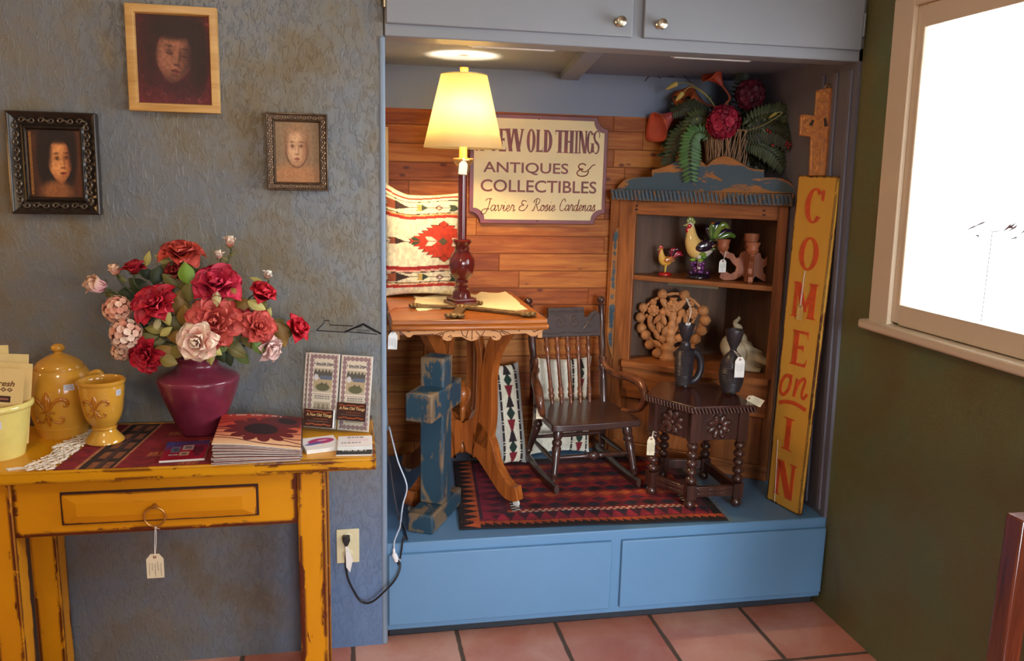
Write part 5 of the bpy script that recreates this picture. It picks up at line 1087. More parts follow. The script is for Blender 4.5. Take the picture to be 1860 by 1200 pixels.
# ---------------------------------------------------------------- woven cushion on the table
def serape(U, V):
    c = np.zeros(U.shape+(3,))+np.array((236, 222, 186.)); n = vnoise(U, V, 38, 21)
    w = .012*np.sin(U*5)
    def band(v0, v1, col): 
        nonlocal c; c = bl(c, ((V+w > v0) & (V+w < v1)).astype(float), col)
    for v0, v1, col in ((.94, .96, (168, 60, 44)), (.908, .916, (50, 40, 30)), (.782, .79, (60, 48, 34)), (.765, .78, (218, 160, 100)), (.737, .765, (176, 48, 34)), (.255, .29, (160, 34, 34)), (.238, .253, (214, 148, 128)), (.225, .235, (60, 34, 34)), (.128, .136, (60, 34, 34)), (.112, .126, (216, 160, 110)), (.08, .11, (176, 44, 34))): band(v0, v1, col)
    def arrow(cu, cv, L, hgt, ca, cb):
        nonlocal c; x = (U-cu)/L; y = np.abs(V-cv)/hgt; m = (np.abs(x) < .5) & (y < np.where(x > 0, 1-x*2, 1)) & (y > (-x-.28)*4*0) & ~((x < -.3) & (y < (-x-.3)*5)); c = bl(c, (m & (x > -.05)).astype(float), cb); c = bl(c, (m & (x <= -.05)).astype(float), ca)
    for cv, ys in ((.845, 1), (.178, 1)):
        c = bl(c, ((np.abs(V-cv) < .004) & (U < 1)).astype(float), (70, 50, 36))
        arrow(.17, cv, .36, .04, (150, 76, 44), (56, 36, 30)); arrow(.5, cv, .16, .035, (196, 160, 84), (52, 66, 50)); arrow(.93, cv, .16, .035, (52, 66, 50), (52, 66, 50))
        d = np.abs(U-.72)/.06+np.abs(V-cv)/.03; c = bl(c, ((d < 1) & (d > .55)).astype(float), (120, 50, 40))
    c = bl(c, ((np.abs(V-.515) < .004) & (U < .4)).astype(float), (60, 44, 34)); arrow(.16, .517, .25, .03, (140, 74, 48), (60, 38, 30))
    sx = np.abs(U-.78)/.42; sz = np.abs(V-.52)/.182; st = np.floor(sz*7)/7; edge = 1-st*.95+.08*((sz*7) % 1); c = bl(c, ((sx < edge+.03) & (sz < .86)).astype(float), (70, 30, 24)); c = bl(c, ((sx < edge) & (sz < .84)).astype(float), (196, 58, 34))
    d = np.abs(U-.78)/.065+np.abs(np.abs(V-.52)-.165)/.03; c = bl(c, (d < 1.15).astype(float), (70, 30, 24)); c = bl(c, (d < .95).astype(float), (196, 58, 34))
    arrow(.62, .52, .16, .042, (238, 224, 190), (238, 224, 190)); arrow(.42, .52, .13, .034, (64, 74, 48), (64, 74, 48)); c = bl(c, ((np.abs(U-.77)/.05+np.abs(V-.52)/.03 < 1.3)).astype(float), (90, 84, 60)); arrow(.95, .52, .12, .04, (238, 224, 190), (238, 224, 190))
    return c*(.9+.2*n)[..., None]
def cushion(name, label, w, h, th, M, fn, nx, ny, back, group=None, warp=None, mat=None):
    o = thing(name, label, 'cushion', M=M, group=group); U, V = np.meshgrid(np.linspace(0, 1, nx+1), np.linspace(0, 1, ny+1)); cs = CA(fn(U, V)).reshape(-1, 3)
    def sh(u, v, s):
        pu = max(0, 1-(2*u-1)**4); pv = max(0, 1-(2*v-1)**4); z = s*th/2*(pu*pv)**.5
        pin = 1-.05*(abs(2*u-1)**2)*(1-abs(2*v-1)**2)*0; x = (u-.5)*w*(1-.06*(1-(2*v-1)**2)*abs(2*u-1)**3); y = (v-.5)*h*(1-.06*(1-(2*u-1)**2)*abs(2*v-1)**3)
        if warp: y += warp(u, v)
        return (x, y, z)
    b = MB(); k = nx+1
    b.add([sh(u, v, 1) for u, v in zip(U.ravel(), V.ravel())], [(j*k+i, j*k+i+1, (j+1)*k+i+1, (j+1)*k+i) for j in range(ny) for i in range(nx)], None, [tuple(q) for q in cs])
    b.grid(lambda u, v: sh(1-u, v, -1), 30, 30, None, back); b.build('cover', mat or vcol('woven_wool', .85, .3, 500), o, smooth=60); return o
pz0, pz1 = PT+.004, 1.475; PMC = T(.268, .73, (pz0+pz1)/2-.012)@RX(pi/2-.16)
cushion('woven_cushion', 'cream woven cushion with red stepped diamond leaning behind the lamp', .3, .405, .1, PMC, serape, 120, 150, lin(220, 206, 176), warp=lambda u, v: .045*max(0, (.35-u)/.35)**1.5*v**3)
MB_ = MB(); o = thing('wooden_board', 'pale narrow board end standing at the far left behind the woven cushion', 'board', (.14, .82, PT))
MB().box((.108, .825, PT+.001), (.146, .85, 1.70)).build('plank', wood('pale_board', C(196, 160, 104), C(226, 196, 140), .5, 2), o, True, bev=.003)
# ---------------------------------------------------------------- parchment and the filigree cross on the table
def tq(X, Y, z=PT+.001): return PZ(695+X/5.9, 500+Y/5.9, z)
rr = random.Random(8)
o = thing('parchment', 'ragged cream parchment sheet spread under the lamp on parlour table', 'paper', tuple(tq(900, 280)))
out = [(335, 215), (420, 232), (540, 210), (690, 190), (760, 165), (1000, 210), (1050, 175), (1150, 185), (1240, 190), (1315, 170), (1380, 215), (1430, 250), (1475, 310), (1555, 360), (1440, 375), (1300, 362), (1100, 345), (900, 340), (700, 330), (600, 360), (540, 355), (470, 375), (380, 378), (350, 350), (380, 330), (345, 300), (350, 260)]
pp = []
for i, p in enumerate(out):
    a, c = tq(*p), tq(*out[(i+1) % len(out)])
    for k in range(3): q = a.lerp(c, k/3); pp.append((q.x+rr.uniform(-.003, .003), q.y+rr.uniform(-.004, .004)))
MB().prism(pp, PT+.0004, PT+.0014).build('sheet', plain('cream_parchment', C(240, 226, 180), .8, var=.05), o, True, smooth=0)
o = thing('filigree_cross', 'antique bronze filigree cross lying flat before the lamp on parchment', 'cross', tuple(tq(900, 340)))
M_FIL = plain('antique_bronze_filigree', C(118, 92, 56), .38, .55, .35, 60, .4, 300)
ZC = PT+.0115
c0 = tq(850, 325, ZC); e_r = tq(1560, 405, ZC); e_l = tq(345, 312, ZC); a_f = tq(770, 420, ZC); a_b = tq(1010, 285, ZC)
def flat_arm(b, p, q, w0, w1, th=.009):
    d = (q-p).normalized(); n = Vector((-d.y, d.x, 0)); b.prism([tuple((p+n*w0)[:2]), tuple((p-n*w0)[:2]), tuple((q-n*w1)[:2]), tuple((q+n*w1)[:2])], ZC-th, ZC)
b = MB(); flat_arm(b, c0, e_r, .016, .016); flat_arm(b, c0, e_l, .016, .015); flat_arm(b, c0, a_f, .018, .018); flat_arm(b, c0, a_b, .018, .016)
cb = b.build('cross_body', M_FIL, o, True, bev=.002)
b = MB()
for e, s in ((e_r, 1), (e_l, .8), (a_f, 1), (a_b, .7), (c0, .9)):
    d = (e-c0); d = d.normalized() if d.length > .01 else Vector((1, 0, 0)); n = Vector((-d.y, d.x, 0))
    b = MB()
    for k in range(7):
        a = 2*pi*k/7; p = e+d*.018*s*math.cos(a)+n*.026*s*math.sin(a); b.ell((p.x, p.y, ZC-.003), (.0105*s, .0105*s, .007), 10, 6)
    b.ell((e.x, e.y, ZC-.002), (.018*s, .018*s, .008), 12, 7); b.build('filigree', M_FIL, o, True)
b = MB()
b.tube([tuple(c0), tuple(e_r)], .004, 6)
for k in range(9): p = c0.lerp(e_r, (k+.5)/9); b.ell((p.x, p.y, ZC), (.008, .006, .004), 8, 5)
b.build('filigree', M_FIL, o, True)
# cord of the lamp on the tabletop
o = thing('power_cord', 'thin copper flex running from the lamp to the left edge of table', 'cord', tuple(tq(200, 345)))
b = MB(); b.tube(bez([tuple(tq(340, 345, PT+.003)), tuple(tq(200, 342, PT+.003)), tuple(tq(120, 352, PT+.003)), tuple(tq(98, 362, PT+.003)), tuple(tq(60, 395, PT+.003))], 6), .0022, 6); b.build('cable', plain('copper_flex', C(170, 104, 70), .35, .3), o, True)
# ================================================================ ALCOVE FLOOR
# ---- rug
def kilim(U, V):
    RED, ORA, NAV, MAR, PLM, DRK = (150, 30, 34), (176, 74, 36), (40, 36, 52), (112, 22, 34), (72, 28, 46), (34, 22, 26)
    c = np.zeros(U.shape+(3,))+np.array(RED, float); x = U*96; y = V*62
    # field: rows of diamonds
    k = np.floor(y/4.6); ph = (x+np.where(k % 2 == 0, 0, 3.6))/7.2; fx_ = np.abs((ph % 1)-.5)*2; fy_ = np.abs(((y/4.6) % 1)-.5)*2; dm = fx_+fy_ < .95
    idx = (np.floor(ph)*3+k*5).astype(int) % 6; pal = np.array([NAV, ORA, MAR, DRK, (186, 84, 40), PLM], float); bg_ = np.array([MAR, RED, (140, 40, 34)], float)[(k % 3).astype(int)]
    c = bg_.copy(); c = np.where(dm[..., None], pal[idx], c)
    # inner guard band
    inb = (U < .185) | (V < .19) | (U > .93) | (V > .9); c = np.where(inb[..., None], np.array(PLM, float), c)
    t = np.abs(((x/5.2) % 1)-.5)*2; tri = (V < .19) & (V > .085) & (((V-.085)/.1) < t); c = np.where(tri[..., None], np.array((150, 34, 56), float), c); tri2 = (V < .19) & (V > .1) & (((V-.1)/.09) > .35+t*.6) & (((x/10.4) % 1) > .5); c = np.where(tri2[..., None], np.array(NAV, float), c)
    t = np.abs(((y/5.2) % 1)-.5)*2; tri = (U < .185) & (U > .09) & ((U-.09)/.09 < t); c = np.where(tri[..., None], np.array((126, 30, 52), float), c)
    # white running lines
    wy = .2+.012*np.sign(np.sin(x*2.6)); c = np.where(((np.abs(V-wy) < .0075) & (U > .235) & (U < .93))[..., None], np.array((206, 176, 160), float), c)
    st = ((y*1.0) % 2.2) > 1.1; lw = ((U > .2+.0*V) & (U < .235) & (V > .2) & (V < .62)); c = np.where(lw[..., None], np.where((st ^ (U > .218))[..., None], np.array((206, 198, 190), float), np.array(DRK, float)), c)
    lw = ((U > .885) & (U < .92) & (V > .2) & (V < .5)); c = np.where(lw[..., None], np.where((st ^ (U > .902))[..., None], np.array((190, 176, 160), float), np.array(DRK, float)), c)
    # outer black band with orange saw teeth
    out = (V < .085) | (U < .075) | (U > .965) | (V > .95); c = np.where(out[..., None], np.array(DRK, float), c)
    saw = ((x/2.9) % 1); c = np.where(((V < .085) & (V > .045+.03*(1-saw)-.012) & (V < .075+.012*saw) & (U > .05))[..., None], np.array(ORA, float), c); c = np.where(((V > .075) & (V < .085) & ((x % 1.1) > .55))[..., None], np.array(ORA, float), c)
    t = np.abs(((y/4.4) % 1)-.5)*2; c = np.where(((U < .075) & (U > .018) & ((U-.018)/.058 > t))[..., None], np.array((182, 84, 44), float), c)
    n = vnoise(U*1.3, V, 28, 31)
    return c*(.8+.35*n)[..., None]*(.93+.14*(np.sin(V*900) > 0))[..., None]
FLr, FRr, BLr, BRr = Vector((.345, .068)), Vector((1.285, .018)), Vector((.405, .735)), Vector((1.335, .70))
a = paint(kilim, 1, 1, 300, 200); b = MB()
def rg(u, v): p = FLr.lerp(FRr, u).lerp(BLr.lerp(BRr, u), v); return Vector((p.x, p.y, PLZ+.0045+.0012*math.sin(u*17+v*5)))
b.add([rg(p.x+.5, p.y+.5) for p in a.v], a.f, None, a.c)
o = thing('kilim_rug', 'dark red and black woven kilim rug on the blue alcove floor', 'rug', (.8, .35, PLZ))
b.build('pile', vcol('kilim_wool', .9, .35, 450), o, True, solid=.004)
b = MB(); rr = random.Random(6)
for i in range(60):
    v = i/60; p = rg(1, v)-Vector((0, 0, .002)); b.tube([tuple(p), tuple(p+Vector((.012, rr.uniform(-.006, .006), -.0015))), tuple(p+Vector((.024, rr.uniform(-.01, .01), -.002)))], .0013, 4)
b.build('fringe', plain('rug_fringe', C(104, 92, 80), .9), o, True)
# ---- distressed blue cross on a foot block
dv = Vector((.457, .889, 0)).normalized(); nv = Vector((.889, -.457, 0)).normalized(); CB = Vector((.275, .189, PLZ)); XM = frame(tuple(CB), dv, (0, 0, 1))  # local x along arms, y up, z facing
o = thing('standing_cross', 'chippy blue painted wooden cross standing on a foot block before the parlour table', 'cross', M=T(*CB))
M_XBL = distressed('worn_teal_paint', C(46, 80, 98), C(138, 114, 88), .022, .565, 7, .5, C(34, 50, 62), (1.4, 1.4, .5), .5, 2.2)
def xb(lo, hi, nm):
    b = MB(); b.box(lo, hi, XM); return b.build(nm, M_XBL, o, True, bev=.006)
xb((-.14, 0, -.045), (.14, .066, .045), 'foot_block'); xb((-.043, .066, -.042), (.043, .575, .042), 'post'); xb((-.155, .385, -.047), (.122, .478, .047), 'crossbar')
# ---- cushions behind the chair
def stripe_cushion(base, cc, hw):
    def f(U, V):
        c = np.zeros(U.shape+(3,))+np.array(base, float); n = .5+.4*(vnoise(U*2, V*2, 18, 41)-.5)
        X = (U-cc)/hw; m = np.abs(X) < 1; c = bl(c, m.astype(float), (226, 214, 190)); c = bl(c, ((np.abs(X) > .86) & (np.abs(X) < 1.12) & ((V*70 % 1) < .9)).astype(float), (40, 30, 30))
        k = np.floor(V*9); fr_ = (V*9) % 1; w = np.where(k % 3 == 1, np.abs(fr_-.5)*-2+1, np.where(k % 3 == 0, fr_, 1-fr_)); col = np.array([(126, 26, 36), (34, 52, 40), (40, 26, 28)], float)[(k % 3).astype(int)]
        mm = (np.abs(X) < .12+.36*w) & (np.abs(X) < .6); c = np.where(mm[..., None], col, c)
        return c*(.86+.28*n)[..., None]
    return f
WUP = Vector((0, 0, 1))
def lean_frame(p_bot, p_top, face): # origin centre; y up along lean
    p_bot, p_top = Vector(p_bot), Vector(p_top); ey = (p_top-p_bot).normalized(); f = Vector(face); f = (f-ey*f.dot(ey)).normalized(); ex = ey.cross(f); c = (p_bot+p_top)/2
    return Matrix(((ex.x, ey.x, f.x, c.x), (ex.y, ey.y, f.y, c.y), (ex.z, ey.z, f.z, c.z), (0, 0, 0, 1)))
cushion('striped_cushion', 'grey cushion with a diamond stripe leaning beside the parlour table leg', .165, .42, .05, lean_frame((.628, .645, PLZ+.012), (.605, .76, .765), (.45, -.89, 0)), stripe_cushion((168, 162, 154), .52, .27), 90, 110, lin(140, 134, 128), 'cushions behind the rocking chair')
cushion('striped_cushion', 'cream cushion with a diamond stripe propped behind the rocking chair spindles', .265, .42, .055, lean_frame((.87, .785, PLZ+.012), (.875, .822, .765), (.06, -1, 0)), stripe_cushion((236, 226, 204), .8, .13), 90, 110, lin(206, 198, 184), 'cushions behind the rocking chair')
# ---- rocking chair
M_DKW = wood('dark_walnut', C(38, 24, 22), C(84, 52, 42), .3, 2, 1, .35); M_DKH = wood('dark_walnut_seat', C(44, 30, 30), C(80, 54, 48), .28, 0, 1, .4)
M_BENT = wood('rubbed_walnut', C(58, 32, 24), C(138, 78, 46), .3, 1, 1, .35)
M_PRESS = wood('pressed_dark_wood', C(40, 28, 28), C(66, 48, 46), .55, 0, 1)
CO = Vector((.885, .53, PLZ+.006)); CHY = .09
o = thing('rocking_chair', 'small dark spindle-back rocking chair with pressed crest rail on kilim', 'rocking chair', tuple(CO), CHY)
SZ = .262
b = MB()
sp_ = [(-.178, -.15), (-.16, -.172), (0, -.182), (.16, -.172), (.178, -.15), (.172, 0), (.15, .14), (.0, .15), (-.15, .14), (-.172, 0)]
b.prism([(p.x, p.y) for p in bez([(x, y, 0) for x, y in sp_+[sp_[0]]], 4)[:-1]], SZ-.026, SZ); b.build('seat', M_DKH, o, bev=.006, bseg=3)
def turned(p0, p1, rs, n=14, M=None):
    p0, p1 = Vector(p0), Vector(p1); d = p1-p0; L = d.length; q = T(*p0)@d.to_track_quat('Z', 'Y').to_matrix().to_4x4(); b = MB()
    b.lathe([(r, t_*L) for t_, r in rs], n, q); return b
LEGP = [(0, .011), (.06, .012), (.08, .016), (.1, .012), (.14, .012), (.45, .016), (.6, .0185), (.64, .0145), (.67, .019), (.72, .0195), (.76, .014), (.82, .02), (.95, .018), (1, .015)]
for sx in (-1, 1):
    turned((sx*.165, -.165, .045), (sx*.138, -.12, SZ-.022), LEGP).build('leg', M_DKW, o, smooth=50)
    turned((sx*.165, .165, .045), (sx*.13, .1, SZ-.022), LEGP).build('leg', M_DKW, o, smooth=50)
    b = MB(); ys = np.linspace(-.205, .275, 25); pts = [(sx*.166, y, .014+.30*(y+.02)**2) for y in ys]
    b.tube(pts, [.011*(1 if 2 < i < 22 else .85) for i in range(25)], 10, flat=2.0); b.build('rocker', M_DKW, o, smooth=50)
    POST = [(0, .014), (.04, .016), (.22, .0165), (.3, .013), (.32, .019), (.35, .02), (.37, .014), (.39, .018), (.43, .0185), (.45, .013), (.55, .0155), (.62, .0155), (.66, .013), (.9, .0125), (.915, .017), (.925, .012), (.935, .01), (.95, .0165), (.97, .018), (.985, .014), (1, .002)]
    turned((sx*.142, .115, SZ-.015), (sx*.16, .24, .682), POST).build('back_post', M_DKW, o, smooth=50)
    b = MB(); arm = bez([(sx*.146, .155, .44), (sx*.152, .135, .405), (sx*.172, .08, .385), (sx*.2, -.02, .388), (sx*.212, -.085, .378), (sx*.213, -.12, .335), (sx*.2, -.11, .29), (sx*.182, -.06, .268), (sx*.165, -.02, .258)], 7)
    b.tube(arm, [.0095+.0085*math.sin(pi*min(1, i/(len(arm)-1)*1.12))**1.5 for i in range(len(arm))], 14, flat=1.0); v0 = len(b.v)
    b.build('arm', M_BENT, o, smooth=60)
def back_pt(x, z): # point on the leaning back plane
    k = (z-SZ)/(.682-SZ); return Vector((x, .12+.122*k, z))
SPN = [(0, .007), (.1, .008), (.12, .0115), (.16, .0125), (.18, .0085), (.22, .012), (.26, .008), (.62, .0075), (.66, .009), (.7, .012), (.73, .008), (.78, .0115), (.83, .0125), (.86, .0085), (.92, .0095), (1, .007)]
for x in (-.088, -.044, 0, .044, .088): turned(back_pt(x*.92, SZ-.01), back_pt(x*1.05, .535), SPN, 12).build('spindle', M_BENT, o, smooth=50)
z0 = .52; zc = [(-.152, .52), (-.152, .565), (-.148, .612), (-.13, .628), (-.11, .62), (-.094, .604), (-.08, .6), (-.078, .642), (.078, .642), (.08, .6), (.094, .604), (.11, .62), (.13, .628), (.148, .612), (.152, .565), (.152, .52)]
by = math.atan2(.122, .42)
MC = T(0, .12+.122*(z0-SZ)/(.42), z0)@RX(-by)@RX(pi/2)
b = MB(); b.prism([(x, z-z0) for x, z in zc], -.009, .009, MC); cr = b.build('crest_rail', M_PRESS, o, bev=.002)
b = MB()
for sg in (-1, 1):
    pts = [(sg*(.034+.028*(1-q/26)*math.cos(q*.42+1.2)), .062+.028*(1-q/26)*math.sin(q*.42+1.2), .0095) for q in range(24)]; b.tube(pts, .0028, 6, MC)
    pts = [(sg*(.1+.022*(1-q/22)*math.cos(q*.4)), .05+.022*(1-q/22)*math.sin(q*.4), .0095) for q in range(18)]; b.tube(pts, .0022, 6, MC)
    for q in range(5): b.tube([(sg*.07, .03, .009), (sg*(.085+.008*q), .045+.011*q, .0105), (sg*(.095+.01*q), .06+.009*q, .009)], .0018, 5, MC)
    b.tube(bez([(sg*.005, .02, .009), (sg*.06, .014, .01), (sg*.13, .02, .009)], 6), .002, 5, MC)
for q in range(15): b.ell((-.07+.01*q, .108, .0095), .0036, 8, 5, MC)
b.tube([(-.076, .1, .0092), (.076, .1, .0092)], .0014, 5, MC); b.build('pressed_scrolls', plain('rubbed_relief', C(74, 58, 54), .45), cr)
b = turned((-.15, -.142, .125), (.15, -.142, .125), [(0, .006), (.06, .008), (.36, .0085), (.4, .013), (.43, .009), (.46, .015), (.5, .019), (.54, .015), (.57, .009), (.6, .013), (.64, .0085), (.94, .008), (1, .006)]); b.build('stretcher', M_DKW, o, smooth=50)
for sx in (-1, 1): turned((sx*.152, -.142, .105), (sx*.15, .135, .105), [(0, .006), (.3, .009), (.5, .011), (.7, .009), (1, .006)]).build('stretcher', M_DKW, o, smooth=50)
turned((-.15, .135, .12), (.15, .135, .12), [(0, .006), (.5, .01), (1, .006)]).build('stretcher', M_DKW, o, smooth=50)
CMx = T(*CO)@RZ(CHY); at_ = CMx@Vector((-.206, -.07, .395)); hp = PY(981, 737, .4)
price_tag('manila tag looped round the left arm of the rocking chair', tuple(at_), tuple(hp), .026, .05, .1, .04)
# ---- carved octagonal side table
TSZ = .745
topP = [(1.058, .285), (1.168, .102), (1.402, .1), (1.398, .44), (1.185, .475)]
cxy = (sum(p[0] for p in topP)/5, sum(p[1] for p in topP)/5)
o = thing('side_table', 'low dark carved side table with bobbin legs and angled corners before cupboard', 'table', (cxy[0], cxy[1], PLZ))
M_STL = wood('dark_carved_oak', C(40, 22, 18), C(84, 48, 38), .3, 2, 1, .4); M_STT = wood('dark_table_top', C(50, 24, 20), C(82, 44, 36), .25, 0, 1, .4)
def inset(P, d):
    n = len(P); out = []
    for i in range(n):
        a, b_, c = Vector(P[i-1]), Vector(P[i]), Vector(P[(i+1) % n]); u = (b_-a).normalized(); v = (c-b_).normalized(); nu = Vector((-u.y, u.x)); nvv = Vector((-v.y, v.x)); m = (nu+nvv).normalized(); k = d/max(.3, m.dot(nu)); out.append((b_.x+m.x*k, b_.y+m.y*k))
    return out
MB().prism(topP, TSZ-.012, TSZ).prism(inset(topP, .006), TSZ-.03, TSZ-.012).build('tabletop', M_STT, o, True, bev=.003)
b = MB()
for i in range(5):
    a, c = Vector(topP[i]), Vector(topP[(i+1) % 5]); L = (c-a).length; n = int(L/.013); d = (c-a)/L; nn = Vector((d.y, -d.x))
    for k in range(n): p = a+d*L*(k+.5)/n; b.tube([(p.x+nn.x*.001-d.x*.004, p.y+nn.y*.001-d.y*.004, TSZ-.006), (p.x+nn.x*.003+d.x*.004, p.y+nn.y*.003+d.y*.004, TSZ-.024)], [.0045, .0055], 7)
b.build('gadrooned_edge', M_STL, o, True, smooth=60)
legP = inset(topP, .034)
za = PY(1300, 797, .14).z
b_apr = []
for i in range(5):
    a, c = Vector(legP[i]), Vector(legP[(i+1) % 5]); d = (c-a).normalized(); ang = math.atan2(d.y, d.x); L = (c-a).length
    M = T(a.x, a.y, 0)@RZ(ang); b = MB(); b.box((.0, -.008, za), (L, .008, TSZ-.03), M); aprn = b.build('apron', M_STL, o, True, bev=.002)
    if i in (0, 1):
        b = MB(); zc_ = (za+TSZ-.03)/2; R0 = (TSZ-.03-za)*.47; cx_ = L/2
        for k in range(8):
            th = -pi/2+k*2*pi/8+pi/8; px_, pz_ = math.cos(th), math.sin(th)
            b.add([], []) ; M2 = M@T(cx_, -.008, zc_)@RX(pi/2)@RZ(th); b.ell((R0*.58, 0, .003), (R0*.42, R0*.28, .009), 12, 7, M2); b.ell((R0*.78, 0, .008), (R0*.13, R0*.2, .005), 10, 5, M2)
        b.ell((cx_, -.014, zc_), (R0*.2, .007, R0*.2), 12, 7, M)
        b.build('carved_flower', M_STL, aprn, True, smooth=60)
zst0, zst1 = PLZ+.048, PLZ+.086
for i, (x, y) in enumerate(legP):
    b = MB(); M = T(x, y, 0)@RZ(.3 if i == 0 else 0)
    b.cbox((0, 0, (za-.006+TSZ-.03)/2), (.036, .036, TSZ-.03-za+.006), M); b.cbox((0, 0, (zst0-.006+zst1+.01)/2), (.036, .036, zst1-zst0+.016), M)
    n = 5; zz0, zz1 = zst1+.01, za-.006; pr = []
    for k in range(n):
        for q in range(7): t_ = q/6; pr.append((.0085+.0125*math.sin(pi*t_)**.8, zz0+(zz1-zz0)*(k+t_*.97)/n))
    b.lathe(pr, 20, M); b.lathe([(0, PLZ+.006), (.012, PLZ+.006), (.019, PLZ+.014), (.021, PLZ+.024), (.015, PLZ+.034), (.012, PLZ+.038), (.016, PLZ+.043)], 20, M)
    b.build('leg', M_STL, o, True, smooth=45)
for i in range(5):
    a, c = Vector(legP[i]), Vector(legP[(i+1) % 5]); d = (c-a).normalized(); ang = math.atan2(d.y, d.x); L = (c-a).length; M = T(a.x, a.y, 0)@RZ(ang); b = MB(); b.box((0, -.009, zst0), (L, .009, zst1), M)
    st_ = b.build('stretcher', M_STL, o, True, bev=.002)
    if i in (0, 1):
        b = MB()
        for k in (.27, .5, .73):
            for s in (-1, 1): b.box((L*k-.022, -.0115, (zst0+zst1)/2+s*.008-.004), (L*k+.022, -.009, (zst0+zst1)/2+s*.008+.004), M)
        b.build('carved_groove', M_STL, st_, True, bev=.0015)
b = MB(); b.ell((1.412, .2, TSZ-.055), (.012, .012, .016), 12, 8); b.tube([(1.395, .2, TSZ-.05), (1.41, .2, TSZ-.05)], .005, 8); b.build('knob', M_STL, o, True)
b = MB()
hp = PY(1183, 797, .245); price_tag('manila tag strung from the left leg of the dark carved table', (legP[0][0]-.012, legP[0][1]-.018, hp.z+.025), tuple(hp), .028, .062, -.2, .0)
q0 = Vector((1.412, .192, TSZ-.036)); hp = Vector((1.398, .15, TSZ+.012)); price_tag('cream tag sticking out beyond the right knob of the dark carved table', tuple(q0), tuple(hp), .03, .062, 0, -1.15, .25)
# ---- dark bottle candle holders
M_BLKCL = plain('blackened_clay', C(52, 45, 48), .36, .2, .25, 30, .2, 120)
def bottle(label, px, py, rows, loop, seed):
    p = PZ(px, py, TSZ); Y = p.y+.03; m = (D+Y)/1500; x = PY(px, py, Y).x
    o = thing('candle_holder', label, 'candle holder', (x, Y, TSZ)); zf = lambda y: max(TSZ+.012, PY(px, y, Y).z-.0)
    zmin = zf(rows[-1][1]); zb = TSZ+.01
    cup = [(r*m, zf(y)) for r, y in rows if y <= loop[0]]; body = [(r*m, zf(y)) for r, y in rows if y >= loop[0]]
    b = MB(); pr = list(reversed(body)); pr[0] = (pr[0][0], zb); out = []
    for i in range(len(pr)-1):
        (r0, z0), (r1, z1) = pr[i], pr[i+1]; n = max(2, int(abs(z1-z0)/.0026))
        for k in range(n): t_ = k/n; out.append((r0+(r1-r0)*t_+(.0017 if k % 2 else 0), z0+(z1-z0)*t_))
    out.append(pr[-1]); b.lathe([(0, zb)]+out+[(0, pr[-1][1])], 32, T(x, Y, 0)); b.build('ribbed_body', M_BLKCL, o, True, smooth=60)
    b = MB(); pr = list(reversed(cup)); b.lathe(pr+[(pr[-1][0]*.82, pr[-1][1]-.001), (pr[-1][0]*.6, pr[-1][1]-.02), (0, pr[-1][1]-.022)], 32, T(x, Y, 0)); b.build('candle_cup', M_BLKCL, o, True, smooth=50)
    b = MB(); zc, R, dx = zf(loop[1]), loop[2]*m, loop[3]*m
    b.tube([(x+dx+R*.62*math.cos(a), Y+.01, zc+R*math.sin(a)) for a in np.linspace(0, 2*pi, 37)[:-1]], .014, 12, closed=True, up=(0, 1, 0)); b.build('handle', M_BLKCL, o, True, smooth=60)
    for k in range(3):
        a = -pi/2+k*2.1; MB().ell((x+.022*math.cos(a), Y+.022*math.sin(a), TSZ+.0085), (.009, .009, .0085), 12, 8).build('ball_foot', M_BLKCL, o, True)
    return x, Y, zf
x, Y, zf = bottle('dark ribbed clay candle holder with loop handle, left on carved table', 1240, 706, [(16, 588), (16.5, 591), (15, 596), (13, 606), (8, 614), (6, 618), (9, 621), (10, 627), (12, 632), (18, 635), (18.5, 645), (18, 660), (17, 680), (14, 700)], (618, 667, 30, 19), 1)
price_tag('tag tucked in the cup of the left dark candle holder', (x+.012, Y+.05, zf(545)), (x+.004, Y-.004, zf(586)), .02, .012, 0, 0, card=M_WCARD, slack=.012, writing=False)
x, Y, zf = bottle('dark round bodied clay candle holder, right on the carved table', 1326, 718, [(18, 598), (18.5, 601), (17, 607), (14, 618), (9, 628), (6, 634), (7, 638), (13, 643), (20, 652), (24, 664), (25, 676), (23, 692), (17, 710)], (634, 672, 24, 8), 2)
price_tag('white tag tied at the neck of the right dark candle holder', (x-.004, Y-.014, zf(636)), (x+.002, Y-.055, zf(647)), .038, .066, 0, .02, -.06, card=M_WCARD)
# ================================================================ CORNER CUPBOARD
FLc = Vector((1.092, .80, PLZ)); FRc = Vector((1.612, .365, PLZ)); ca = math.atan2(FRc.y-FLc.y, FRc.x-FLc.x); CM = T(*FLc)@RZ(ca); CL = (FRc-FLc).length; CMi = CM.inverted()
cn = Vector((-math.sin(ca), math.cos(ca), 0))     # into the cupboard
def cu(px, py, yin=0.0):
    """photo point on the cupboard plane yin behind its front, in cupboard coordinates"""
    return CMi@PP(px, py, FLc+cn*yin, cn)
def cuw(px, py, yin=0.0): return PP(px, py, FLc+cn*yin, cn)
M_PINE = wood('old_pine', C(104, 54, 24), C(178, 108, 56), .45, 0, .9); M_PINEV = wood('old_pine_upright', C(104, 54, 24), C(176, 106, 54), .45, 2, .9); M_PINED = wood('shaded_pine_backing', C(66, 42, 28), C(108, 74, 48), .6, 2, .6)  # backing is pine coloured darker for the shade inside the cupboard
M_CREST = distressed('worn_blue_crest', C(78, 94, 104), C(184, 122, 68), .010, .52, 8, .55, C(62, 80, 94), (.5, .5, 1.6), .5)
o = thing('corner_cupboard', 'old pine corner cupboard with worn blue scrolled crest and open shelves', 'cupboard', M=CM)
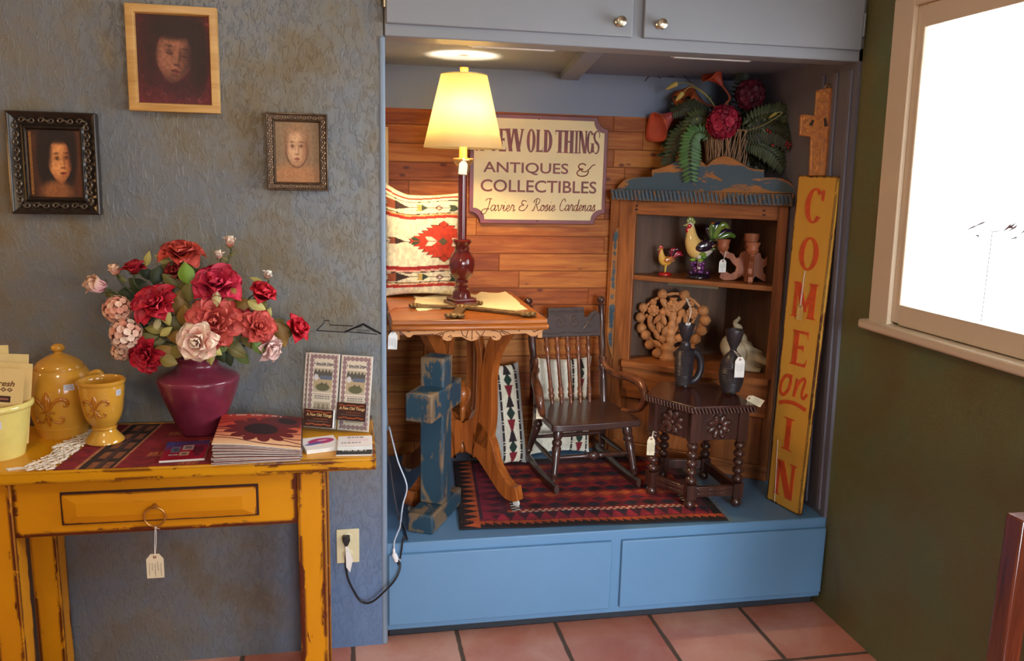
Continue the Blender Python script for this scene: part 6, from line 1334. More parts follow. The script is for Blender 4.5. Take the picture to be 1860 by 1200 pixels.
zt = cu(1150, 364).z; zcor = cu(1150, 344).z; zr = cu(1152, 389).z; zs = cu(1155, 500).z; zdk = cu(1160, 655).z; xL = cu(1152, 450).x; xR = cu(1408, 450).x
print('cupboard', CL, zt, zcor, zr, zs, zdk, xL, xR)
TH = .022; zs = zs; ysd = .0
# stiles, rails
MB().box((0, 0, 0), (xL, TH, zt)).build('stile', M_PINEV, o, bev=.003); MB().box((xR, 0, 0), (CL, TH, zt)).build('stile', M_PINEV, o, bev=.003)
MB().box((xL, 0, zr), (xR, TH, zt)).build('top_rail', M_PINE, o, bev=.003)
b = MB()
for x in (.075, CL-.09):
    for z in (zt-.02, zt-.036): b.ell((x, -.001, z), (.007, .002, .0035), 10, 6)
b.build('peg', plain('dark_peg', C(60, 30, 18), .6), o)
# body: two back walls meeting in the room corner
corner = CMi@Vector((1.622, .845, PLZ)); bl_ = CMi@Vector((1.075, .845, PLZ)); br_ = CMi@Vector((1.628, .375, PLZ))
def wall_(p, q, z0, z1, th): 
    d = (q-p); d.z = 0; L = d.length; a = math.atan2(d.y, d.x); return MB().box((0, 0, z0), (L, th, z1), T(p.x, p.y, 0)@RZ(a))
wall_(bl_, corner, 0, zt, -.012).build('back_panel', M_PINED, o); wall_(corner, br_, 0, zt, -.012).build('back_panel', M_PINED, o)
wall_(Vector((0, TH, 0)), bl_, 0, zt, .014).build('side_panel', M_PINEV, o)
fl = [(0.002, TH), (CL-.002, TH), (br_.x-.004, br_.y-.002), (corner.x, corner.y-.016), (bl_.x+.01, bl_.y-.01)]
MB().prism([(xL-.03, .004)]+[(xR+.03, .004)]+fl[2:], zs-.02, zs).build('shelf', M_PINE, o, bev=.003)
MB().prism([(xL-.02, -.035), (xR+.02, -.035), (xR+.03, TH)]+fl[2:]+[(xL-.03, TH)], zdk-.026, zdk).build('deck', M_PINE, o, bev=.004)
MB().prism(fl, zt-.004, zt+.012).build('cupboard_top', M_PINE, o)
MB().box((xL-.02, -.022, zdk-.16), (xR+.02, TH, zdk-.026)).build('drawer', M_PINE, o, bev=.004)
MB().box((xL-.005, -.006, .06), (xR+.005, TH, zdk-.165)).build('door', M_PINEV, o, bev=.005)
MB().box((0, -.008, 0), (CL, TH, .06)).build('plinth', M_PINE, o, bev=.004)
MB().box((xL, TH+.0, zs-.052), (xR*.6, TH+.012, zs-.022), T(0, .16, 0)).build('shelf_batten', wood('weathered_batten', C(120, 108, 84), C(160, 146, 116), .7, 0), o)
# carved blue strips down the outer edges
b = MB(); prf = bez([(0, cu(1120, 412).z, 0), (-.022, cu(1118, 432).z, 0), (-.028, cu(1118, 530).z, 0), (-.03, cu(1116, 610).z, 0), (-.012, cu(1116, 640).z, 0), (0, cu(1116, 652).z, 0)], 6)
b.prism([(p.x, p.y) for p in prf], .0, TH, RX(pi/2)@T(0, 0, -TH)); b.build('carved_edge', M_CREST, o, bev=.003)
# cornice of gouged rope and scrolled crest
b = MB(); n = 44; x0, x1 = -.03, CL+.02; b.box((x0, -.028, zt), (x1, TH, zcor))
b.build('cornice', M_CREST, o, bev=.004)
b = MB()
for k in range(n): x = x0+(x1-x0)*(k+.5)/n; b.tube([(x+.004, -.027, zt+.002), (x+.001, -.031, (zt+zcor)/2), (x-.006, -.027, zcor-.002)], [.0052, .0066, .0052], 8)
b.build('rope_moulding', distressed('worn_blue_rope', C(84, 98, 108), C(150, 100, 58), .001, .58, 30, .55, C(70, 80, 86), (1, 1, 1), .2), o, smooth=60)
def cz(px, py): p = cu(px, py, -.012); return (p.x, p.z)
low = [(1116, 347)]+[(1122, 336), (1131, 327), (1143, 322), (1160, 321), (1182, 321), (1182, 308), (1193, 306), (1207, 302), (1220, 296), (1232, 291), (1244, 288), (1256, 287), (1268, 290), (1276, 296), (1281, 302), (1286, 297), (1293, 290), (1303, 285), (1314, 283), (1326, 285), (1338, 292), (1350, 299), (1360, 304), (1372, 307), (1386, 308), (1386, 322), (1405, 322), (1420, 324), (1434, 330), (1444, 340), (1447, 352)]
b = MB(); b.prism([cz(*p) for p in low], 0, .02, RX(pi/2)@T(0, 0, -.018)); b.build('crest', M_CREST, o, bev=.003)
# ---------------------------------------------------------------- on the cupboard shelves
M_GLZ = vcol('glazed_figurine', .12, coat=.7)
def path_body(b, pts, n=16, flat=1.0): # pts: (pos, radius, colour)
    P = bez([p for p, r, c in pts], 5); m = len(P); rs = []; cs = []
    for i in range(m):
        t_ = i/5; k = min(int(t_), len(pts)-2); f = t_-k; rs.append(pts[k][1]*(1-f)+pts[k+1][1]*f); cs.append(lerp(pts[k][2], pts[k+1][2], f))
    b.tube(P, rs, n, None, cs, flat=flat, up=(0, 1, 0))
def rooster(label, M, s, pal, fancy):
    """cockerel facing -x, standing on a mound; s = height"""
    o = thing('rooster_figurine', label, 'figurine', M=M, group='rooster figurines on the top shelf')
    wht, brst, dk, tail = pal['body'], pal['breast'], pal['dark'], pal['tail']
    b = MB(); path_body(b, [((.24*s, 0, .56*s), .035*s, wht), ((.17*s, 0, .52*s), .1*s, wht), ((.06*s, 0, .47*s), .155*s, wht), ((-.05*s, 0, .48*s), .165*s, brst), ((-.12*s, 0, .58*s), .13*s, brst), ((-.15*s, 0, .70*s), .088*s, brst), ((-.165*s, 0, .80*s), .068*s, brst), ((-.18*s, 0, .87*s), .055*s, wht), ((-.18*s, 0, .905*s), .02*s, wht)], 20, .82); b.build('body', M_GLZ, o, smooth=70)
    b = MB(); b.tube([(-.225*s, 0, .86*s), (-.29*s, 0, .845*s)], [.026*s, .004*s], 8, None, pal['beak']); b.build('beak', M_GLZ, o)
    b = MB()
    for k, (x, z, r) in enumerate(((-.215, .925, .03), (-.185, .95, .038), (-.15, .94, .034), (-.12, .905, .028))): b.ell((x*s, 0, z*s), (r*s, .016*s, r*1.35*s), 10, 7, None, pal['comb'])
    for sy in (-1, 1): b.ell((-.215*s, sy*.022*s, .775*s), (.03*s, .02*s, .055*s), 10, 7, None, pal['wattle'])
    b.ell((-.2*s, -.052*s, .84*s), (.035*s, .014*s, .035*s), 10, 7, None, pal['wattle']); b.build('comb_and_wattle', M_GLZ, o, smooth=70)
    b = MB()
    for sy in (-1, 1): b.ell((-.205*s, sy*.045*s, .872*s), .01*s, 8, 6, None, lin(20, 16, 16))
    b.build('eye', M_GLZ, o)
    for sy in (-1, 1):
        b = MB(); M2 = T(.05*s, sy*.125*s, .53*s)@RY(-.35)
        b.ell((0, 0, 0), (.16*s, .035*s, .09*s), 14, 9, M2, dk); 
        for k in range(4): b.ell((.1*s+.02*s*k, 0, (.04-.035*k)*s), (.1*s, .022*s, .024*s), 10, 6, M2@RY(-.1+.1*k), lerp(dk, tail[k % len(tail)], .35))
        b.build('wing', M_GLZ, o, smooth=70)
    b = MB()
    for k in range(8):
        a = .55+.2*k; L = s*(.4-.02*abs(k-3)); y = (k % 3-1)*.035*s; c = tail[k % len(tail)]
        pts = [(.2*s, y*.5, .56*s), (.2*s+L*.5*math.cos(a), y, .56*s+L*.62*math.sin(a)), (.2*s+L*.85*math.cos(a)+.02*s, y*1.4, .56*s+L*.86*math.sin(a)), (.2*s+L*math.cos(a)+.07*s, y*1.6, .56*s+L*.78*math.sin(a)-.02*s)]
        P = bez(pts, 5); b.tube(P, [s*(.018+.03*math.sin(pi*min(1, i/(len(P)-1)*.9+.06))) for i in range(len(P))], 8, None, c, flat=.5, up=(0, 1, 0))
    b.build('tail_feathers', M_GLZ, o, smooth=70)
    b = MB()
    for sy in (-1, 1): b.tube([(0, sy*.06*s, .38*s), (0, sy*.055*s, .26*s), (-.01*s, sy*.055*s, .1*s)], [.07*s, .04*s, .022*s], 10, None, [wht, pal['leg'], pal['leg']])
    b.build('legs', M_GLZ, o, smooth=70)
    b = MB(); rr = random.Random(2)
    if fancy:
        b.lathe([(0, 0), (.19*s, 0), (.2*s, .02*s), (.17*s, .06*s), (0, .08*s)], 28, None, lin(30, 22, 30))
        for k in range(34): a = rr.uniform(0, 2*pi); r = rr.uniform(.02, .15); z = rr.uniform(.08, .27); b.ell((r*s*math.cos(a)*(1.1-z), r*s*math.sin(a)*(1.1-z), z*s), .034*s, 10, 7, None, lin(*rr.choice(((92, 34, 92), (72, 26, 80), (112, 48, 108)))))
        for k in range(7): a = rr.uniform(2, 5.4); b.ell((.13*s*math.cos(a), .13*s*math.sin(a), (.3+.05*(k % 3))*s), (.055*s, .035*s, .03*s), 10, 6, None, lin(*rr.choice(((120, 150, 40), (84, 124, 44)))))
    else: b.lathe([(0, 0), (.22*s, 0), (.23*s, .03*s), (.2*s, .09*s), (0, .12*s)], 26, None, lin(176, 28, 22))
    b.build('grape_base' if fancy else 'base', M_GLZ, o, smooth=70); return o
P_ = cuw(1268, 493, .1); zsw = PLZ+zs
def at_shelf(px, py, yin, z): # world point on a shelf top, under the photo's px column
    p = cuw(px, py, yin); return Vector((p.x, p.y, z))
# shelf depth where the photo's foot line meets the shelf top
def on_level(px, py, z): p = PZ(px, py, z); return p
for lab, px, py, ptop, pal, fancy in (
    ('large cream glazed rooster with green tail feathers on the top cupboard shelf', 1268, 492, 396, dict(body=lin(226, 216, 196), breast=lin(230, 190, 110), dark=lin(40, 20, 36), tail=[lin(84, 110, 44), lin(40, 26, 44), lin(212, 150, 50), lin(120, 140, 56), lin(36, 40, 70), lin(196, 110, 40)], comb=lin(148, 156, 80), wattle=lin(196, 26, 34), beak=lin(190, 170, 90), leg=lin(214, 206, 190)), True),
    ('small yellow and red rooster figurine at the left of the top cupboard shelf', 1208, 488, 447, dict(body=lin(214, 160, 66), breast=lin(226, 176, 80), dark=lin(186, 110, 40), tail=[lin(160, 24, 50), lin(196, 30, 40), lin(120, 20, 46), lin(60, 20, 30)], comb=lin(206, 34, 28), wattle=lin(200, 30, 28), beak=lin(220, 190, 90), leg=lin(222, 190, 90)), False)):
    p = at_shelf(px, py, .085, zsw); s = (cuw(px, ptop, .085).z-zsw)/.97
    p.z = zsw+.0005; rooster(lab, T(*p)@RZ(-.12), s, pal, fancy)
M_CARVED = wood('reddish_carved_wood', C(120, 62, 38), C(176, 104, 66), .5, 2, 1.2)
p = at_shelf(1360, 505, .1, zsw); s = (cuw(1360, 424, .1).z-zsw)
o = thing('candelabra', 'carved reddish wooden five-cup candelabra at the right of the shelf', 'candelabra', M=T(p.x, p.y, zsw+.0005)@RZ(ca+.28))
arm = [(0, 0), (.06, 0), (.13, .12), (.3, .02), (.5, 0), (.6, .06), (.58, .16), (.46, .19), (.38, .14), (.29, .2), (.27, .3), (.36, .38), (.42, .46), (.54, .5), (.63, .6), (.61, .68), (.5, .68), (.45, .6), (.34, .57), (.29, .48), (.23, .5), (.2, .6), (.1, .64), (0, .66)]
for k in range(4):
    b = MB(); b.prism([(x*s*1.0, z*s) for x, z in arm], -.045*s, .045*s, RZ(k*pi/2)@RX(pi/2)); a_ = b.build('arm', M_CARVED, o, bev=.0015)
    b = MB(); b.lathe([(.06*s, .62*s), (.1*s, .66*s), (.13*s, .72*s), (.11*s, .76*s), (.14*s, .84*s), (.145*s, .88*s), (.1*s, .88*s), (.08*s, .8*s), (0, .79*s)], 20, RZ(k*pi/2)@T(.56*s, 0, -.02*s)); b.build('candle_cup', M_CARVED, a_, smooth=50)
b = MB(); b.lathe([(.1*s, 0), (.1*s, .6*s), (.13*s, .72*s), (.11*s, .8*s), (.15*s, .9*s), (.155*s, 1.0*s), (.11*s, 1.0*s), (.09*s, .9*s), (0, .89*s)], 22); b.build('centre_cup', M_CARVED, o, smooth=50)
hp = cuw(1313, 474, .03); price_tag('white tag dangling from the left arm of the wooden candelabra', tuple(cuw(1318, 456, .05)), tuple(hp), .034, .045, .2, 0, card=M_WCARD)
# tree of life
zdw = PLZ+zdk; M_CLAY = plain('ochre_clay', C(186, 126, 76), .6, var=.2, scale=40, bump=.3, bscale=90)
yt_ = .1; o3 = at_shelf(1215, 655, yt_, zdw); ex = Vector((math.cos(ca*.75), math.sin(ca*.75), 0)); TMx = frame((o3.x, o3.y, zdw+.0005), ex, (0, 0, 1)); TMi = TMx.inverted(); nT = Vector((TMx[0][2], TMx[1][2], TMx[2][2]))
def tl(X, Y, off=0): # crop point -> tree plane
    p = TMi@PP(1140+X/6, 500+Y/6, Vector((o3.x, o3.y, zdw))+nT*off, nT); return p
o = thing('clay_tree_sculpture', 'ochre clay tree sculpture ringed with acorns on the cupboard deck', 'sculpture', M=TMx)
pm = .00208/6
b = MB(); tb = tl(430, 935); b.lathe([(0, .0), (.034, 0), (.036, .008), (.027, .016), (.022, .03), (.03, .04), (.033, .05), (.024, .062), (.018, .07)], 24, T(tb.x, 0, 0)@RX(-pi/2)); pts = [tl(450, 800), tl(470, 700), tl(475, 600), tl(490, 500), tl(500, 400), tl(500, 240)]
P = bez([(p.x, p.y, 0) for p in pts], 6); b.tube(P, [.021-.006*(i/len(P))+.0025*math.sin(i*1.3) for i in range(len(P))], 14); b.build('trunk', M_CLAY, o, smooth=60)
def acorn(X, Y, r, ang):
    p = tl(X, Y); b = MB(); M = T(p.x, p.y, .004)@RZ(ang)
    pr = [(0, -1.0), (.5, -.86), (.86, -.5), (1, 0), (.92, .4), (.6, .8), (.12, 1.06), (0, 1.1)]
    n = 18; vs = []; 
    b.lathe([(q*r, z*r) for q, z in [(p_.x, p_.y) for p_ in bez([(a, c, 0) for a, c in pr], 3)]], 18, M@RY(pi/2))
    for k in range(5): zz = (-.5+.28*k)*r; q = r*math.sqrt(max(.05, 1-(zz/r)**2))*1.0; b.tube([(zz, q*math.cos(t_), q*math.sin(t_)) for t_ in np.linspace(0, 2*pi, 19)[:-1]], .0011, 4, M, closed=True)
    b.build('acorn', M_CLAY, o, smooth=60)
for X, Y, r, a in ((382, 205, 55, 1.6), (622, 212, 55, 1.4), (172, 350, 52, .2), (142, 456, 56, 0), (152, 572, 56, .2), (196, 645, 56, .3), (240, 750, 54, .5), (320, 845, 54, .9), (822, 382, 58, -.3), (842, 486, 60, 0), (806, 600, 56, -.2), (745, 690, 54, -.5), (695, 790, 48, -.9), (592, 412, 48, 1.2), (390, 400, 46, 1.7), (378, 690, 44, 1.4), (560, 680, 44, 1.6)): acorn(X, Y, r*pm*1.12, a)
for X, Y, r in ((290, 375, 74), (500, 325, 78), (708, 405, 74), (290, 282, 40), (700, 300, 40), (440, 780, 60)):
    b = MB(); p = tl(X, Y); 
    for k in range(9): a = 2*pi*k/9; b.ell((p.x+r*pm*.68*math.cos(a), p.y+r*pm*.68*math.sin(a), .016), (r*pm*.34, r*pm*.34, .008), 10, 6)
    b.ell((p.x, p.y, .017), (r*pm*.62, r*pm*.62, .01), 14, 7); b.ell((p.x, p.y, .028), (r*pm*.18, r*pm*.18, .006), 10, 6); b.build('clay_flower', M_CLAY, o, smooth=60)
b = MB()
for pl in ([(430, 800), (330, 640), (240, 480), (200, 420)], [(450, 700), (380, 560), (370, 440), (420, 300), (380, 260)], [(500, 640), (560, 520), (580, 340), (610, 260)], [(490, 740), (640, 640), (700, 520), (740, 440)], [(420, 840), (300, 760), (220, 640)], [(480, 820), (640, 760), (760, 640), (800, 480)], [(250, 760), (170, 600), (160, 420), (270, 280), (480, 200), (640, 230), (780, 340), (830, 500), (760, 680), (690, 790)]):
    P = bez([(tl(*q).x, tl(*q).y, -.001) for q in pl], 6); b.tube(P, [.0065 if i % 3 else .008 for i in range(len(P))], 8)
b.build('branches', M_CLAY, o, smooth=60)
for X, Y, a in ((265, 560, 2.2), (320, 640, 2.0), (250, 470, 1.4), (345, 560, 1.7), (410, 600, 1.2), (400, 480, 1.9), (330, 470, 1.0), (560, 480, 1.3), (600, 560, 1.0), (640, 470, 1.6), (620, 660, .6), (700, 590, .9), (330, 740, 2.6), (440, 390, 2.0), (560, 330, 1.2), (400, 300, 2.2), (600, 300, .9)):
    p = tl(X, Y); lb_ = MB(); lb_.ell((0, 0, .006), (.026, .0115, .008), 12, 7, T(p.x, p.y, .006)@RZ(a)); lb_.tube([(-.024, 0, .014), (.024, 0, .014)], .0012, 5, T(p.x, p.y, .006)@RZ(a)); lb_.build('clay_leaf', M_CLAY, o, smooth=60)
# conch shell
p = at_shelf(1335, 682, .1, zdw); r0 = .001*2.05
o = thing('conch_shell', 'large pale conch shell standing behind the right candle holder', 'shell', M=T(p.x-.008, p.y, zdw+.001)@RZ(-.35))
M_SHELL = plain('chalky_shell', C(164, 146, 116), .55, var=.3, scale=22, bump=.3, bscale=60)
b = MB(); nu, nv = 26, 60
def conch(u, v): # u round the whorl section, v along the spiral
    k = v; sc = .012+.066*k**1.6; ang = 2*pi*3.2*k; a = 2*pi*u
    rr_ = sc*.62; cx_ = .9*rr_; x = (cx_+rr_*math.cos(a))*math.cos(ang); y = (cx_+rr_*math.cos(a))*math.sin(ang)*.8; z = .235-.15*k**1.1+rr_*1.25*math.sin(a)
    return (x*.92, y, max(z-.03, .0))
b.grid(conch, nu, nv, None, None, wrap=True); b.build('whorl', M_SHELL, o, smooth=70)
b = MB(); b.grid(lambda u, v: (.01+.085*u+.03*math.sin(v*3), -.05+.03*u*math.sin(v*9)-.02*u, .003+.12*v*(1-.35*u)+.005*math.sin(v*22)*u), 10, 16); b.build('lip', M_SHELL, o, smooth=70, solid=.006)
# ---------------------------------------------------------------- flowers on the cupboard
zct = PLZ+zcor; bx = at_shelf(1320, 292, .09, PLZ+zt+.0125)
BZ = PLZ+zt+.0125
o = thing('twig_basket', 'open twig basket holding the arrangement on the corner cupboard', 'basket', (bx.x, bx.y, BZ))
M_WICK = plain('tan_twig', C(140, 104, 70), .6, var=.3, scale=60)
rr = random.Random(12)
zr0, zr1 = .012, PY(1320, 238, bx.y).z-BZ
b = MB()
for k in range(150):
    a = rr.uniform(0, 2*pi); d = rr.uniform(-.9, .9); pts = []
    for q in range(6): t_ = q/5; r = .058+.034*t_+.006*math.sin(3*t_+k); pts.append((r*math.cos(a+d*t_), r*math.sin(a+d*t_), zr0+(zr1-zr0)*min(1, t_*1.05)+rr.uniform(-.005, .005)))
    b.tube(pts, rr.uniform(.0014, .0028), 5)
for z, r in ((zr0, .058), (zr0+.01, .06), (zr1, .09)): b.tube([(r*math.cos(a), r*math.sin(a), z) for a in np.linspace(0, 2*pi, 41)[:-1]], .003, 6, closed=True)
b.lathe([(0, zr0-.012), (.05, zr0-.012), (.058, zr0)], 24); b.build('twigs', M_WICK, o)
b = MB(); b.lathe([(0, zr0), (.052, zr0), (.07, zr1*.85), (0, zr1*.9)], 20); b.build('moss', plain('dark_moss', C(46, 40, 28), .9, bump=.6, bscale=120), o)
BM = Vector((bx.x, bx.y, BZ+zr1+.005)); GRP = 'flowers of the cupboard arrangement'
def ay(px, py, off): return cuw(px, py, .09+off)
def stem_to(o, P, d, rad, col, bend=.02):
    k1 = BM+Vector((rr.uniform(-.02, .02), rr.uniform(-.02, .02), -.02)); pts = bez([tuple(P), tuple(P-d*.06), tuple(k1.lerp(P, .45)+Vector((0, 0, bend))), tuple(k1), tuple(k1-Vector((0, 0, .04)))], 6)
    MB().tube(pts, rad, 7).build('stem', col, o, True); return pts
M_CALLA = vcol('calla_silk', .5); M_STG = plain('dull_green_stem', C(70, 80, 40), .6); M_STR = plain('rust_stem', C(150, 66, 40), .6)
def calla(label, mouth, base, off, w, cin, cout, face):
    Pm, Pb = ay(*mouth, off), ay(*base, off); d = (Pm-Pb); L = d.length; d.normalize(); o = thing('calla_lily', label, 'flower', tuple(Pb), group=GRP)
    f = Vector(face); f = (f-d*f.dot(d)).normalized(); ex = f.cross(d); M = Matrix(((ex.x, f.x, d.x, Pb.x), (ex.y, f.y, d.y, Pb.y), (ex.z, f.z, d.z, Pb.z), (0, 0, 0, 1)))
    def fn(u, v):
        a = 2*pi*u*1.06-pi*.03; back = .5-.5*math.cos(2*pi*u); r = w*(.1+.25*v+.55*v**2.6)*(1+.0*u)*(1-.25*v*back**4); lift = L*(.55*v+.62*v**2*back+.25*v**3*back**6)
        return (r*math.sin(a)*(1+.15*v), r*math.cos(a)*-1*(-1)-.25*w*v*v, lift-.12*L*v**4*(1-back))
    b = MB(); b.grid(fn, 28, 12, M, lambda u, v: lerp(cin, cout, v**1.5)); b.build('spathe', M_CALLA, o, True, smooth=70, solid=.0012)
    b = MB(); b.tube([tuple(M@Vector((0, 0, L*.15))), tuple(M@Vector((0, 0, L*.55)))], [w*.09, w*.05], 8, None, lin(206, 150, 60)); b.build('spadix', M_CALLA, o, True)
    stem_to(o, Pb+d*.004, d, .0042, M_STR)
OR1, OR2 = lin(150, 46, 34), lin(196, 88, 56)
calla('tall orange calla lily standing highest, just under the strip light', (1288, 118), (1312, 156), -.02, .058, OR1, OR2, (-.7, -.5, .1))
calla('orange pink calla lily drooping at the far left of the basket flowers', (1184, 236), (1232, 200), -.03, .06, lin(140, 40, 60), lin(200, 92, 66), (-.5, -.8, .2))
calla('rusty orange calla lily half hidden behind the yellow buds', (1236, 170), (1280, 188), .0, .05, lin(130, 52, 26), lin(176, 88, 40), (-.3, -.9, .3))
def mums(label, px, py, off, r, c1, c2, face, n, sd):
    r_ = random.Random(sd); P = ay(px, py, off); d = Vector(face).normalized(); o = thing('hydrangea_bloom', label, 'flower', tuple(P), group=GRP)
    b = hydr_mb(r, c1, c2, r_, n, .27); h = MB(); h.add(b.v, b.f, T(*P)@d.to_track_quat('Z', 'Y').to_matrix().to_4x4(), b.c); h.build('bloom', M_PETAL, o, True, smooth=60); stem_to(o, P-d*r*.6, d, .003, M_STG)
mums('bright magenta hydrangea bloom at the front centre of the basket', 1314, 222, -.085, .068, lin(120, 10, 36), lin(176, 26, 60), (-.45, -.85, .3), 70, 3)
mums('dark wine hydrangea bloom behind, upper right of the basket', 1362, 172, -.0, .06, lin(70, 8, 26), lin(112, 16, 42), (-.1, -.8, .5), 60, 4)
def frond(label, pts, off, wl, col, n=26, dens=1.0, droop=.2, sd=1):
    r_ = random.Random(sd); P = bez([tuple(ay(px, py, off+dz)) for px, py, dz in pts], 8); o = thing('fern_frond', label, 'foliage', tuple(P[0]), group='greenery of the cupboard arrangement')
    b = MB(); b.tube(P, [.0022*(1-.6*i/len(P)) for i in range(len(P))], 5); b.build('rachis', M_STG, o, True)
    b = MB(); m = len(P)
    for k in range(n):
        t_ = (k+.5)/n*(m-1)*.98+.01*m; i = min(int(t_), m-2); f = t_-i; q = Vector(P[i]).lerp(Vector(P[i+1]), f); d = (Vector(P[i+1])-Vector(P[i])).normalized(); face = Vector((-.4, -.9, .1)); sd_ = d.cross(face).normalized()
        L = wl*(math.sin(pi*min(1, .12+.88*(1-k/n)))**.6)*r_.uniform(.85, 1.1)
        for s in (-1, 1):
            dirv = (sd_*s+d*.35+Vector((0, 0, -droop))).normalized(); ey = face.cross(dirv).normalized() if False else face
            ex = ey.cross(dirv).normalized(); ey = dirv.cross(ex); M = Matrix(((ex.x, ey.x, dirv.x, q.x), (ex.y, ey.y, dirv.y, q.y), (ex.z, ey.z, dirv.z, q.z), (0, 0, 0, 1)))
            j = r_.uniform(.7, 1.2); leaf_mb(b, M, L, L*.36, .3, tuple(c*j for c in col), r_)
    b.build('leaflets', M_LEAF, o, True, smooth=60); return o
G1, G2, G3, G4 = lin(66, 104, 52), lin(52, 66, 38), lin(70, 80, 44), lin(46, 54, 34)
frond('bright green fern frond hanging over the front of the cupboard crest', [(1300, 262, -.02), (1276, 240, -.1), (1258, 250, -.125), (1253, 285, -.125), (1255, 328, -.115)], 0, .052, G1, 24, droop=.05, sd=1)
frond('dark fern frond reaching left below the drooping calla lily', [(1310, 250, 0), (1270, 225, -.05), (1230, 250, -.06), (1212, 300, -.05)], 0, .05, G2, 24, sd=2)
frond('arching olive fern frond above the hanging green one', [(1310, 250, 0), (1285, 215, -.06), (1258, 215, -.08), (1245, 250, -.08)], 0, .04, G3, 20, sd=3)
frond('dark spreading frond at upper right beside the wine bloom', [(1330, 250, 0), (1370, 215, -.04), (1410, 205, -.04), (1446, 212, -.04)], 0, .05, G3, 24, sd=4)
frond('dark frond spreading right at mid height above the berries', [(1330, 255, 0), (1370, 238, -.06), (1410, 240, -.07), (1440, 260, -.07)], 0, .055, G4, 24, sd=5)
frond('low dark frond trailing right over the cupboard top', [(1335, 262, 0), (1370, 262, -.05), (1400, 275, -.06), (1425, 305, -.05)], 0, .05, G2, 22, sd=6)
frond('short dark frond at left between the calla lilies', [(1310, 250, 0), (1280, 205, -.04), (1250, 195, -.05), (1222, 205, -.05)], 0, .042, G4, 20, sd=7)
frond('upright narrow frond behind the tall calla stem', [(1325, 255, 0), (1335, 200, .02), (1345, 150, .02), (1350, 128, .02)], 0, .035, G4, 18, sd=8)
def sprig(label, cx_, cy_, w, h, n, col, off, sd, L=.03):
    r_ = random.Random(sd); o = thing('leafy_sprig', label, 'foliage', tuple(ay(cx_, cy_, off)), group='greenery of the cupboard arrangement'); b = MB(); st = MB()
    for k in range(n):
        x, y = cx_+r_.uniform(-w, w), cy_+r_.uniform(-h, h); p = ay(x, y, off+r_.uniform(-.03, .03)); a = r_.uniform(0, 6.28); dirv = Vector((math.cos(a), r_.uniform(-.6, .1), math.sin(a))).normalized(); ey = Vector((-.4, -.9, .2)); ex = ey.cross(dirv).normalized(); ey = dirv.cross(ex)
        j = r_.uniform(.6, 1.3); leaf_mb(b, Matrix(((ex.x, ey.x, dirv.x, p.x), (ex.y, ey.y, dirv.y, p.y), (ex.z, ey.z, dirv.z, p.z), (0, 0, 0, 1))), L*r_.uniform(.8, 1.3), L*.55, .5, tuple(c*j for c in col), r_)
        st.tube([tuple(p), tuple(p.lerp(BM, .5)+Vector((0, 0, .01))), tuple(BM)], .0009, 4)
    b.build('leaves', M_LEAF, o, True, smooth=60); st.build('stem', M_STG, o, True); return o
sprig('dark leafy sprig behind the magenta bloom at left of basket', 1262, 212, 34, 34, 44, G4, .02, 1)
sprig('dark leafy sprig between the two hydrangea blooms', 1345, 215, 34, 34, 40, G2, .03, 2)
sprig('olive leafy sprig at right above the red berries', 1395, 232, 40, 26, 48, G3, -.03, 3)
sprig('low dark leafy sprig at left behind the cupboard crest', 1235, 270, 30, 34, 36, G2, .04, 4)
sprig('low dark leafy sprig at right behind the cupboard crest', 1400, 290, 40, 24, 36, G4, .04, 5)
M_BUD = vcol('bud_silk', .5)
def buds(label, tips, off, col, sd):
    r_ = random.Random(sd); o = thing('bud_spray', label, 'flower', tuple(ay(*tips[0][0], off)), group=GRP)
    root = BM+Vector((0, 0, -.015)); b = MB(); 
    for (tip, base, w, via) in tips:
        Pt, Pb = ay(*tip, off), ay(*base, off); b2 = MB(); d = Pt-Pb
        L = d.length; q = T(*Pb)@d.to_track_quat('Z', 'Y').to_matrix().to_4x4(); b2.lathe([(0, 0), (w*.5, L*.12), (w*.5, L*.4), (w*.34, L*.75), (0, L)], 12, q, col); b2.build('bud', M_BUD, o, True, smooth=70)
        b.tube(bez([tuple(Pb)]+[tuple(ay(*v, off)) for v in via]+[tuple(root)], 6), .0022, 6)
    b.build('stem', plain('pale_olive_stem', C(140, 136, 84), .6), o, True)
buds('pair of yellow green buds arching out at upper left of the basket', [((1208, 163), (1232, 150), .02, [(1255, 153), (1290, 180)]), ((1227, 184), (1242, 167), .02, [(1258, 158), (1292, 184)])], -.05, lin(196, 172, 90), 1)
buds('yellow green buds hanging low at right over the cupboard corner', [((1441, 285), (1447, 276), .018, [(1440, 262), (1400, 250)]), ((1451, 298), (1462, 277), .024, [(1450, 258), (1410, 248)])], -.05, lin(188, 160, 80), 2)
buds('single yellow green bud lying in the right hand greenery', [((1395, 215), (1412, 204), .013, [(1420, 206), (1380, 230)])], -.07, lin(160, 150, 70), 3)
o = thing('berry_sprig', 'sprig of small red berries at the lower right of the basket', 'foliage', tuple(ay(1420, 262, -.06)), group='greenery of the cupboard arrangement'); b2 = MB()
for x, y in ((1404, 264), (1428, 263), (1433, 267), (1436, 262), (1394, 236), (1399, 240), (1430, 258)):
    p = ay(x, y, -.075); b = MB(); b.ell(tuple(p), .0055, 10, 7); b.build('berry', plain('red_berry', C(150, 34, 44), .3), o, True, smooth=70); b2.tube(bez([tuple(p), tuple(ay(x-12, y-10, -.06)), tuple(BM)], 5), .0011, 5)
b2.build('stem', M_STG, o, True)
o = thing('bare_twig', 'thin dark bare twig curling out at top left of the arrangement', 'foliage', tuple(ay(1160, 148, 0)), group='greenery of the cupboard arrangement'); b = MB()
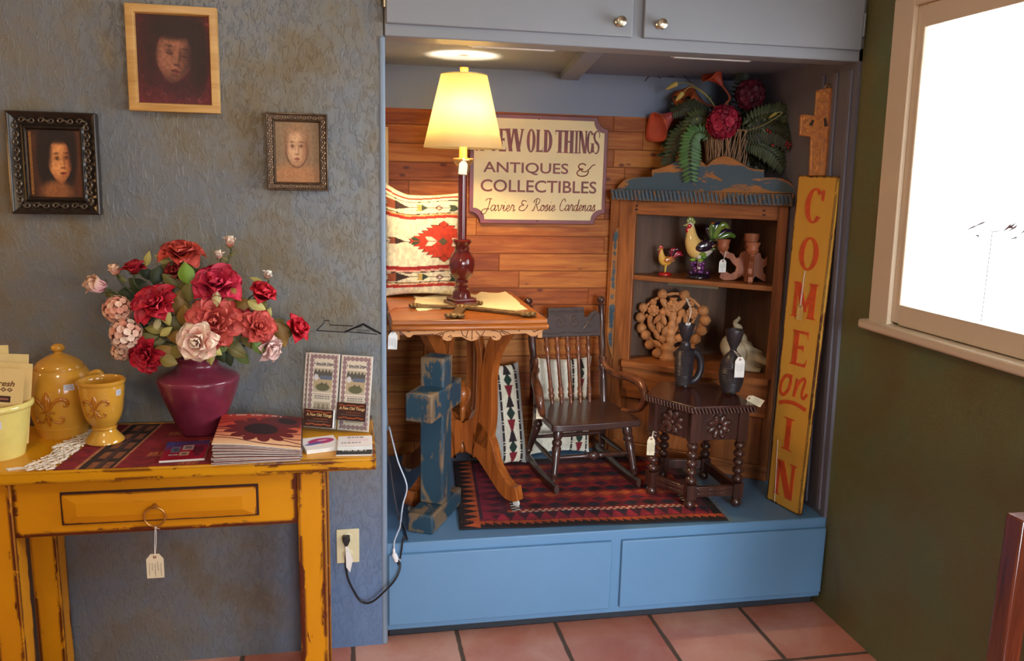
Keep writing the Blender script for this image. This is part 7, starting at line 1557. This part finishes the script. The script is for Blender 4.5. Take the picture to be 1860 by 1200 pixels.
for pl in ([(1152, 149), (1170, 148), (1180, 138), (1200, 134), (1222, 140)], [(1222, 140), (1232, 132), (1250, 145), (1280, 190), (1310, 240)], [(1188, 135), (1200, 142)], [(1212, 188), (1218, 178), (1240, 180), (1300, 235)]): b.tube(bez([tuple(ay(x, y, .02)) for x, y in pl], 5), .0018, 5)
b.build('twig', plain('dark_twig', C(48, 34, 34), .7), o, True)
# ================================================================ THE TALL SIGN AND THE WALL CROSS
S0 = Vector((1.541, .108, PLZ+.001)); S1 = Vector((1.586, .142, 1.5475)); up = (S1-S0).normalized(); exs = Vector((.19, -.98, 0)); exs = (exs-up*exs.dot(up)).normalized(); ns = exs.cross(up)
SGM = Matrix(((exs.x, up.x, ns.x, S0.x), (exs.y, up.y, ns.y, S0.y), (exs.z, up.z, ns.z, S0.z), (0, 0, 0, 1))); SGi = SGM.inverted(); SH = (S1-S0).length
def sg(px, py): q = SGi@PP(px, py, S0, ns); return q
c4 = [sg(1392, 905), sg(1450, 937), sg(1522, 320), sg(1450, 318)]
print('sign corners', [tuple(round(v, 3) for v in c) for c in c4])
o = thing('welcome_sign', 'tall yellow board sign with orange lettering leaning beside the green wall', 'sign', M=SGM)
M_SIGN = distressed('worn_ochre_sign', C(220, 168, 66), C(92, 46, 22), .009, .80, 16, .6, C(204, 148, 56), (1, .35, 1), 2.2)
poly = [(c4[0].x, max(0, c4[0].y)), (c4[1].x, max(0, c4[1].y)), (c4[2].x, c4[2].y), (c4[3].x, c4[3].y)]
poly[0] = (poly[0][0], 0); poly[1] = (poly[1][0], 0)
MB().prism(poly, -.018, 0).build('board', M_SIGN, o, bev=.002)
M_SIGNOR = plain('orange_sign_paint', C(206, 78, 34), .5, var=.15)
b = MB() 
for ch, xa, xb_, ya, yb, tt in (('C', 1461, 1498, 342, 405, .27), ('O', 1450, 1489, 431, 491, .26), ('M', 1437, 1486, 513, 578, .3), ('E', 1435, 1470, 600, 665, .28), ('I', 1418, 1445, 758, 818, .3), ('N', 1405, 1447, 838, 904, .32)):
    xm, ym = (xa+xb_)/2, (ya+yb)/2; a0, a1 = sg(xm, ya), sg(xm, yb); h_ = a0.y-a1.y; w_ = abs(sg(xb_, ym).x-sg(xa, ym).x)*.95; m_ = sg(xm, ym)
    glyph_box(b, ch, m_.x-w_/2, m_.x+w_/2, m_.y-h_/2, m_.y+h_/2, .0002, .0016, None, tt, .05); b.build('letter', M_SIGNOR, o, smooth=0); b = MB()
for nm_, (pl, r) in zip(('letter', 'letter', 'letter', 'underline'), (([(1440, 684), (1428, 682), (1420, 694), (1418, 710), (1424, 716), (1433, 706), (1437, 690), (1434, 683)], .0075), ([(1449, 688), (1446, 702), (1442, 720)], .0075), ([(1443, 716), (1450, 698), (1460, 688), (1463, 694), (1457, 714), (1459, 724), (1467, 716)], .0065), ([(1416, 731), (1428, 729), (1445, 733), (1464, 745)], .008))):
    b = MB(); P = bez([(sg(*p).x, sg(*p).y, .0008) for p in pl], 5); b.tube(P, r, 6, flat=.15, up=(0, 0, 1)); b.build(nm_, M_SIGNOR, o, smooth=0)
hp = sg(1456, 556); hw = SGM@Vector((hp.x, hp.y, .005)); aw = SGM@Vector((sg(1463, 492).x, sg(1463, 492).y, .003)); price_tag('faint cream tag hanging over the letter M on the tall board', tuple(aw), tuple(hw), .03, .05, -1.39, 0, -.03, card=plain('faded_tag', C(206, 168, 96), .7), writing=False)
sw_ = MB(); sw_.tube([SGM@Vector((sg(1418, 800).x-.012, sg(1418, 800).y, .003)), SGM@Vector((sg(1408, 911).x, sg(1408, 911).y, .003))], .0011, 5); 
so = thing('white_cord', 'thin white cord hanging down the lower face of the tall board', 'cord', tuple(SGM@Vector((-.05, .2, .003)))); sw_.build('string', M_STRING, so, True)
# carved cross hung on the alcove's right side above the board
px0 = PY(1488, 240, .27); Mx = T(1.575, .29, 0); cxn = Vector((-.62, -.78, 0)).normalized(); P0 = Vector((1.535, .215, 1.6)); ext = Vector((.78, -.62, 0)).normalized()
def xc(px, py): p = PP(px, py, P0, cxn)-P0; return (p.dot(ext), p.z)
o = thing('carved_cross', 'carved ochre wooden cross hung in the alcove corner above the tall board', 'cross', M=Matrix(((ext.x, 0, cxn.x, P0.x), (ext.y, 0, cxn.y, P0.y), (0, 1, 0, P0.z), (0, 0, 0, 1))))
def cp(X, Y): return xc(1370+X/6, 140+Y/6)
body = [cp(*p) for p in ((595, 1075), (612, 650), (490, 640), (500, 420), (530, 405), (655, 420), (675, 150), (760, 128), (862, 118), (852, 385), (900, 368), (930, 372), (925, 560), (905, 630), (822, 640), (795, 1075))]
M_XOC = wood('ochre_carved_wood', C(128, 68, 24), C(190, 116, 44), .55, 2, 1.4)
bx_ = MB().prism(body, -.012, .012).build('body', M_XOC, o, bev=.003)
b = MB()
for pl in ([(690, 175), (670, 410)], [(700, 270), (745, 330), (700, 370)], [(720, 250), (770, 240)], [(520, 440), (510, 620)], [(540, 440), (600, 470), (560, 540), (620, 560)], [(640, 450), (700, 500), (640, 560)], [(760, 440), (700, 500), (770, 560)], [(820, 560), (860, 500), (910, 450)], [(840, 590), (905, 560)], [(630, 680), (620, 1040)], [(660, 850), (690, 820), (710, 860), (680, 890), (650, 870)], [(650, 920), (690, 980), (660, 1030)], [(740, 740), (730, 1030)], [(680, 780), (740, 760)]):
    b.tube(bez([(cp(*p)[0], cp(*p)[1], .012) for p in pl], 5), .0034, 6)
for p in ((710, 185), (765, 182), (545, 455), (895, 410), (705, 500), (660, 865), (580, 590), (860, 590)): x, z = cp(*p); b.ell((x, z, .012), (.006, .006, .004), 10, 6)
b.build('carving', plain('carved_highlight', C(186, 120, 50), .5, var=.3, scale=60), bx_)
b = MB()
for p, q in (((620, 530), (650, 470)), ((790, 540), (775, 450))): (x, z), (x2, z2) = cp(*p), cp(*q); b.tube([(x, z, .0125), (x2, z2, .0125)], [.006, .004], 8, flat=.3, up=(0, 0, 1))
b.build('carved_hollow', plain('dark_hollow', C(52, 34, 20), .8), bx_)
b = MB(); x, z = cp(795, 118); b.tube([(x+.008*math.cos(a), z+.004+.008*math.sin(a), 0) for a in np.linspace(0, 2*pi, 17)[:-1]], .0014, 6, closed=True); wp = Vector((1.632, .31, 0)); b.build('hanging_ring', M_BRASS, o)
hk = MB(); wpt = o.matrix_world@Vector((x, z+.011, 0)); hk.tube([wpt, Vector((wpt.x+.03, wpt.y, wpt.z+.004)), Vector((1.627, wpt.y, wpt.z+.004))], .0025, 6); hko = thing('wall_hook', 'small dark hook in the alcove side holding the carved cross', 'hook', tuple(wpt)); hk.build('hook', M_DARKMETAL, hko, True)
# ================================================================ CHAIR AT THE LOWER RIGHT
M_CHR = wood('red_brown_chair_wood', C(58, 22, 14), C(120, 54, 32), .22, 2, 1, .5)
CHX, CHYy, ctz = 1.25, -1.2, .898
o = thing('dining_chair', 'dark red wooden dining chair cut off by the right edge beneath the window', 'chair', (CHX+.2, CHYy-.2, 0))
# the chair stands side on: its back rises along the left, seat towards the window's room side
for x in (CHX, CHX+.345):
    MB().box((x, CHYy-.042, 0), (x+.042, CHYy, ctz)).build('back_post', M_CHR, o, True, bev=.004)
    MB().box((x, CHYy-.44, 0), (x+.042, CHYy-.4, .44)).build('leg', M_CHR, o, True, bev=.004)
MB().box((CHX+.042, CHYy-.035, ctz-.13), (CHX+.345, CHYy-.012, ctz-.012)).build('top_rail', M_CHR, o, True, bev=.004)
for k in range(4): MB().box((CHX+.08+.066*k, CHYy-.03, .5), (CHX+.115+.066*k, CHYy-.016, ctz-.13)).build('back_slat', M_CHR, o, True, bev=.003)
MB().box((CHX+.042, CHYy-.035, .47), (CHX+.345, CHYy-.012, .5)).build('lower_rail', M_CHR, o, True, bev=.003)
MB().box((CHX-.01, CHYy-.47, .43), (CHX+.396, CHYy-.044, .465)).build('seat', M_CHR, o, True, bev=.01, bseg=3)
